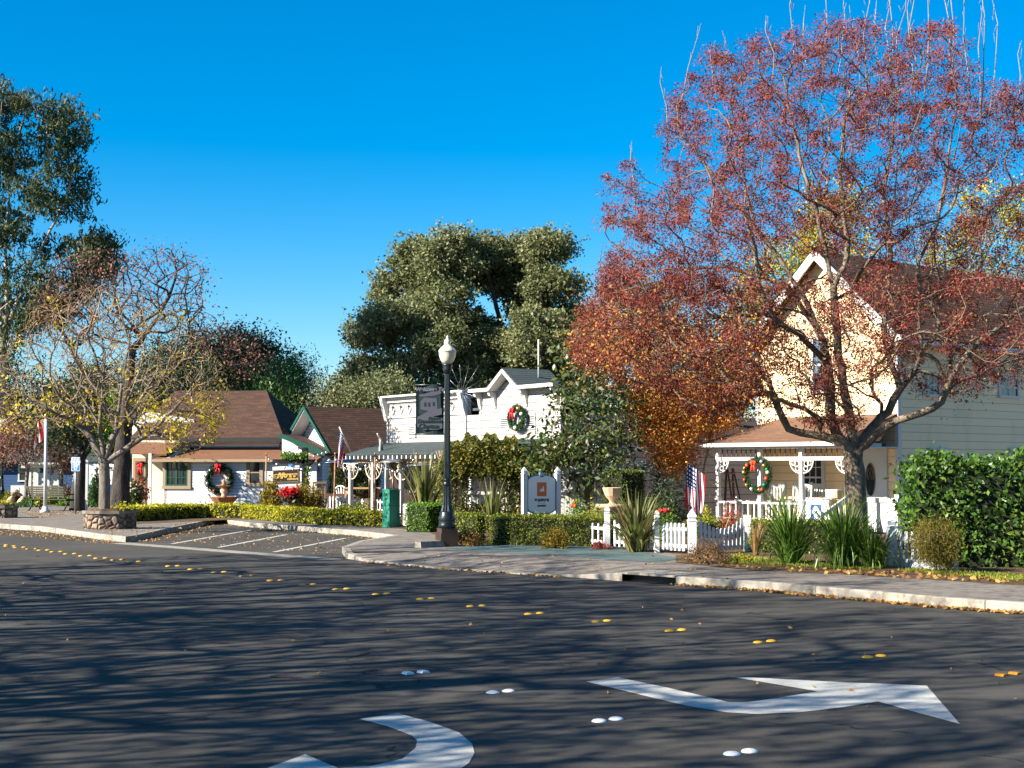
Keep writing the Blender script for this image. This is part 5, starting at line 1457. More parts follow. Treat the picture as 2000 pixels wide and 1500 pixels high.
# draped by hand: canton at top, stripes falling diagonally
def fl3(px, py, dy): 
    return P(px, py, p0.y - 1.3 + dy)
tt.location = p0
gridpx = [[(1343, 904, -.03), (1339, 955, -.06), (1337, 993, -.03)], [(1352, 910, .05), (1348, 960, .04), (1346, 997, .04)], [(1360, 916, -.03), (1358, 966, -.05), (1356, 1001, -.04)], [(1368, 922, .04), (1367, 965, .05), (1365, 1004, .04)], [(1377, 929, -.01), (1376, 964, 0), (1372, 1000, 0)]]
m = MB(); m.s = True; rows = []
NU, NV = 24, 24
def bez(a, b, c, t): return a * (1 - t) ** 2 + b * (2 * t * (1 - t)) + c * t * t
cols = [[fl3(*q) for q in c_] for c_ in gridpx]
cols = [[c_[0], c_[1] * 2 - (c_[0] + c_[2]) * .5, c_[2]] for c_ in cols]
vs = []; uvs = []
for i in range(NU + 1):
    u = i / NU * 4; k = min(3, int(u)); f = u - k; f = f * f * (3 - 2 * f) * .5 + f * .5
    for j in range(NV + 1):
        v = j / NV; vs.append(bez(*cols[k], v).lerp(bez(*cols[k + 1], v), f) - p0); uvs.append((i / NU, v))
fs = []; fu = []
for i in range(NU):
    for j in range(NV):
        q = [i * (NV + 1) + j, i * (NV + 1) + j + 1, (i + 1) * (NV + 1) + j + 1, (i + 1) * (NV + 1) + j]; fs.append(q)
        # u along the stripes = down the cloth, v across
        fu.append([(uvs[x][1] * .98 + .10 * (1 - uvs[x][0]) * 0, min(.999, max(0.001, 1 - uvs[x][0] * .999 + (uvs[x][1] - .35) * .22))) for x in q])
m._add(vs, fs, fu); m.build('cloth', M['flag'], tt)
m = MB(); m.tube([(0, 0, 0), tuple(P(1341, 903, p0.y - 1.3) - p0)], .022, 6); m.build('staff', M['teak'], tt)
m = MB(); m.ball(tuple(P(1341, 903, p0.y - 1.3) - p0), .04, 8, 6); m.build('staff_knob', M['gold'], tt)
# two patio flags on angled staffs
def staff_flag(label, pb, pt, Y, px2, mat, w):
    b_ = P(*pb, Y); t_ = P(*pt, Y - .6)
    d_ = thing('patio_flag', label, 'flag', tuple(b_))
    m = MB(); m.tube([(0, 0, 0), tuple(t_ - b_)], .03, 6); m.build('staff', M['white'], d_)
    m = MB(); m.s = True; vs = []; fs = []; fu = []; A0, A1, C0, C1 = [P(q[0], q[1], Y - .5) for q in px2]
    n1, n2 = 12, 16
    for i in range(n1 + 1):
        for j in range(n2 + 1):
            u, v = i / n1, j / n2; p = A0.lerp(A1, u).lerp(C0.lerp(C1, u), v) - b_; p.y += .12 * math.sin(u * 9 + v * 3) * (.4 + v); vs.append(p)
    for i in range(n1):
        for j in range(n2):
            q = [(i, j), (i, j + 1), (i + 1, j + 1), (i + 1, j)]; fs.append([x * (n2 + 1) + y for x, y in q]); fu.append([(y / n2, 1 - x / n1) for x, y in q])
    m._add(vs, fs, fu); m.build('cloth', mat, d_)
staff_flag('striped star flag on a white staff at the left end of the grey porch roof', (685, 884), (663, 834), 56.0, [(662, 838), (673, 862), (659, 912), (668, 915)], M['flag'], 1)
staff_flag('black and white striped flag on a short staff behind the grey porch roof', (748, 868), (737, 847), 57.5, [(739, 850), (748, 868), (740, 915), (750, 925)], M['flag_bw'], 1)

a = P(80, 985, 78); pg = thing('trellis_arbour', 'white slatted trellis arbour with overhanging beams at the back of the plaza', 'arbour', (a.x, a.y, ZP))
def gx_(px): return P(px, 950, 78).x - a.x
def gz_(py): return P(80, py, 78).z - ZP
for px in (57, 71, 93, 111): x = gx_(px); MB().box(x - .13, x + .13, -.13, .13, 0, gz_(915)).build('post', M['white'], pg)
m = MB(); m.box(gx_(44), gx_(126), -.3, -.2, gz_(914), gz_(907)); m.box(gx_(44), gx_(126), .2, .3, gz_(914), gz_(907))
m.build('beams', M['white'], pg)
for k in range(9): x = gx_(48) + (gx_(122) - gx_(48)) * k / 8; MB().box(x - .05, x + .05, -.8, .8, gz_(907) + .001, gz_(903)).build('rafter', M['white'], pg)
for (p0_, p1_) in ((60, 68), (75, 85), (97, 107)):
    m = MB()
    for k in range(6): z = gz_(980) + (gz_(918) - gz_(980)) * k / 6; m.box(gx_(p0_), gx_(p1_), -.05, .05, z, z + .12)
    m.build('lattice', M['white'], pg)
a = P(70, 985, 74); wl = thing('garden_wall', 'low bright white panel wall in front of the trellis arbour', 'wall', (a.x, a.y, ZP))
def g2(px): return P(px, 960, 74).x - a.x
zz1 = P(70, 948, 74).z - ZP
for (p0_, p1_) in ((22, 53), (69, 112)): MB().box(g2(p0_), g2(p1_), -.1, .1, 0, zz1).build('panel', M['white'], wl)
m = MB()
for px in (37, 70, 90): m.box(g2(px) - .03, g2(px) + .03, -.115, -.1005, .1, zz1 - .1)
m.build('panel_joints', M['sign_grey'], wl)

# ------------------------------------------------------------------ stone planters
def planter(label, cpx, cpy, wpx, hpx):
    c = G(cpx, cpy, ZP); k = c.y / FPX; R = wpx * k / 2; h = hpx * k
    t = thing('stone_planter', label, 'planter', (c.x, c.y + R * .6, ZP), .2)
    m = MB(); poly = [(R * math.cos(q), R * .72 * math.sin(q)) for q in [math.radians(x) for x in (20, 60, 100, 140, 180, 215, 250, 290, 325, 350)]]
    m.prism(poly, 'z', 0, h - .09); m.build('stone_wall', M['stone'], t)
    m = MB(); m.prism([(x * 1.06, y * 1.06) for x, y in poly], 'z', h - .0895, h); m.build('coping', M['concrete'], t)
    m = MB(); m.prism([(x * .86, y * .86) for x, y in poly], 'z', h + .0005, h + .05); m.build('soil', M['soil'], t)
    return t
pl1 = planter('low fieldstone planter with concrete coping under the bare yellow-leaved tree', 207, 1034, 102, 36)
pl2 = planter('fieldstone planter cut off by the left edge of the photo', -8, 1012, 70, 24)

# ------------------------------------------------------------------ fountain, urns, pots
a = P(437, 986, 62); f_ = thing('fountain', 'two tiered terracotta fountain behind the low hedge', 'fountain', (a.x, a.y, ZP)); k = 62 / FPX
z0 = a.z - ZP
def q(r, py): return (r * k, P(437, py, 62).z - ZP)
m = MB(); m.lathe([(14 * k, 0), (13 * k, z0 * .5), q(15, 984), q(20, 981), q(28, 972), q(29.5, 971), q(29.5, 970), q(26, 970.3), (.02, q(1, 971.5)[1])], 28, flute=.03); m.build('basin', M['terracotta'], f_)
m = MB(); m.lathe([q(6, 971), q(5, 967), q(4, 965), q(7, 961), q(7.5, 957), q(4, 953), q(4.5, 951)], 18); m.build('pedestal', M['stone_cast'], f_)
m = MB(); m.lathe([q(4, 952), q(9, 951), q(15, 948.6), q(16, 947.8), q(14, 948), (.01, q(1, 948.8)[1])], 24); m.build('upper_bowl', M['terracotta'], f_)
m = MB(); m.lathe([q(3, 948.5), q(4.5, 945), q(3, 942), q(3.8, 940), q(2.5, 937.5), q(.3, 935)], 14); m.build('finial', M['terracotta'], f_)
a = G(811, 1034, ZP); ur = thing('clay_urn', 'ornate terracotta urn holding the flax in front of the white pickets', 'urn', tuple(a)); k = a.y / FPX
def q(r, py): return (r * k, P(811, py, a.y).z - ZP)
m = MB(); m.box(-6 * k, 6 * k, -6 * k, 6 * k, 0, q(1, 1031)[1]); m.build('foot', M['terracotta'], ur)
m = MB(); m.lathe([q(6, 1031), q(4.5, 1028), q(4, 1026), q(7, 1022), q(10, 1017), q(10.5, 1012), q(9.5, 1009), q(11, 1007), q(12.5, 1005), q(12.5, 1003.5), q(10, 1004), (.02, q(1, 1006)[1])], 24, flute=.06); m.build('bowl', M['terracotta'], ur)
a = G(1196, 1040, ZP); a = P(1196, 1036, 39.0); st = thing('stone_urn', 'large pale cast stone urn on a pedestal beyond the picket fence', 'urn', (a.x, a.y, ZP)); k = 39.0 / FPX
def q(r, py): return (r * k, P(1196, py, 39).z - ZP)
m = MB(); m.lathe([(10 * k, 0), (10 * k, .1), (7 * k, .16), q(7, 1005), q(10, 995), q(34, 990), q(34, 985), q(8, 984)], 20); m.build('pedestal', M['stone_cast'], st)
m = MB(); m.lathe([q(8, 984), q(5, 981), q(6, 978), q(9, 974), q(14, 968), q(18, 957), q(19, 954), q(19.5, 953), q(18, 952), q(16, 953.5), (.02, q(1, 956)[1])], 12, smooth=False); m.build('bowl', M['stone_cast'], st)

# ------------------------------------------------------------------ green cabinet
a = G(764, 1030, ZP); gc = thing('utility_cabinet', 'tall green metal cabinet standing at the end of the yellow hedge', 'cabinet', tuple(a), math.radians(38)); hh = P(764, 958, a.y).z - ZP
w1 = .19; m = MB(); m.prism([(-.30, -.30), (.30, -.30), (.27, -.27)], 'z', 0, .001) if False else None
m = MB(); m.box(-w1, w1, -w1, w1, .03, hh); m.build('body', M['green_metal'], gc)
m = MB(); m.box(-w1 - .02, w1 + .02, -w1 - .02, w1 + .02, 0, .029); m.box(-w1 - .015, w1 + .015, -w1 - .015, w1 + .015, hh + .001, hh + .04); m.build('plinth_and_cap', M['green_metal'], gc)
m = MB(); m.box(-w1 - .008, w1 + .008, -w1 - .008, -w1 - .0005, hh * .58, hh * .595); m.box(-w1 - .008, -w1 - .0005, -w1, w1, hh * .58, hh * .595); m.build('door_seam', M['dark_trim'], gc)
m = MB(); m.box(-w1 - .01, -w1 - .001, -.06, .06, hh * .86, hh * .93); m.box(-w1 - .012, -w1 - .001, -.05, .05, hh * .76, hh * .80); m.build('plate', M['dark_trim'], gc)

# ------------------------------------------------------------------ patio heaters, posts, lights, furniture
def heater():
    t = thing('patio_heater', 'x', 'heater', (0, 0, 0))
    m = MB(); m.lathe([(.24, 0), (.24, .12), (.22, .15), (.22, .62), (.05, .66)], 16); m.build('tank_base', M['bronze'], t)
    m = MB(); m.tube([(0, 0, .66), (0, 0, 1.78)], .04, 8); m.build('pole', M['bronze'], t)
    m = MB(); m.lathe([(.05, 1.78), (.09, 1.82), (.13, 1.92), (.15, 2.05), (.16, 2.12), (.03, 2.13)], 14); m.build('burner', M['bronze'], t)
    m = MB(); m.lathe([(.03, 2.131), (.16, 2.15), (.44, 2.15), (.47, 2.145), (.46, 2.17), (.30, 2.23), (.12, 2.27), (.01, 2.28)], 24); m.build('reflector', M['steel'], t)
    return t
h0 = heater()
hl = ['patio heater with silver disc at the left end of the patio, nearest the restaurant', 'patio heater with silver disc just left of the first porch post', 'patio heater with silver disc in front of the blue clapboard wall', 'patio heater with silver disc directly above the green cabinet', 'patio heater with silver disc above the tall flax', 'patio heater with silver disc half hidden by the vine arbour']
for i, (px, py, Y) in enumerate([(651, 898, 61.5), (676, 896, 62), (722, 897, 58.5), (768, 896, 55), (824, 903, 53), (853, 902, 52.5)]):
    o = h0 if i == 0 else copy_tree(h0)
    p = P(px, py, Y); s = (p.z - ZP) / 2.28; o.location = (p.x, p.y, ZP); o.scale = (s * 1.12, s * 1.12, s); tag(o, hl[i], 'heater', 'silver patio heaters')
pole_pts = []
for i, (px, py, Y, lab) in enumerate([(519, 885, 57, 'thin wooden string-light pole beside the small restaurant window'), (653, 884, 50, 'thin string-light pole at the left end of the patio'), (731, 884, 46, 'thin string-light pole in the middle of the white patio fence'), (812, 884, 49, 'thin string-light pole behind the tall flax leaves')]):
    p = P(px, py, Y); t = thing('light_pole', lab, 'pole', (p.x, p.y, ZP), 0, 'string light poles'); m = MB(); m.tube([(0, 0, 0), (.03, 0, p.z - ZP)], .03, 7); m.build('shaft', M['pole_wood'], t); m = MB(); m.tube([(.03, 0, p.z - ZP - .05), (.03, -.12, p.z - ZP - .08)], .02, 5); m.build('hook', M['cable'], t); pole_pts.append(p - Vector((0, .1, .08)))
for i in range(3):
    a_, b_ = pole_pts[i], pole_pts[i + 1]; t = thing('string_lights', ['string of clear bulbs between the restaurant wall pole and patio pole', 'string of clear bulbs over the silver heaters', 'string of clear bulbs above the green cabinet'][i], 'string lights', tuple(a_), 0, 'string lights over the patio')
    pts = [a_.lerp(b_, k / 16) - Vector((0, 0, .45 * 4 * (k / 16) * (1 - k / 16))) - a_ for k in range(17)]
    m = MB(); m.tube(pts, .012, 4); m.build('wire', M['cable'], t)
    for k in range(1, 16, 2): m = MB(); m.ball(tuple(pts[k] - Vector((0, 0, .07))), .042, 8, 6, 1.3); m.build('bulb', M['silver'], t)

# starburst ornament on the shop roof
sp = wf.w(wx(925), -.5, ZP + wz(925, 764, -.5)); so_ = thing('starburst_ornament', 'large wire starburst ornament where the two false fronts meet', 'ornament', tuple(sp))
m = MB()
for k in range(16):
    a_ = 2 * PI * k / 16 + .1; e_ = rnd.uniform(-.5, .5); L = rnd.uniform(.7, 1.25); m.tube([(0, 0, 0), (L * math.cos(a_) * math.cos(e_) * .9, L * math.sin(e_), L * math.sin(a_) * 1.1 * math.cos(e_))], [.007, .004], 4)
m.build('rays', M['steel'], so_); m = MB(); m.ball((0, 0, 0), .09, 8, 6); m.build('hub', M['steel'], so_)

# patio furniture
def chair_wood(label, loc, rz, mat='teak', s=1.0):
    t = thing('patio_chair', label, 'chair', loc, rz); 
    for sx in (-1, 1):
        for sy in (-1, 1): MB().bar((sx * .25, sy * .22, 0), (sx * .25, sy * (.22 if sy < 0 else .30), .45 if sy < 0 else 1.0), .05).build('leg', M[mat], t)
    m = MB(); 
    for k in range(5): m.box(-.27, .27, -.25 + k * .1, -.17 + k * .1, .44, .47)
    m.build('seat', M[mat], t)
    m = MB(); m.bar((-.28, .305, .98), (.28, .305, .98), .05, .08)
    for k in range(9): x = -.22 + .055 * k; m.bar((x, .25, .5), (x, .298, .95), .025, .02)
    m.build('backrest', M[mat], t); t.scale = (s, s, s); return t
p = P(621, 985, 60); chair_wood('light teak patio chair with slatted back right of the restaurant sign', (p.x, p.y, ZP + .22), .3 + PI, s=1.0)
p = P(577, 985, 60.5); chair_wood('teak patio chair half hidden behind the poinsettia and sign', (p.x, p.y, ZP + .2), -.2 + PI, s=.95)
p = P(674, 985, 61); pc = thing('patio_chair', 'grey plastic patio chair with rounded fan back beside the tall dark hedge', 'chair', (p.x, p.y, ZP + .1), PI - .5)
for sx in (-1, 1):
    for sy in (-1, 1): MB().bar((sx * .24, sy * .24, 0), (sx * .24, sy * .22, .42), .045).build('leg', M['sign_grey'], pc)
m = MB(); m.box(-.28, .28, -.26, .26, .42, .46); m.build('seat', M['sign_grey'], pc)
m = MB(); m.arc((0, .3, .62), .34, -.2, PI + .2, (1, 0, 0), (0, .1, 1), .03, 12)
for k in range(7): a_ = PI * (k + .5) / 7; m.bar((.2 * math.cos(a_), .26, .46), (.32 * math.cos(a_), .3, .62 + .32 * math.sin(a_)), .04, .02)
m.build('backrest', M['sign_grey'], pc)
p = P(708, 985, 60.3); tb = thing('patio_table', 'long orange brown wooden patio table in front of the blue clapboard wall', 'table', (p.x, p.y, ZP))
zt_ = P(708, 952, 60.3).z - ZP
MB().box(-.75, .75, -.4, .4, zt_ - .06, zt_).build('tabletop', M['teak'], tb)
for sx in (-1, 1):
    for sy in (-1, 1): MB().box(sx * .65 - .04, sx * .65 + .04, sy * .3 - .04, sy * .3 + .04, 0, zt_ - .061).build('leg', M['teak'], tb)
p = P(690, 992, 60.6); db = thing('deck_rail', 'low dark brown timber rail behind the patio pickets', 'rail', (p.x, p.y, ZP)); zt_ = P(690, 964, 60.6).z - ZP
MB().box(-1.1, 1.5, -.06, .06, zt_ - .12, zt_).build('top_rail', M['wood'], db)
for x in (-1, -.2, .6, 1.4): MB().box(x - .06, x + .06, -.055, .055, 0, zt_ - .121).build('post', M['wood'], db)

# ------------------------------------------------------------------ porch things
def rocker(label, lx, ly, rz):
    p = yf.w(lx, ly); t = thing('rocking_chair', label, 'rocking chair', (p.x, p.y, ZP + fl), TH + rz)
    for s in (-1, 1):
        m = MB(); m.tube([(s * .27, y, .04 + .16 * (y / .55) ** 2 * .6) for y in (-.5, -.3, -.1, .1, .3, .55)], .022, 6); m.build('rocker', M['white'], t)
        for y in (-.22, .22): MB().bar((s * .27, y, .06), (s * .27, y, .43 if y > 0 else .62), .045).build('leg', M['white'], t)
        m = MB(); m.box(s * .27 - .05, s * .27 + .05, -.28, .28, .62, .645); m.build('armrest', M['white'], t)
        m = MB(); m.tube([(s * .25, .2, .42), (s * .26, .30, .8), (s * .26, .38, 1.12)], .028, 7); m.ball((s * .26, .385, 1.15), .035, 7, 5); m.build('back_post', M['white'], t)
    m = MB(); m.box(-.27, .27, -.27, .24, .41, .44); m.build('seat', M['white'], t)
    m = MB(); m.bar((-.25, .365, 1.06), (.25, .365, 1.06), .03, .13); m.bar((-.25, .24, .52), (.25, .24, .52), .03, .06)
    for k in range(5): x = -.17 + .085 * k; m.bar((x, .24, .52), (x, .36, 1.05), .05, .018)
    m.build('backrest', M['white'], t)
    return t
r1, _ = yf.hit(1519, 960, -1.75); r2, _ = yf.hit(1561, 960, -1.5); r3, _ = yf.hit(1587, 960, -.7)
rocker('white slatted rocking chair in the middle of the porch, right of the wreath', r1, -1.75, .75); rocker('white rocking chair behind the third porch post', r2, -1.45, .5); rocker('white chair back under the porch window beside the table', r3, -.75, .2)
r4, _ = yf.hit(1420, 960, -1.0); r5, _ = yf.hit(1445, 960, -1.3)
p = yf.w(r4, -1.0); ld = thing('step_ladder', 'brown wooden step ladder standing at the left end of the porch', 'ladder', (p.x, p.y, ZP + fl), TH)
hl_ = yf.hit(1420, 915, -1.0)[1] - ZP - fl
for s in (-1, 1): MB().bar((s * .22 + .18, -.1, 0), (s * .12, .12, hl_), .03, .07).build('side_rail', M['wood'], ld); MB().bar((s * .2, .55, 0), (s * .12, .16, hl_), .03, .04).build('back_leg', M['wood'], ld)
for k in range(6): t_ = (k + .6) / 6.2; MB().box(-.19 + .18 * (1 - t_), .19 + .18 * (1 - t_) - .02, -.16 + .22 * t_, -.02 + .22 * t_, hl_ * t_ - .015, hl_ * t_ + .015).build('step', M['teak'], ld)
p = yf.w(r5, -1.1); sdt = thing('porch_side_table', 'small white table on the porch behind the rail under the wreath', 'table', (p.x, p.y, ZP + fl), TH); zt_ = .62
MB().box(-.5, .42, -.25, .25, zt_ - .05, zt_).build('tabletop', M['white'], sdt)
for sx in (-1, 1):
    for sy in (-1, 1): MB().box(sx * .36 - .03, sx * .36 + .03, sy * .2 - .03, sy * .2 + .03, 0, zt_ - .051).build('leg', M['white'], sdt)
MB().lathe([(.05, zt_), (.06, zt_ + .02), (.06, zt_ + .12), (.055, zt_ + .12)], 12, (-.3, 0, 0)).build('jar', M['silver'], sdt)
tx, _ = yf.hit(1606, 990, -1.9); p = yf.w(tx, -1.85); pt = thing('porch_table', 'table with a white cloth front bearing a blue printed badge on the porch', 'table', (p.x, p.y, ZP + fl), TH)
zt_ = yf.hit(1606, 972, -1.85)[1] - ZP - fl; tw = abs(yf.hit(1629, 990, -1.85)[0] - yf.hit(1579, 990, -1.85)[0]) / 2
MB().box(-tw - .04, tw + .1, -.3, .3, zt_ - .04, zt_).build('tabletop', M['teak'], pt)
for sx in (-1, 1):
    for sy in (-1, 1): MB().box(sx * tw * .9 - .025, sx * tw * .9 + .025, sy * .24 - .025, sy * .24 + .025, 0, zt_ - .041).build('leg', M['white'], pt)
cl = MB().box(-tw, tw, -.325, -.301, .08, zt_ - .005).build('cloth', M['sign_white'], pt)
MB().box(-tw, tw, -.329, -.3251, zt_ - .05, zt_ - .02).build('cloth_edge', M['blue_logo'], cl)
e = tw * .42; zc_ = zt_ * .48; MB().prism([(-e, zc_ - e * 1.1), (e, zc_ - e * 1.1), (e, zc_ + e * 1.1), (-e, zc_ + e * 1.1)], 'y', -.3295, -.3252).build('badge', M['blue_logo'], cl)
m = MB(); m.prism([(e * .62 * math.cos(a), zc_ + .12 * e + e * .72 * math.sin(a)) for a in [PI * k / 6 for k in range(13)]], 'y', -.333, -.3296); m.box(-e * .3, e * .3, -.3335, -.3297, zc_ - e * .95, zc_ - e * .4); m.build('badge_shape', M['sign_white'], cl)
bx, _ = yf.hit(1631, 965, -1.8); p = yf.w(bx, -1.8); bz = yf.hit(1631, 970, -1.8)[1]
bxo = thing('storage_box', 'white box with a tan end standing on the porch table', 'box', (p.x, p.y, ZP + fl + zt_), TH); MB().box(-.2, .13, -.16, .16, 0, .2).build('body', M['white'], bxo); MB().box(.131, .2, -.16, .16, 0, .2).build('end_panel', M['teak'], bxo); MB().box(-.21, .21, -.17, .17, .2005, .235).build('lid', M['white'], bxo)
# red bow at the side window
q0, z0 = yf.hit_side(1834, 886, .12); pp = yf.w(.14, q0); rb = thing('window_bow', 'red ribbon bow on the side window above the laurel hedge', 'bow', (pp.x, pp.y, z0), TH)
m = MB()
for s in (-1, 1): m.ball((0, s * .1, .03), .1, 8, 6, .7); m.tube([(0, 0, 0), (.02, s * .1, -.2)], [.04, .05], 6)
m.build('loops', M['red_ribbon'], rb); MB().ball((.05, 0, .02), .06, 8, 6).build('knot', M['red_ribbon'], rb)
# ------------------------------------------------------------------ trees
# big red-berried tree in front of the yellow house
RY = 31.0
trunk = [(1676, 1086), (1673, 1040), (1672, 980), (1670, 920), (1668, 880)]
limbs = [
 [(1668, 885), (1640, 862), (1605, 852), (1565, 846), (1540, 838), (1528, 815), (1515, 780), (1500, 740)],
 [(1575, 848), (1568, 815), (1560, 780), (1545, 745), (1520, 700, -.3)],
 [(1660, 880), (1635, 850), (1622, 815), (1622, 760), (1616, 710), (1605, 660, .2), (1575, 590, .4), (1520, 500, .6), (1440, 400, .8), (1330, 260, 1.0)],
 [(1616, 710), (1560, 650, -.6), (1490, 610, -1.0), (1400, 620, -1.2), (1300, 650, -1.4), (1180, 640, -1.5)],
 [(1605, 660, .2), (1540, 560, .6), (1420, 520, .8), (1280, 530, 1.0), (1190, 470, 1.2)],
 [(1666, 880), (1660, 820), (1650, 770, -.3), (1638, 700, -.4), (1632, 620, -.5), (1628, 560, -.6), (1600, 440, -.5), (1560, 300, -.4), (1530, 150, -.3)],
 [(1628, 560, -.6), (1650, 520, -.7), (1656, 470, -.8), (1640, 330, -.8), (1660, 180, -.8)],
 [(1672, 880), (1700, 838, .4), (1735, 805, .7), (1758, 760, .8), (1742, 715, .8), (1728, 660, .9), (1726, 600, 1), (1740, 500, 1.2), (1725, 380, 1.3), (1750, 220, 1.3)],
 [(1676, 888), (1710, 850, -.4), (1750, 822, -.6), (1800, 806, -.8), (1838, 785, -.9), (1852, 750, -.9), (1830, 705, -.9), (1800, 690, -.9), (1795, 620, -.9), (1796, 545, -.9), (1795, 510, -.9), (1830, 440, -1), (1850, 330, -1.1), (1870, 200, -1.1)],
 [(1795, 520, -.9), (1775, 440, -.8), (1790, 330, -.8), (1800, 200, -.8)],
 [(1796, 540, -.9), (1850, 530, -1.1), (1905, 560, -1.2), (1925, 500, -1.2), (1960, 420, -1.3), (2030, 300, -1.3)],
 [(1850, 740, -.9), (1900, 680, -1.1), (1960, 630, -1.2), (2050, 560, -1.3)],
 [(1852, 760, -.9), (1930, 720, -.6), (2000, 700, -.4)],
]
upper = [(1175, 440), (1185, 330), (1225, 310), (1250, 400), (1300, 380), (1295, 230), (1330, 160), (1370, 110), (1450, 90), (1530, 75), (1590, 55), (1680, 60), (1720, 80), (1800, 60), (1850, 100), (1900, 170), (1950, 190), (2010, 160), (2100, 200), (2140, 400), (2120, 540), (1900, 530), (1760, 510), (1660, 490), (1560, 500), (1440, 560), (1300, 580), (1180, 540)]
lowl = [(1120, 640), (1160, 565), (1200, 520), (1440, 540), (1540, 560), (1500, 640), (1490, 730), (1470, 790), (1440, 815), (1370, 800), (1260, 760), (1180, 730), (1125, 690)]
mid = [(1500, 640), (1560, 540), (1760, 510), (1760, 640), (1720, 740), (1640, 840), (1520, 800)]
lowr = [(1750, 640), (1800, 540), (1990, 540), (2110, 560), (2100, 730), (2000, 740), (1920, 760), (1850, 770), (1790, 760)]
rt, rpos, rpar, rrad, rtips = tree('red_berry_tree', 'large spreading tree with red berry sprays and forked trunk before the yellow house', RY, trunk,
    [(upper, .62), (lowl, .24), (mid, .11), (lowr, .10)], 2500, 4.2, M['L_red'], M['bark_red'], 0, .05, .2, .215, limbs, alpha=.28, curve=.38, step=.32, r0=.0068, pw=2.45, shell=.15, bark2=M['bark_red'], split=.016, jit=.05)
tt_ = rpos[np.array(rtips)]
keep = rng.uniform(size=len(tt_)) < .80
tt_ = tt_[keep]
nb = 125
cs_ = np.repeat(tt_, nb, 0); szs = np.repeat(rng.uniform(.55, 1.25, len(tt_)), nb)[:, None]
v_ = rng.normal(size=cs_.shape); v_ /= np.linalg.norm(v_, axis=1)[:, None]; vr = (rng.uniform(.05, 1, len(v_)) ** .6)[:, None]
cs_ = cs_ + v_ * vr * szs * np.array([.28, .28, .23]) - np.array([0, 0, .05])
def strands(c, dirs, size, aspect):
    a = dirs + rng.normal(size=dirs.shape) * .45 - np.array([0, 0, .25]); a /= np.linalg.norm(a, axis=1)[:, None]
    b = rng.normal(size=a.shape); b -= a * (a * b).sum(1)[:, None]; b /= np.linalg.norm(b, axis=1)[:, None]
    s = (size * rng.uniform(.5, 1.4, len(c)))[:, None]
    return np.stack([c - a * s / 2, c + b * s * aspect / 2, c + a * s / 2, c - b * s * aspect / 2], 1)
quads_mesh('crown', strands(cs_, v_, .064, .30), M['L_red'], rt)
low = tt_[(tt_[:, 2] < P(1600, 560, RY).z)]
quads_mesh('dry_foliage', leaf_quads(clusters(low[rng.uniform(size=len(low)) < .7], 22, .24), .07, .5), M['L_brown'], rt)
lw = tt_[(tt_[:, 2] < P(1600, 640, RY).z) & (tt_[:, 0] < P(1450, 700, RY).x)]
quads_mesh('orange_foliage', leaf_quads(clusters(lw[rng.uniform(size=len(lw)) < .45], 34, .22), .065, .5), M['L_orange'], rt)
# bare upright shoots at the top
shoots = [(1560, 60, -20), (1600, 60, -40), (1735, 90, -60), (1570, 130, 10), (1640, 60, 0), (1690, 80, -40), (1780, 60, -70), (1825, 120, -70), (1860, 110, -60), (1900, 170, -50), (1925, 170, -20), (1950, 180, 0), (1790, 150, -30), (1840, 80, -60), (1880, 130, -40), (1365, 130, 45), (1385, 120, 85), (1300, 220, 130), (1420, 100, 60), (1710, 120, 0), (1660, 90, 10), (1985, 160, 80), (2010, 160, 100), (1240, 320, 275), (1510, 90, 30), (1750, 60, -50), (1765, 100, -20)]
for (x, y0, y1) in shoots:
    V_ = MB(); dy = rnd.uniform(-1.2, 1.2); a = P(x, y0 + 70, RY + dy); b = P(x + rnd.uniform(-14, 14), y1, RY + dy + rnd.uniform(-.2, .2)); i = int(np.argmin(np.linalg.norm(rpos - np.array(a), axis=1))); s = Vector(rpos[i])
    mid_ = s.lerp(b, .5) + Vector((rnd.uniform(-.16, .16), 0, .0)); V_.tube([s, s.lerp(mid_, .5) + Vector((.02, 0, -.02)), mid_, mid_.lerp(b, .6) + Vector((rnd.uniform(-.09, .09), 0, 0)), b], [.014, .013, .011, .009, .004], 5)
    for k in range(4):
        q = mid_.lerp(b, rnd.random() * .8); V_.tube([q, q + Vector((rnd.uniform(-.08, .08), rnd.uniform(-.06, .06), rnd.uniform(.10, .25)))], [.006, .003], 4)
    V_.build('bare_shoot', M['bark_shoot'], rt, True)

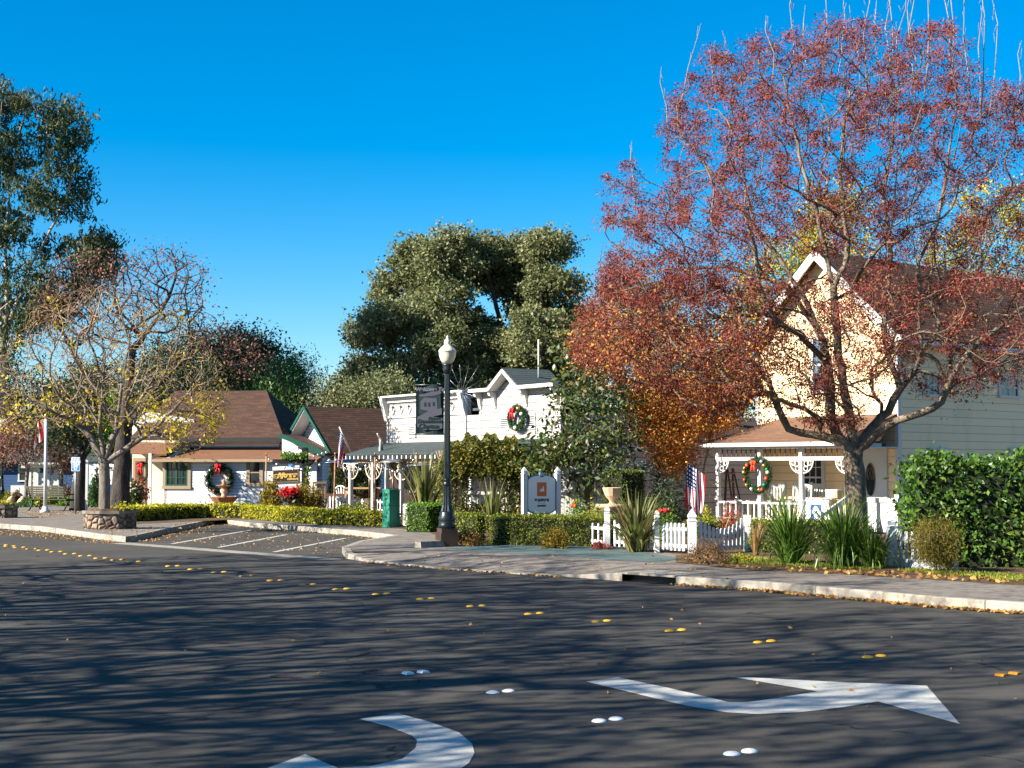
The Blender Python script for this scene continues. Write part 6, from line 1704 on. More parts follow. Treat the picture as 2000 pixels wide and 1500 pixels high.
# live oak behind the shop
oak = [(678, 800), (682, 725), (700, 660), (732, 610), (748, 560), (775, 518), (805, 498), (850, 490), (890, 475), (935, 482), (960, 470), (990, 482), (1020, 484), (1050, 468), (1080, 460), (1098, 490), (1102, 515), (1124, 535), (1118, 600), (1140, 680), (1120, 800), (900, 830)]
def lobes(L, Y, n, dys):
    out = []
    for (cx, cy, r) in L:
        dy = rng.uniform(-dys, dys); c = np.array(P(cx, cy, Y + dy)); R = r * Y / FPX
        v = rng.normal(size=(n * 3, 3)); v /= np.linalg.norm(v, axis=1)[:, None]; v = v[v[:, 2] > -.55][:n]
        q = rng.uniform(.62, 1.0, len(v))[:, None]
        out.append(c + v * q * R * np.array([1, 1, .85]))
    return np.concatenate(out)
OL = [(718, 745, 50), (790, 752, 60), (735, 668, 52), (790, 590, 58), (812, 532, 40), (880, 522, 52), (948, 522, 46), (1010, 525, 42), (1070, 508, 40), (1082, 580, 44), (868, 606, 56), (858, 690, 56), (925, 660, 42), (1062, 682, 58), (1085, 755, 48), (1000, 752, 52), (925, 765, 50), (1035, 620, 34), (975, 575, 30), (1110, 640, 30), (700, 790, 40), (845, 560, 40), (765, 640, 40), (905, 745, 50), (965, 720, 38), (1005, 695, 38), (1032, 700, 40), (960, 800, 50), (1040, 795, 50), (900, 795, 50), (830, 795, 50), (900, 560, 46), (1025, 570, 36), (900, 690, 46), (1040, 655, 40), (960, 690, 40), (820, 660, 50), (1090, 700, 44)]
OT = lobes([(x, y - 22 * max(0, min(1, (800 - y) / 250)), r * 1.06) for x, y, r in OL], 92.0, 38, 3.0)
t_, op, _, _, otips = tree('live_oak', 'huge rounded live oak with grey green foliage behind the white shop', 92.0, [(960, 960), (955, 860), (950, 780), (945, 720)], oak, 620, 7.5, M['L_oak'], M['bark_dark'], 0, .1, 1, .8,
     [[(945, 730), (900, 660), (850, 600), (800, 560)], [(945, 720), (980, 640), (960, 560), (940, 500)], [(960, 760), (1030, 680), (1070, 600), (1085, 500)], [(945, 740), (860, 720), (760, 700)], [(955, 780), (1040, 740), (1100, 700)]], alpha=.3, step=.8, r0=.024, shell=.5, flat=.8, targets=OT)
oc = op[np.array(otips)]
c_ = clusters(oc, 24, .42, .75); c2 = clusters(c_, 8, .15, .8)
quads_mesh('crown', leaf_quads(c2, .21, .55), M['L_oak'], t_)
so2 = [(622, 800), (640, 770), (680, 745), (760, 740), (800, 780), (760, 810), (640, 815)]
t_, op, _, _, ot = tree('oak_tree', 'low grey green oak crown over the brown gabled roof', 84.0, [(700, 960), (700, 880), (705, 830)], so2, 130, 3, M['L_oak'], M['bark_dark'], 0, .1, 1, .3, step=.7, r0=.02, shell=.4)
quads_mesh('crown', leaf_quads(clusters(clusters(op[np.array(ot)], 22, .55, .75), 7, .16), .16, .55), M['L_oak'], t_)

# eucalyptus at the left edge
euc = [[(-160, 300), (-60, 130), (20, 135), (32, 175), (10, 210), (-60, 260)], [(-100, 330), (-20, 210), (40, 180), (85, 175), (125, 190), (165, 215), (168, 300), (140, 300), (100, 260), (40, 300), (-30, 360)],
       [(-100, 420), (30, 300), (110, 300), (160, 330), (160, 390), (115, 420), (40, 420), (-60, 500)], [(-120, 640), (-60, 480), (40, 430), (115, 460), (145, 450), (150, 500), (110, 560), (60, 640), (0, 700)], [(60, 640), (110, 540), (180, 455), (205, 460), (212, 500), (170, 550), (110, 630)]]
t_, op, _, _, ot = tree('eucalyptus_tree', 'tall open eucalyptus with drooping grey green leaves at the left edge', 80.0, [(-10, 960), (-5, 820), (0, 700), (15, 600)], euc, 380, 4.5, M['L_euc'], M['bark_pale'], 0, .1, 1, .42,
     [[(0, 680), (30, 600), (70, 500), (110, 430), (140, 350), (150, 260)], [(15, 600), (10, 480), (20, 360), (40, 250), (60, 200)], [(10, 620), (-40, 480), (-60, 330), (-30, 180)], [(40, 580), (110, 520), (180, 480)]], alpha=.3, step=.7, r0=.016, shell=.2, bark2=M['bark_pale'])
oc = op[np.array(ot)]; oc = oc[rng.uniform(size=len(oc)) < .56]
quads_mesh('crown', leaf_quads(clusters(clusters(oc, 19, .46, .7, .5), 10, .15, 1, .5), .30, .30, droop=1.2), M['L_euc'], t_)

# bare tree growing in the stone planter
c_ = pl1.location
PY = c_.y
tw = [(-40, 760), (0, 720), (40, 640), (90, 590), (150, 560), (220, 555), (290, 570), (350, 610), (400, 660), (440, 720), (450, 780), (420, 850), (370, 890), (300, 870), (260, 830), (130, 830), (70, 840), (0, 830), (-40, 800)]
t_, op, oparr, orad, ot = tree('planter_tree', 'bare twiggy tree with a few yellow leaves growing from the stone planter', PY, [(204, 1005), (204, 960), (204, 925), (203, 905)], tw, 2700, 3.3, M['L_yellow'], M['bark_grey'], 0, .1, .1, .165,
     [[(202, 905), (190, 880), (178, 855), (160, 835), (130, 815), (90, 790), (40, 770)], [(203, 905), (200, 870), (195, 835), (170, 790), (130, 720)], [(204, 900), (215, 870), (228, 840), (232, 800), (240, 740), (250, 680)], [(206, 905), (225, 890), (245, 878), (270, 860), (300, 840), (340, 800), (390, 740)], [(195, 835), (200, 770), (205, 700)], [(228, 840), (270, 790), (310, 720)]],
     alpha=.25, curve=.3, step=.3, r0=.0070, pw=2.65, shell=.15, bark2=M['bark_twig'], split=.03, jit=.04)
oc = op[np.array(ot)]
yl = oc[(oc[:, 2] < P(200, 770, PY).z)]; yl = yl[rng.uniform(size=len(yl)) < .04 + .13 * ((yl[:, 0] > P(300, 800, PY).x) & (yl[:, 0] < P(430, 800, PY).x))]
yl2 = oc[rng.uniform(size=len(oc)) < .012]
q = P(420, 820, PY); 
quads_mesh('crown', leaf_quads(clusters(np.concatenate([yl, yl2]), 16, .16, .9, .4), .10, .75, droop=.6), M['L_yellow'], t_)
quads_mesh('dry_foliage', leaf_quads(clusters(oc[rng.uniform(size=len(oc)) < .45], 5, .18), .06, .4), M['L_brown'], t_)

# old grooved trunk and its thin rust crown
bt = [(70, 600), (120, 520), (170, 480), (240, 500), (300, 480), (360, 485), (400, 520), (395, 600), (440, 630), (500, 660), (540, 720), (480, 740), (430, 700), (370, 640), (250, 660), (120, 680)]
t_, op, _, _, ot = tree('old_bare_tree', 'old tree with a massive dark grooved trunk and thin rust coloured crown', 58.0, [(234, 997), (236, 950), (240, 900), (238, 840)], bt, 900, 3.2, M['L_pink'], M['bark_dark'], 6, .12, .3, .36,
     [[(238, 860), (200, 780), (150, 700), (110, 620)], [(238, 850), (250, 760), (260, 680), (310, 620), (330, 580), (345, 530), (380, 510)], [(240, 850), (300, 760), (370, 690), (430, 670), (500, 700)]], alpha=.3, step=.5, r0=.012, pw=2.3, frac=.75, flare=1.5, split=.05, bark2=M['bark_dark'])
td = [(60, 840), (80, 780), (130, 740), (190, 770), (200, 850), (150, 870), (90, 870)]
tree('dark_tree', 'dark forked tree directly behind the small blue sign', 63.0, [(153, 996), (154, 950), (158, 900), (155, 870)], td, 130, 2.2, M['L_dark'], M['bark_dark'], 60, .15, .35, .30,
     [[(156, 885), (140, 850), (125, 800), (130, 770)], [(156, 890), (180, 850), (190, 800)], [(158, 905), (175, 880), (186, 850)]], alpha=.3, step=.5, r0=.014, frac=.8)
# pinkish small trees in front of the blue house
for i, (px, poly, lab, lm) in enumerate([(50, [(-40, 900), (-20, 840), (30, 825), (80, 840), (95, 880), (60, 905)], 'small pinkish leaved tree over the left end of the trellis arbour', 'L_pink'), (118, [(75, 880), (90, 835), (130, 830), (155, 860), (150, 920), (110, 915)], 'small pinkish leaved tree over the right end of the trellis arbour', 'L_pink'), (-5, [(-60, 850), (-30, 790), (20, 800), (30, 850), (0, 900)], 'small orange brown tree behind the far street lamp', 'L_rust')]):
    tree('small_tree', lab, 72 + i, [(px, 985), (px + 2, 940), (px + 4, 915)], poly, 120, 1.6, M[lm], M['bark_grey'], 30, .13, .3, .09, alpha=.3, step=.4, r0=.01, group='small trees by the trellis arbour')
# dark evergreens behind the plaza and restaurant
for i, (Y, px, poly, lab, lm, n) in enumerate([
    (96, 20, [(-150, 800), (-100, 660), (-20, 690), (60, 720), (100, 800), (80, 900), (-150, 900)], 'dark evergreen mass behind the far street lamp', 'L_dark', 170),
    (98, 150, [(80, 900), (90, 770), (150, 720), (230, 730), (280, 800), (270, 900)], 'dark evergreen behind the old grooved trunk', 'L_dark', 150),
    (94, 225, [(180, 860), (190, 790), (225, 770), (265, 800), (260, 860), (220, 880)], 'brighter green tree glimpsed through the planter tree branches', 'L_hedge_g', 60),
    (95, 330, [(260, 800), (280, 700), (350, 650), (430, 670), (450, 760), (400, 800)], 'dark tree behind the tall brown roof, left part', 'L_dark', 130),
    (90, 470, [(420, 790), (430, 700), (455, 660), (500, 660), (540, 690), (560, 740), (560, 800), (520, 830)], 'dark broad tree just behind the brown roof ridge', 'L_dark', 150),
    (86, 555, [(495, 850), (500, 770), (515, 710), (550, 692), (590, 705), (602, 770), (600, 850), (550, 860)], 'drooping bright green pepper tree between the two brown roofs', 'L_pepper', 150)]):
    t_, op, _, _, ot = tree('evergreen_tree', lab, Y, [(px, 970), (px, 900), (px, 850)], poly, n, 3.5, M[lm], M['bark_dark'], 0, .2, .5, .35, alpha=.3, step=.8, r0=.02, shell=.4)
    pep = lm == 'L_pepper'
    quads_mesh('crown', leaf_quads(clusters(clusters(op[np.array(ot)], 18, .6, .8, .6 if pep else 0), 8, .2, 1, .5 if pep else 0), .19, .3 if pep else .55, droop=1.0 if pep else 0), M[lm], t_)
# bare winter trees far behind
for i, (px, poly) in enumerate([(622, [(598, 830), (600, 760), (610, 720), (640, 715), (648, 770), (645, 830)]), (655, [(640, 800), (645, 740), (660, 725), (675, 740), (675, 800)])]):
    tree('bare_tree', ['bare grey winter tree right of the pepper tree, taller', 'bare grey winter tree at the left foot of the huge oak'][i], 105 - i * 3, [(px, 960), (px, 880), (px, 820)], poly, 130, 1.8, M['L_brown'], M['bark_grey'], 0, .1, .1, .2, alpha=.22, step=.7, r0=.018, curve=.45)
# magnolia by the shop's right side
mag = [[(1090, 700), (1110, 650), (1150, 640), (1190, 670), (1200, 740), (1150, 760), (1100, 745)], [(1075, 800), (1090, 770), (1180, 740), (1230, 790), (1240, 850), (1180, 870), (1100, 850), (1072, 840)], [(1110, 930), (1090, 870), (1180, 860), (1215, 890), (1190, 960), (1130, 975)], [(1040, 880), (1060, 860), (1100, 880), (1090, 930), (1050, 930)]]
t_, op, _, _, ot = tree('magnolia_tree', 'glossy dark green magnolia covering the right corner of the white shop', 44.0, [(1145, 1010), (1146, 960), (1150, 900), (1150, 840)], mag, 330, 1.6, M['L_magnolia'], M['bark_grey'], 27, .19, .3, .11,
     [[(1150, 850), (1140, 780), (1145, 700), (1150, 660)], [(1150, 880), (1110, 850), (1085, 810)], [(1148, 900), (1190, 860), (1220, 820)]], alpha=.3, step=.4, r0=.009, frac=.8, aspect=.42)
quads_mesh('crown', leaf_quads(clusters(op[np.array(ot)], 42, .22, .9), .17, .42), M['L_magnolia'], t_) if False else None
# orange leaved crape myrtle
ocm = [(1225, 770), (1260, 735), (1330, 745), (1400, 760), (1440, 790), (1420, 825), (1385, 845), (1375, 880), (1345, 900), (1320, 925), (1295, 910), (1270, 875), (1240, 840)]
t_, op, _, _, ot = tree('crape_myrtle', 'orange leaved multi-stemmed small tree behind the porch flag', 45.0, [(1362, 1040), (1366, 1000), (1372, 960)], ocm, 300, 1.0, M['L_orange'], M['bark_pale'], 0, .1, .24, .08,
     [[(1366, 1015), (1350, 975), (1325, 940), (1300, 900), (1280, 850)], [(1366, 1005), (1345, 950), (1330, 890), (1340, 820)], [(1372, 960), (1378, 900), (1390, 840)]], alpha=.3, step=.4, r0=.006)
quads_mesh('crown', leaf_quads(clusters(op[np.array(ot)], 90, .24, .85), .075, .6), M['L_orange'], t_)
# blue spruce
spy = 47.0; a = P(1285, 1020, spy); sp_ = thing('blue_spruce', 'dark blue green spruce with drooping boughs beyond the stone urn', 'tree', (a.x, a.y, ZP))
top_ = P(1285, 560, spy).z; nd = []; br = MB(); br.tube([(a.x, a.y, ZP), (a.x, a.y, top_)], [.14, .02], 8)
for k in range(150):
    z = ZP + .3 + (top_ - ZP - .5) * rnd.random() ** 1.25; az = rnd.uniform(0, 2 * PI); R = (1 - (z - ZP) / (top_ - ZP)) ** .8 * 1.5 + .12
    pts = [Vector((a.x, a.y, z)) + Vector((math.cos(az) * R * s, math.sin(az) * R * s, -.28 * R * s + .25 * R * s * s)) for s in (0, .35, .7, 1)]
    br.tube(pts, [.022, .016, .01, .005], 4)
    for j in range(46): s = rnd.uniform(.15, 1); q = pts[0].lerp(pts[3], s); nd.append((q.x + rnd.gauss(0, .09), q.y + rnd.gauss(0, .09), q.z + rnd.gauss(-.05, .06)))
br.build('trunk', M['bark_dark'], sp_, True); quads_mesh('crown', leaf_quads(np.array(nd), .12, .25), M['L_spruce'], sp_)
# yellow leaved trees behind the yellow house
for i, (px, Y, poly, lab) in enumerate([(1500, 62, [(1400, 850), (1420, 640), (1470, 520), (1530, 470), (1580, 460), (1570, 560), (1500, 640), (1490, 760), (1470, 850)], 'yellow leaved tree left of the yellow house gable'), (1640, 74, [(1560, 520), (1580, 380), (1650, 350), (1700, 420), (1690, 520)], 'yellow leaved tree top behind the gable peak'), (1900, 72, [(1790, 540), (1800, 460), (1850, 480), (1880, 370), (1930, 350), (1990, 380), (2060, 470), (2050, 570)], 'yellow leaved tree behind the brown roof ridge')]):
    t_, op, _, _, ot = tree('yellow_tree', lab, Y, [(px, 960), (px, 850), (px, 700)], poly, 150, 2.6, M['L_yellow'], M['bark_grey'], 0, .1, .4, .22, alpha=.3, step=.7, r0=.014)
    oc = op[np.array(ot)]; quads_mesh('crown', leaf_quads(clusters(clusters(oc[rng.uniform(size=len(oc)) < .42], 12, .35), 6, .15), .13, .7), M['L_yellow'], t_)
    quads_mesh('green_foliage', leaf_quads(clusters(oc[rng.uniform(size=len(oc)) < .35], 40, .35), .14, .6), M['L_pepper'], t_)
t_, op, _, _, ot = tree('evergreen_tree', 'dark evergreen between the magnolia and the yellow house', 60, [(1240, 970), (1240, 900), (1240, 850)], [(1130, 800), (1150, 660), (1200, 560), (1260, 540), (1330, 600), (1400, 640), (1440, 760), (1420, 880), (1200, 880)], 190, 3, M['L_dark'], M['bark_dark'], 0, .2, .5, .3, alpha=.3, step=.8, r0=.02, shell=.4)
quads_mesh('crown', leaf_quads(clusters(clusters(op[np.array(ot)], 16, .5, .8), 7, .17), .15, .55), M['L_dark'], t_)

# bare street trees on the sunward kerb: out of the frame, their branches shade the road
def shade_tree():
    base = np.array([0, 0, 0.]); T = []
    while len(T) < 620:
        p = rng.uniform(-1, 1, 3)
        if p @ p < 1: T.append(p * np.array([4.8, 4.8, 4.6]) + np.array([0, 0, 8.2]))
    t = thing('street_tree', 'x', 'tree', (0, 0, 0))
    pos, par, rad, tips = grow([[base, (0.1, 0, 1.5), (0, .1, 3.2)], [(0, .1, 3.2), (1.2, .6, 5.5), (2, 1.5, 8)], [(0, .1, 3.2), (-1.2, .8, 5.5), (-2, .5, 8.5)], [(0, .1, 3.2), (.2, -1.2, 5.6), (.4, -2, 8.8)], [(0, .1, 3.2), (.1, .3, 6), (0, .4, 10)]], T, .5, .3, .35, .015, 2.3, .26)
    tubes('trunk', pos, par, rad, M['bark_grey'], t, world=False)
    tp = pos[np.array(tips)]; tp = tp[rng.uniform(size=len(tp)) < .36]
    quads_mesh('crown', leaf_quads(clusters(tp, 30, .27, .8), .13, .6), M['L_rust'], t, world=False)
    return t
st0 = shade_tree()
for i, (x, y, rz, s) in enumerate([(-15, 1, 0, 1), (-14, 9, 1.1, 1.05), (-16.5, 16.5, 2.3, 1.1), (-18, 24, 3.4, 1.0), (-12, -6, 5.3, 1.0), (-22, 13, .7, 1.2), (-19, 5, 1.9, 1.15)]):
    o = st0 if i == 0 else copy_tree(st0)
    o.location = (x, y, 0); o.rotation_euler = (0, 0, rz); o.scale = (s, s, s); tag(o, 'bare street tree on the sunward kerb whose branches shade the road', 'tree', 'street trees shading the road')
# ------------------------------------------------------------------ hedges and garden plants
def g2d(px, py, z=ZP): p = G(px, py, z); return (p.x, p.y)
def hz(px, py, yy): return P(px, py, yy).z
# yellow-green clipped hedge round the restaurant garden
h1 = [g2d(256, 1019), g2d(330, 1014), g2d(400, 1011), g2d(470, 1012)]
hedge_path('low yellow green box hedge in front of the fountain, left run', h1, .8, ZP, hz(350, 988, h1[1][1]), M['L_hedge_y'], .085, 420)
h2 = [g2d(470, 1012.5), g2d(540, 1019), g2d(640, 1026), g2d(748, 1029)]
hedge_path('low yellow green box hedge along the parking bay, ending at the green cabinet', h2, .75, ZP, hz(640, 999, h2[2][1]), M['L_hedge_y'], .075, 520)
a, b = g2d(834, 1040), g2d(884, 1037)
hedge('bright green cube of clipped hedge behind the lamp post', a, b, .8, ZP, hz(850, 986, a[1]), M['L_hedge_g'], .055, 900)
a, b = g2d(930, 1062), g2d(952, 1061)
hedge('narrow dark green hedge end just right of the lamp base', a, b, 1.1, ZP, hz(940, 1005, a[1]), M['L_hedge'], .045, 1200)
a, b = g2d(957, 1064), g2d(1184, 1068)
hedge('long dark green clipped hedge in front of the dentist sign', a, b, 1.0, ZP, hz(1000, 1009, a[1]), M['L_hedge'], .045, 1200)
a, b = (P(640, 985, 62.5).x, 62.5), (P(718, 985, 61.5).x, 61.5)
hedge('tall dark hedge block against the blue clapboard patio wall', a, b, .9, ZP, hz(680, 913, 62), M['L_hedge_d'], .09, 420)
a, b = g2d(1466, 1079), g2d(1664, 1084)
hedge('low yellow green hedge in front of the porch behind the strap plants', a, b, 1.0, ZP, hz(1560, 1020, a[1]), M['L_hedge'], .05, 800)
a, b = g2d(1365, 1052), g2d(1500, 1050)
hedge('low mixed hedge behind the white garden gate', a, b, .8, ZP, hz(1430, 1018, a[1]), M['L_hedge'], .05, 700, rough=.06)
a, b = (P(1215, 1010, 42).x, 42), (P(1262, 1010, 42.5).x, 42.5)
hedge('dark hedge block beside the pale stone urn', a, b, .9, ZP, hz(1240, 920, 42), M['L_hedge_d'], .07, 500)
# big laurel hedge on the right
a = G(1784, 1108, ZP); ly = a.y; lt = thing('laurel_hedge', 'big glossy laurel hedge filling the right edge of the photo', 'hedge', tuple(a), -.12)
x1 = P(2080, 1000, ly).x - a.x; zt = P(1850, 886, ly).z - ZP - .22
p = surface_box(0, x1, 0, 1.6, .04, zt, 300, .10); p = p[p[:, 1] < 1.45]; p2 = surface_box(.1, x1, .12, 1.4, .2, zt - .08, 130, .10)
p3 = np.stack([rng.uniform(.1, x1, 900), rng.uniform(0, 1.2, 900), zt + np.abs(rng.normal(0, .09, 900))], 1)
p3[:, 2] += .12 * np.sin(p3[:, 0] * 3.1) + .1 * (p3[:, 0] > 1.4)
q = np.concatenate([p, p2, p3]); q[:, 0] += np.where(q[:, 0] < .3, .25 * np.clip((.5 - q[:, 2]) / .5, 0, 1), 0)
quads_mesh('foliage', leaf_quads(q, .115, .5), M['L_laurel'], lt, False)
MB().box(.14, x1 - .1, .16, 1.3, 0, zt - .14).build('branches', M['core'], lt)  # near-black solid core, shade of the laurel inside put into colour
# olive wispy bush
a = G(1828, 1118, ZP); wsp = thing('wispy_bush', 'feathery olive bush in front of the laurel and white pickets', 'shrub', tuple(a))
A_ = np.array(a); tg = []; k_ = a.y / FPX
for i in range(260):
    u = rng.uniform(-1, 1); h = rng.uniform(.25, 1) * (1 - .35 * u * u); tg.append(A_ + np.array([u * 52 * k_ * (.35 + .65 * h), rng.uniform(-.4, .4), h * 96 * k_]))
pos, par, rad, tips = grow([[A_, A_ + np.array([0, 0, .12])]], np.array(tg), .12, .25, .4, .003, 2.4)
tubes('stems', pos, par, rad, M['bark_twig'], wsp); quads_mesh('foliage', leaf_quads(clusters(pos[np.array(tips)], 46, .075, 1.4), .055, .22, up=-.6), M['L_wisp'], wsp)

def sh(name, label, px, py, rpx, hpx, mat, n=900, leaf=.05, Y=None, **kw):
    p = G(px, py, ZP) if Y is None else P(px, py, Y); k = p.y / FPX
    return shrub(name, label, (p.x, p.y, ZP if Y is None else max(ZP, p.z)), rpx * k, hpx * k, M[mat], n, leaf, **kw)
sh('shrub', 'rounded yellow green shrub left of the red poinsettia', 530, 1002, 23, 62, 'L_gold', 2600, .085, Y=53, stems=36)
sh('shrub', 'rounded golden shrub between the poinsettia and patio fence', 598, 1005, 34, 58, 'L_gold', 3400, .085, Y=52.5, stems=40)
sh('ground_shrub', 'low yellow groundcover bush behind the hedge under the fountain', 490, 1006, 28, 20, 'L_hedge_y', 1100, .08, stems=20)
sh('ground_shrub', 'low bright green bush at the foot of the restaurant sign', 540, 1010, 24, 22, 'L_hedge_g', 1000, .08, stems=20)
sh('ground_shrub', 'spreading green bush before the white patio fence', 690, 1010, 42, 26, 'L_hedge', 1900, .08, stems=30)
sh('ground_shrub', 'small yellow bush beside the green cabinet', 735, 1016, 20, 16, 'L_hedge_y', 700, .07, stems=16)
a = P(565, 990, 52); po = thing('potted_poinsettia', 'bright red poinsettia in a grey pot between two golden shrubs', 'potted plant', (a.x, a.y, ZP)); k = 52 / FPX
m = MB(); m.lathe([(9 * k, 0), (12 * k, .3), (13 * k, .42), (11 * k, .42), (.02, .38)], 16); m.build('pot', M['sign_grey'], po)
c = np.array([a.x, a.y, P(563, 963, 52).z]); pts = c + rng.normal(size=(700, 3)) * np.array([8 * k, .18, 5 * k]); quads_mesh('foliage', leaf_quads(pts, .12, .5), M['L_poin'], po)
pts = c + rng.normal(size=(300, 3)) * np.array([8 * k, .18, 6 * k]) - np.array([0, 0, .15]); quads_mesh('leaves', leaf_quads(pts, .13, .5), M['L_dark'], po)
sh('bare_shrub', 'twiggy reddish bare shrub in front of the patio fence right half', 712, 1000, 36, 40, 'L_redleaf', 260, .06, stems=70, bark=M['bark_twig'])
sh('plaza_shrub', 'round bright green bush between the dark trunk and planter tree', 180, 990, 18, 30, 'L_hedge_g', 1500, .11, stems=24)
sh('plaza_shrub', 'climbing green bush against the museum sign', 187, 990, 14, 62, 'L_pepper', 1300, .11, Y=61, stems=24)
sh('plaza_shrub', 'green bush with pale flowers by the restaurant entrance', 262, 990, 18, 48, 'L_hedge_d', 1300, .11, Y=60, stems=24, flower=(M['cream'], 16, .07))
sh('plaza_shrub', 'red leaved bush under the pillar wreath', 268, 975, 22, 40, 'L_redleaf', 700, .11, Y=62, stems=24)
for i, (px, py, r, h, mt, lab) in enumerate([(12, 985, 14, 22, 'L_hedge_y', 'low yellow green bush at the left edge behind the lamp'), (62, 988, 18, 18, 'L_hedge_g', 'bright green low bush in front of the white wall'), (78, 990, 10, 24, 'L_hedge_y', 'small yellow bush left of the flagpole'), (130, 988, 16, 16, 'L_hedge_g', 'low green bush right of the bench'), (128, 980, 17, 34, 'L_rust', 'rusty brown bush behind the bench'), (30, 984, 9, 22, 'L_brown', 'grey brown dry bush by the white wall'), (52, 990, 24, 10, 'L_pepper', 'flat green groundcover patch below the white wall'), (100, 985, 14, 24, 'L_hedge_y', 'yellow green bush behind the flagpole')]):
    sh('plaza_shrub', lab, px, py, r, h, mt, 900, .11, stems=18)
# dirt mound boulder under shrubs
for (px, py, lab) in ((20, 988, 'pale boulder at the left end of the plaza bed'), (42, 989, 'pale boulder left of the flagpole bed')):
    p = G(px, py, ZP); m = MB(); m.ball((0, 0, .15), .2, 9, 6, 1.0); m.v = [(x * (1 + .2 * math.sin(z * 9 + x * 7)), y, max(0, z * 1.3 + .1 * math.sin(x * 8))) for x, y, z in m.v]; o = m.build('boulder', M['stone_cast']); o.location = (p.x, p.y, ZP); tag(o, lab, 'boulder')
# planter planting
for t_, lab, k in ((pl1, 'small yellow green tuft growing in the stone planter at the tree foot', 1), (pl2, 'small green tuft in the planter cut by the left edge', .8)):
    l = t_.location; shrub('planter_tuft', lab, (l.x + .35 * k, l.y - .1, ZP + .45 * k), .3 * k, .35 * k, M['L_hedge_y'], 350, .07, stems=10)
# flax and strap-leaved clumps
def bl(name, label, px, py, n, lpx, wid, mat, **kw):
    p = G(px, py, ZP); return blades(name, label, tuple(p), n, lpx * p.y / FPX, wid, M[mat], **kw)
p = G(815, 1036, ZP)
blades('flax_plant', 'tall striped flax with sword leaves growing from behind the clay urn', (p.x + .2, p.y + .1, ZP + .3), 120, 135 * p.y / FPX, .085, M['L_blade'], 1.05, stiff=.8)
bl('flax_plant', 'pale flax fan rising behind the clipped hedge left of the dentist sign', 962, 1040, 60, 115, .065, 'L_blade', spread=1.25, stiff=.8)
bl('flax_plant', 'large yellow striped flax clump before the picket fence', 1243, 1078, 170, 125, .07, 'L_blade', spread=1.7, stiff=.68, mats2=M['L_dry'], frac2=.1)
bl('strap_plant', 'dark green strap-leaved clump right of the garden gate', 1545, 1104, 320, 150, .032, 'L_strap', spread=1.5, stiff=.5)
bl('strap_plant', 'dark green strap-leaved clump at the foot of the big trunk', 1648, 1108, 420, 155, .032, 'L_strap', spread=1.7, stiff=.48)
bl('strap_plant', 'low drooping strap-leaved clump by the pointed white post', 1705, 1110, 200, 105, .03, 'L_strap', spread=2.0, stiff=.42)
bl('dry_grass', 'tan dry grass tuft behind the gate post', 1476, 1085, 70, 70, .02, 'L_dry', spread=.9, stiff=.75)
# small shrubs along the path
sh('shrub', 'orange green small shrub at the lamp post foot', 912, 1066, 30, 34, 'L_rust', 1700, .05, stems=26)
sh('shrub', 'golden orange small shrub in front of the long dark hedge', 1084, 1071, 28, 38, 'L_gold', 1900, .05, stems=28)
sh('shrub', 'low green grass-like bush between lamp and hedge', 910, 1050, 24, 36, 'L_pepper', 1500, .045, stems=24)
sh('shrub', 'small pink flowered plant at the white post foot', 1172, 1073, 20, 16, 'L_redleaf', 420, .045, stems=16)
sh('dry_shrub', 'twiggy brown dry shrub in front of the white gate', 1378, 1100, 42, 44, 'L_brown', 2200, .035, stems=60, bark=M['bark_twig'])
sh('ground_shrub', 'yellow green groundcover below the gate post', 1450, 1098, 30, 14, 'L_hedge_y', 900, .045, stems=20)
sh('shrub', 'red leaved shrub climbing in front of the porch rail', 1428, 1052, 22, 74, 'L_redleaf', 700, .055, stems=40, bark=M['bark_twig'])
sh('shrub', 'yellow green shrub at the left foot of the porch', 1380, 1050, 14, 58, 'L_hedge_y', 800, .055, stems=24)
sh('rose_bush', 'green rose bush with red blooms left of the porch flag', 1300, 1062, 30, 78, 'L_hedge_g', 900, .055, stems=26, flower=(M['red_ribbon'], 5, .06))
sh('rose_bush', 'bright green rose bush right of the dentist sign', 1125, 1050, 26, 72, 'L_hedge_g', 1500, .06, stems=30, flower=(M['orange_ribbon'], 3, .05))
sh('rose_bush', 'yellow green rose bush in front of the stone urn', 1163, 1052, 24, 66, 'L_hedge_y', 1100, .06, stems=28)
sh('shrub', 'green bush under the dentist sign between its posts', 1045, 1048, 26, 46, 'L_pepper', 1100, .05, stems=24)
sh('shrub', 'dark bush in deep shade right of the rose', 1305, 1050, 42, 110, 'L_dark', 2600, .08, Y=40, stems=40)
# vine arbour
ax0 = 45.0; a = P(950, 1010, ax0); va = thing('vine_arbour', 'mound of vines over a white post arbour beside the lamp post', 'arbour', (a.x, a.y, ZP)); k = ax0 / FPX
def vx(px): return (px - 950) * k
def vz(py): return P(950, py, ax0).z - ZP
for px in (898, 925, 968, 1000): MB().box(vx(px) - .06, vx(px) + .06, -.06, .06, 0, vz(880)).build('post', M['white'], va)
MB().box(vx(880), vx(1030), -.05, .05, vz(884), vz(878)).build('beam', M['white'], va); MB().box(vx(905), vx(990), .07, .12, vz(972), vz(966)).build('rail', M['white'], va)
tops = []
N0 = 21000
th = rng.uniform(0, PI, N0); 
u = rng.uniform(-1, 1, N0); v = rng.uniform(-1, 1, N0); rr = np.clip(1 - np.abs(u) ** 3.2, 0, 1) ** .5
base_z = vz(920); topz = vz(854)
z = base_z + (topz - base_z) * rr * rng.uniform(-.15, 1.02, N0) ; y = v * 1.1
z = z + .10 * np.sin(u * 14) + .07 * np.sin(u * 31 + 1)
pts = [np.stack([vx(948) + u * 92 * k, y, z], 1)]
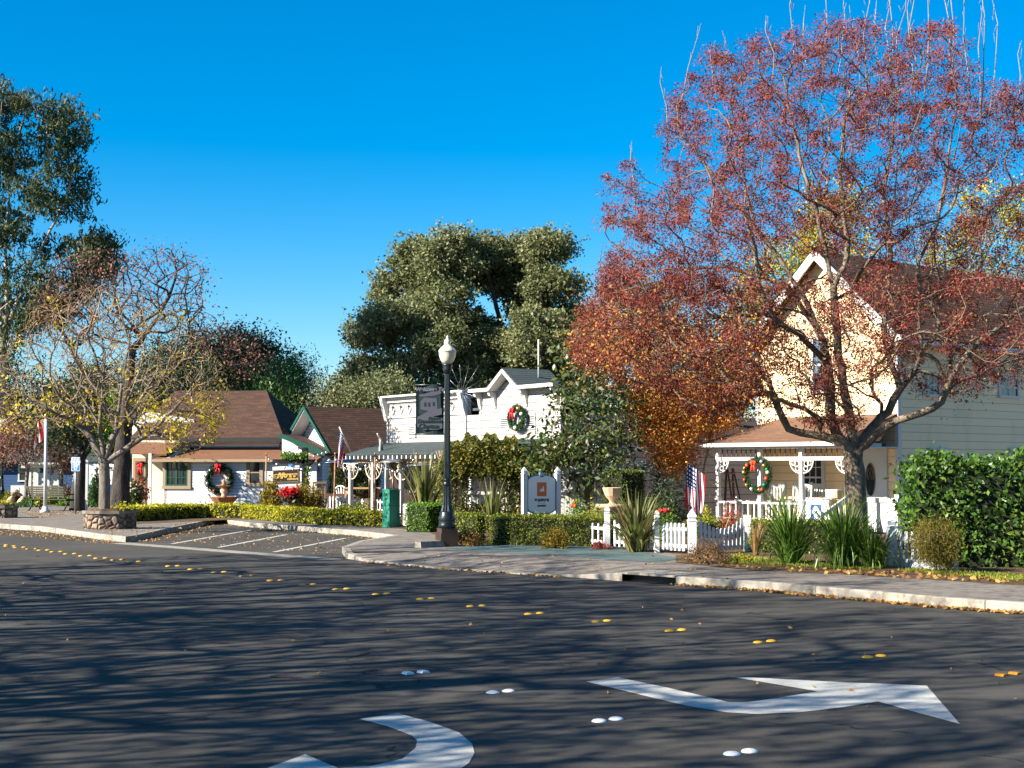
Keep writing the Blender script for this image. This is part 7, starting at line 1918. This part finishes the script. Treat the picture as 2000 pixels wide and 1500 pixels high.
for (c0, w_, zt_, zb_, n) in ((866, 18, 900, 1000, 1800), (908, 16, 915, 1010, 700), (1004, 30, 905, 1010, 2200), (1030, 12, 890, 960, 700), (940, 40, 985, 1012, 1200), (890, 30, 900, 935, 1800), (1000, 40, 890, 940, 2200)):
    pts.append(np.stack([vx(c0) + rng.normal(0, w_ * .55, n) * k, rng.normal(0, .35, n), rng.uniform(vz(zb_), vz(zt_), n)], 1))
quads_mesh('vine_foliage', leaf_quads(np.concatenate(pts), .085, .6), M['L_vine'], va, False)
m = MB()
for i in range(26): x = rnd.choice([vx(880), vx(905), vx(1000), vx(1015), vx(985)]) + rnd.uniform(-.3, .3); m.tube([(x, rnd.uniform(-.3, .3), 0), (x + rnd.uniform(-.2, .2), rnd.uniform(-.2, .2), vz(950)), (x + rnd.uniform(-.4, .4), rnd.uniform(-.3, .3), vz(880))], [.02, .015, .01], 4)
m.build('vine_stems', M['bark_twig'], va); MB().box(vx(880), vx(1030), .4, .9, vz(890), vz(866)).build('branches', M['core'], va)  # last box: dark block painting the shaded inside of the mound
for i, (px, py) in enumerate([(948, 968), (926, 985), (941, 925)]):
    pass
# grass and groundcover near the fences (uncountable)
pts = []
for (pl, n) in (([(1400, 1100), (1480, 1104), (1700, 1115), (1740, 1108), (1480, 1090)], 2500), ([(1750, 1116), (2000, 1138), (2000, 1125), (1780, 1112)], 1500), ([(880, 1062), (1180, 1068), (1180, 1060), (880, 1055)], 1200)):
    f_ = within(pl, ZP + .01)
    for _ in range(n): pts.append(f_())
c = np.array(pts); c[:, 2] += .03
o = quads_mesh('grass', leaf_quads(c, .07, .2, up=-1.0), M['L_hedge']); tag(o, kind='stuff')
# ------------------------------------------------------------------ camera, light
cam = bpy.data.cameras.new('camera'); co = bpy.data.objects.new('camera', cam); COL.objects.link(co)
co.location = (0, 0, H); co.rotation_euler = (PI / 2 + TILT, 0, 0)
cam.sensor_width = 36; cam.lens = FPX / 2000 * 36; cam.clip_end = 3000; cam.clip_start = .1
SC.camera = co
AZ, EL = math.radians(65), math.radians(29)            # direction the light travels (from +Y towards +X), elevation
d = Vector((math.sin(AZ) * math.cos(EL), math.cos(AZ) * math.cos(EL), -math.sin(EL)))
sun = bpy.data.lights.new('sun', 'SUN'); so = bpy.data.objects.new('sun', sun); COL.objects.link(so)
sun.energy = 5.0; sun.angle = math.radians(.42); sun.color = (1, .92, .80)
so.rotation_euler = d.to_track_quat('-Z', 'Y').to_euler()
w = bpy.data.worlds.new('World'); SC.world = w; w.use_nodes = True
nt = w.node_tree; nt.nodes.clear()
sky = nt.nodes.new('ShaderNodeTexSky'); sky.sky_type = 'NISHITA'; sky.sun_disc = False
sky.sun_elevation = EL; sky.sun_rotation = math.radians(180 + 65); sky.altitude = 300; sky.air_density = 1.0; sky.dust_density = .3; sky.ozone_density = 5.0
hs = nt.nodes.new('ShaderNodeHueSaturation'); hs.inputs['Saturation'].default_value = 1.45; hs.inputs['Hue'].default_value = .496
bg = nt.nodes.new('ShaderNodeBackground'); bg.inputs['Strength'].default_value = .06
wo = nt.nodes.new('ShaderNodeOutputWorld')
nt.links.new(sky.outputs[0], hs.inputs['Color']); nt.links.new(hs.outputs[0], bg.inputs[0]); nt.links.new(bg.outputs[0], wo.inputs[0])
SC.view_settings.view_transform = 'Standard'; SC.view_settings.look = 'None'; SC.view_settings.exposure = 1.67; SC.view_settings.gamma = 1
SC.cycles.max_bounces = 6; SC.cycles.transparent_max_bounces = 4; SC.cycles.use_denoising = True
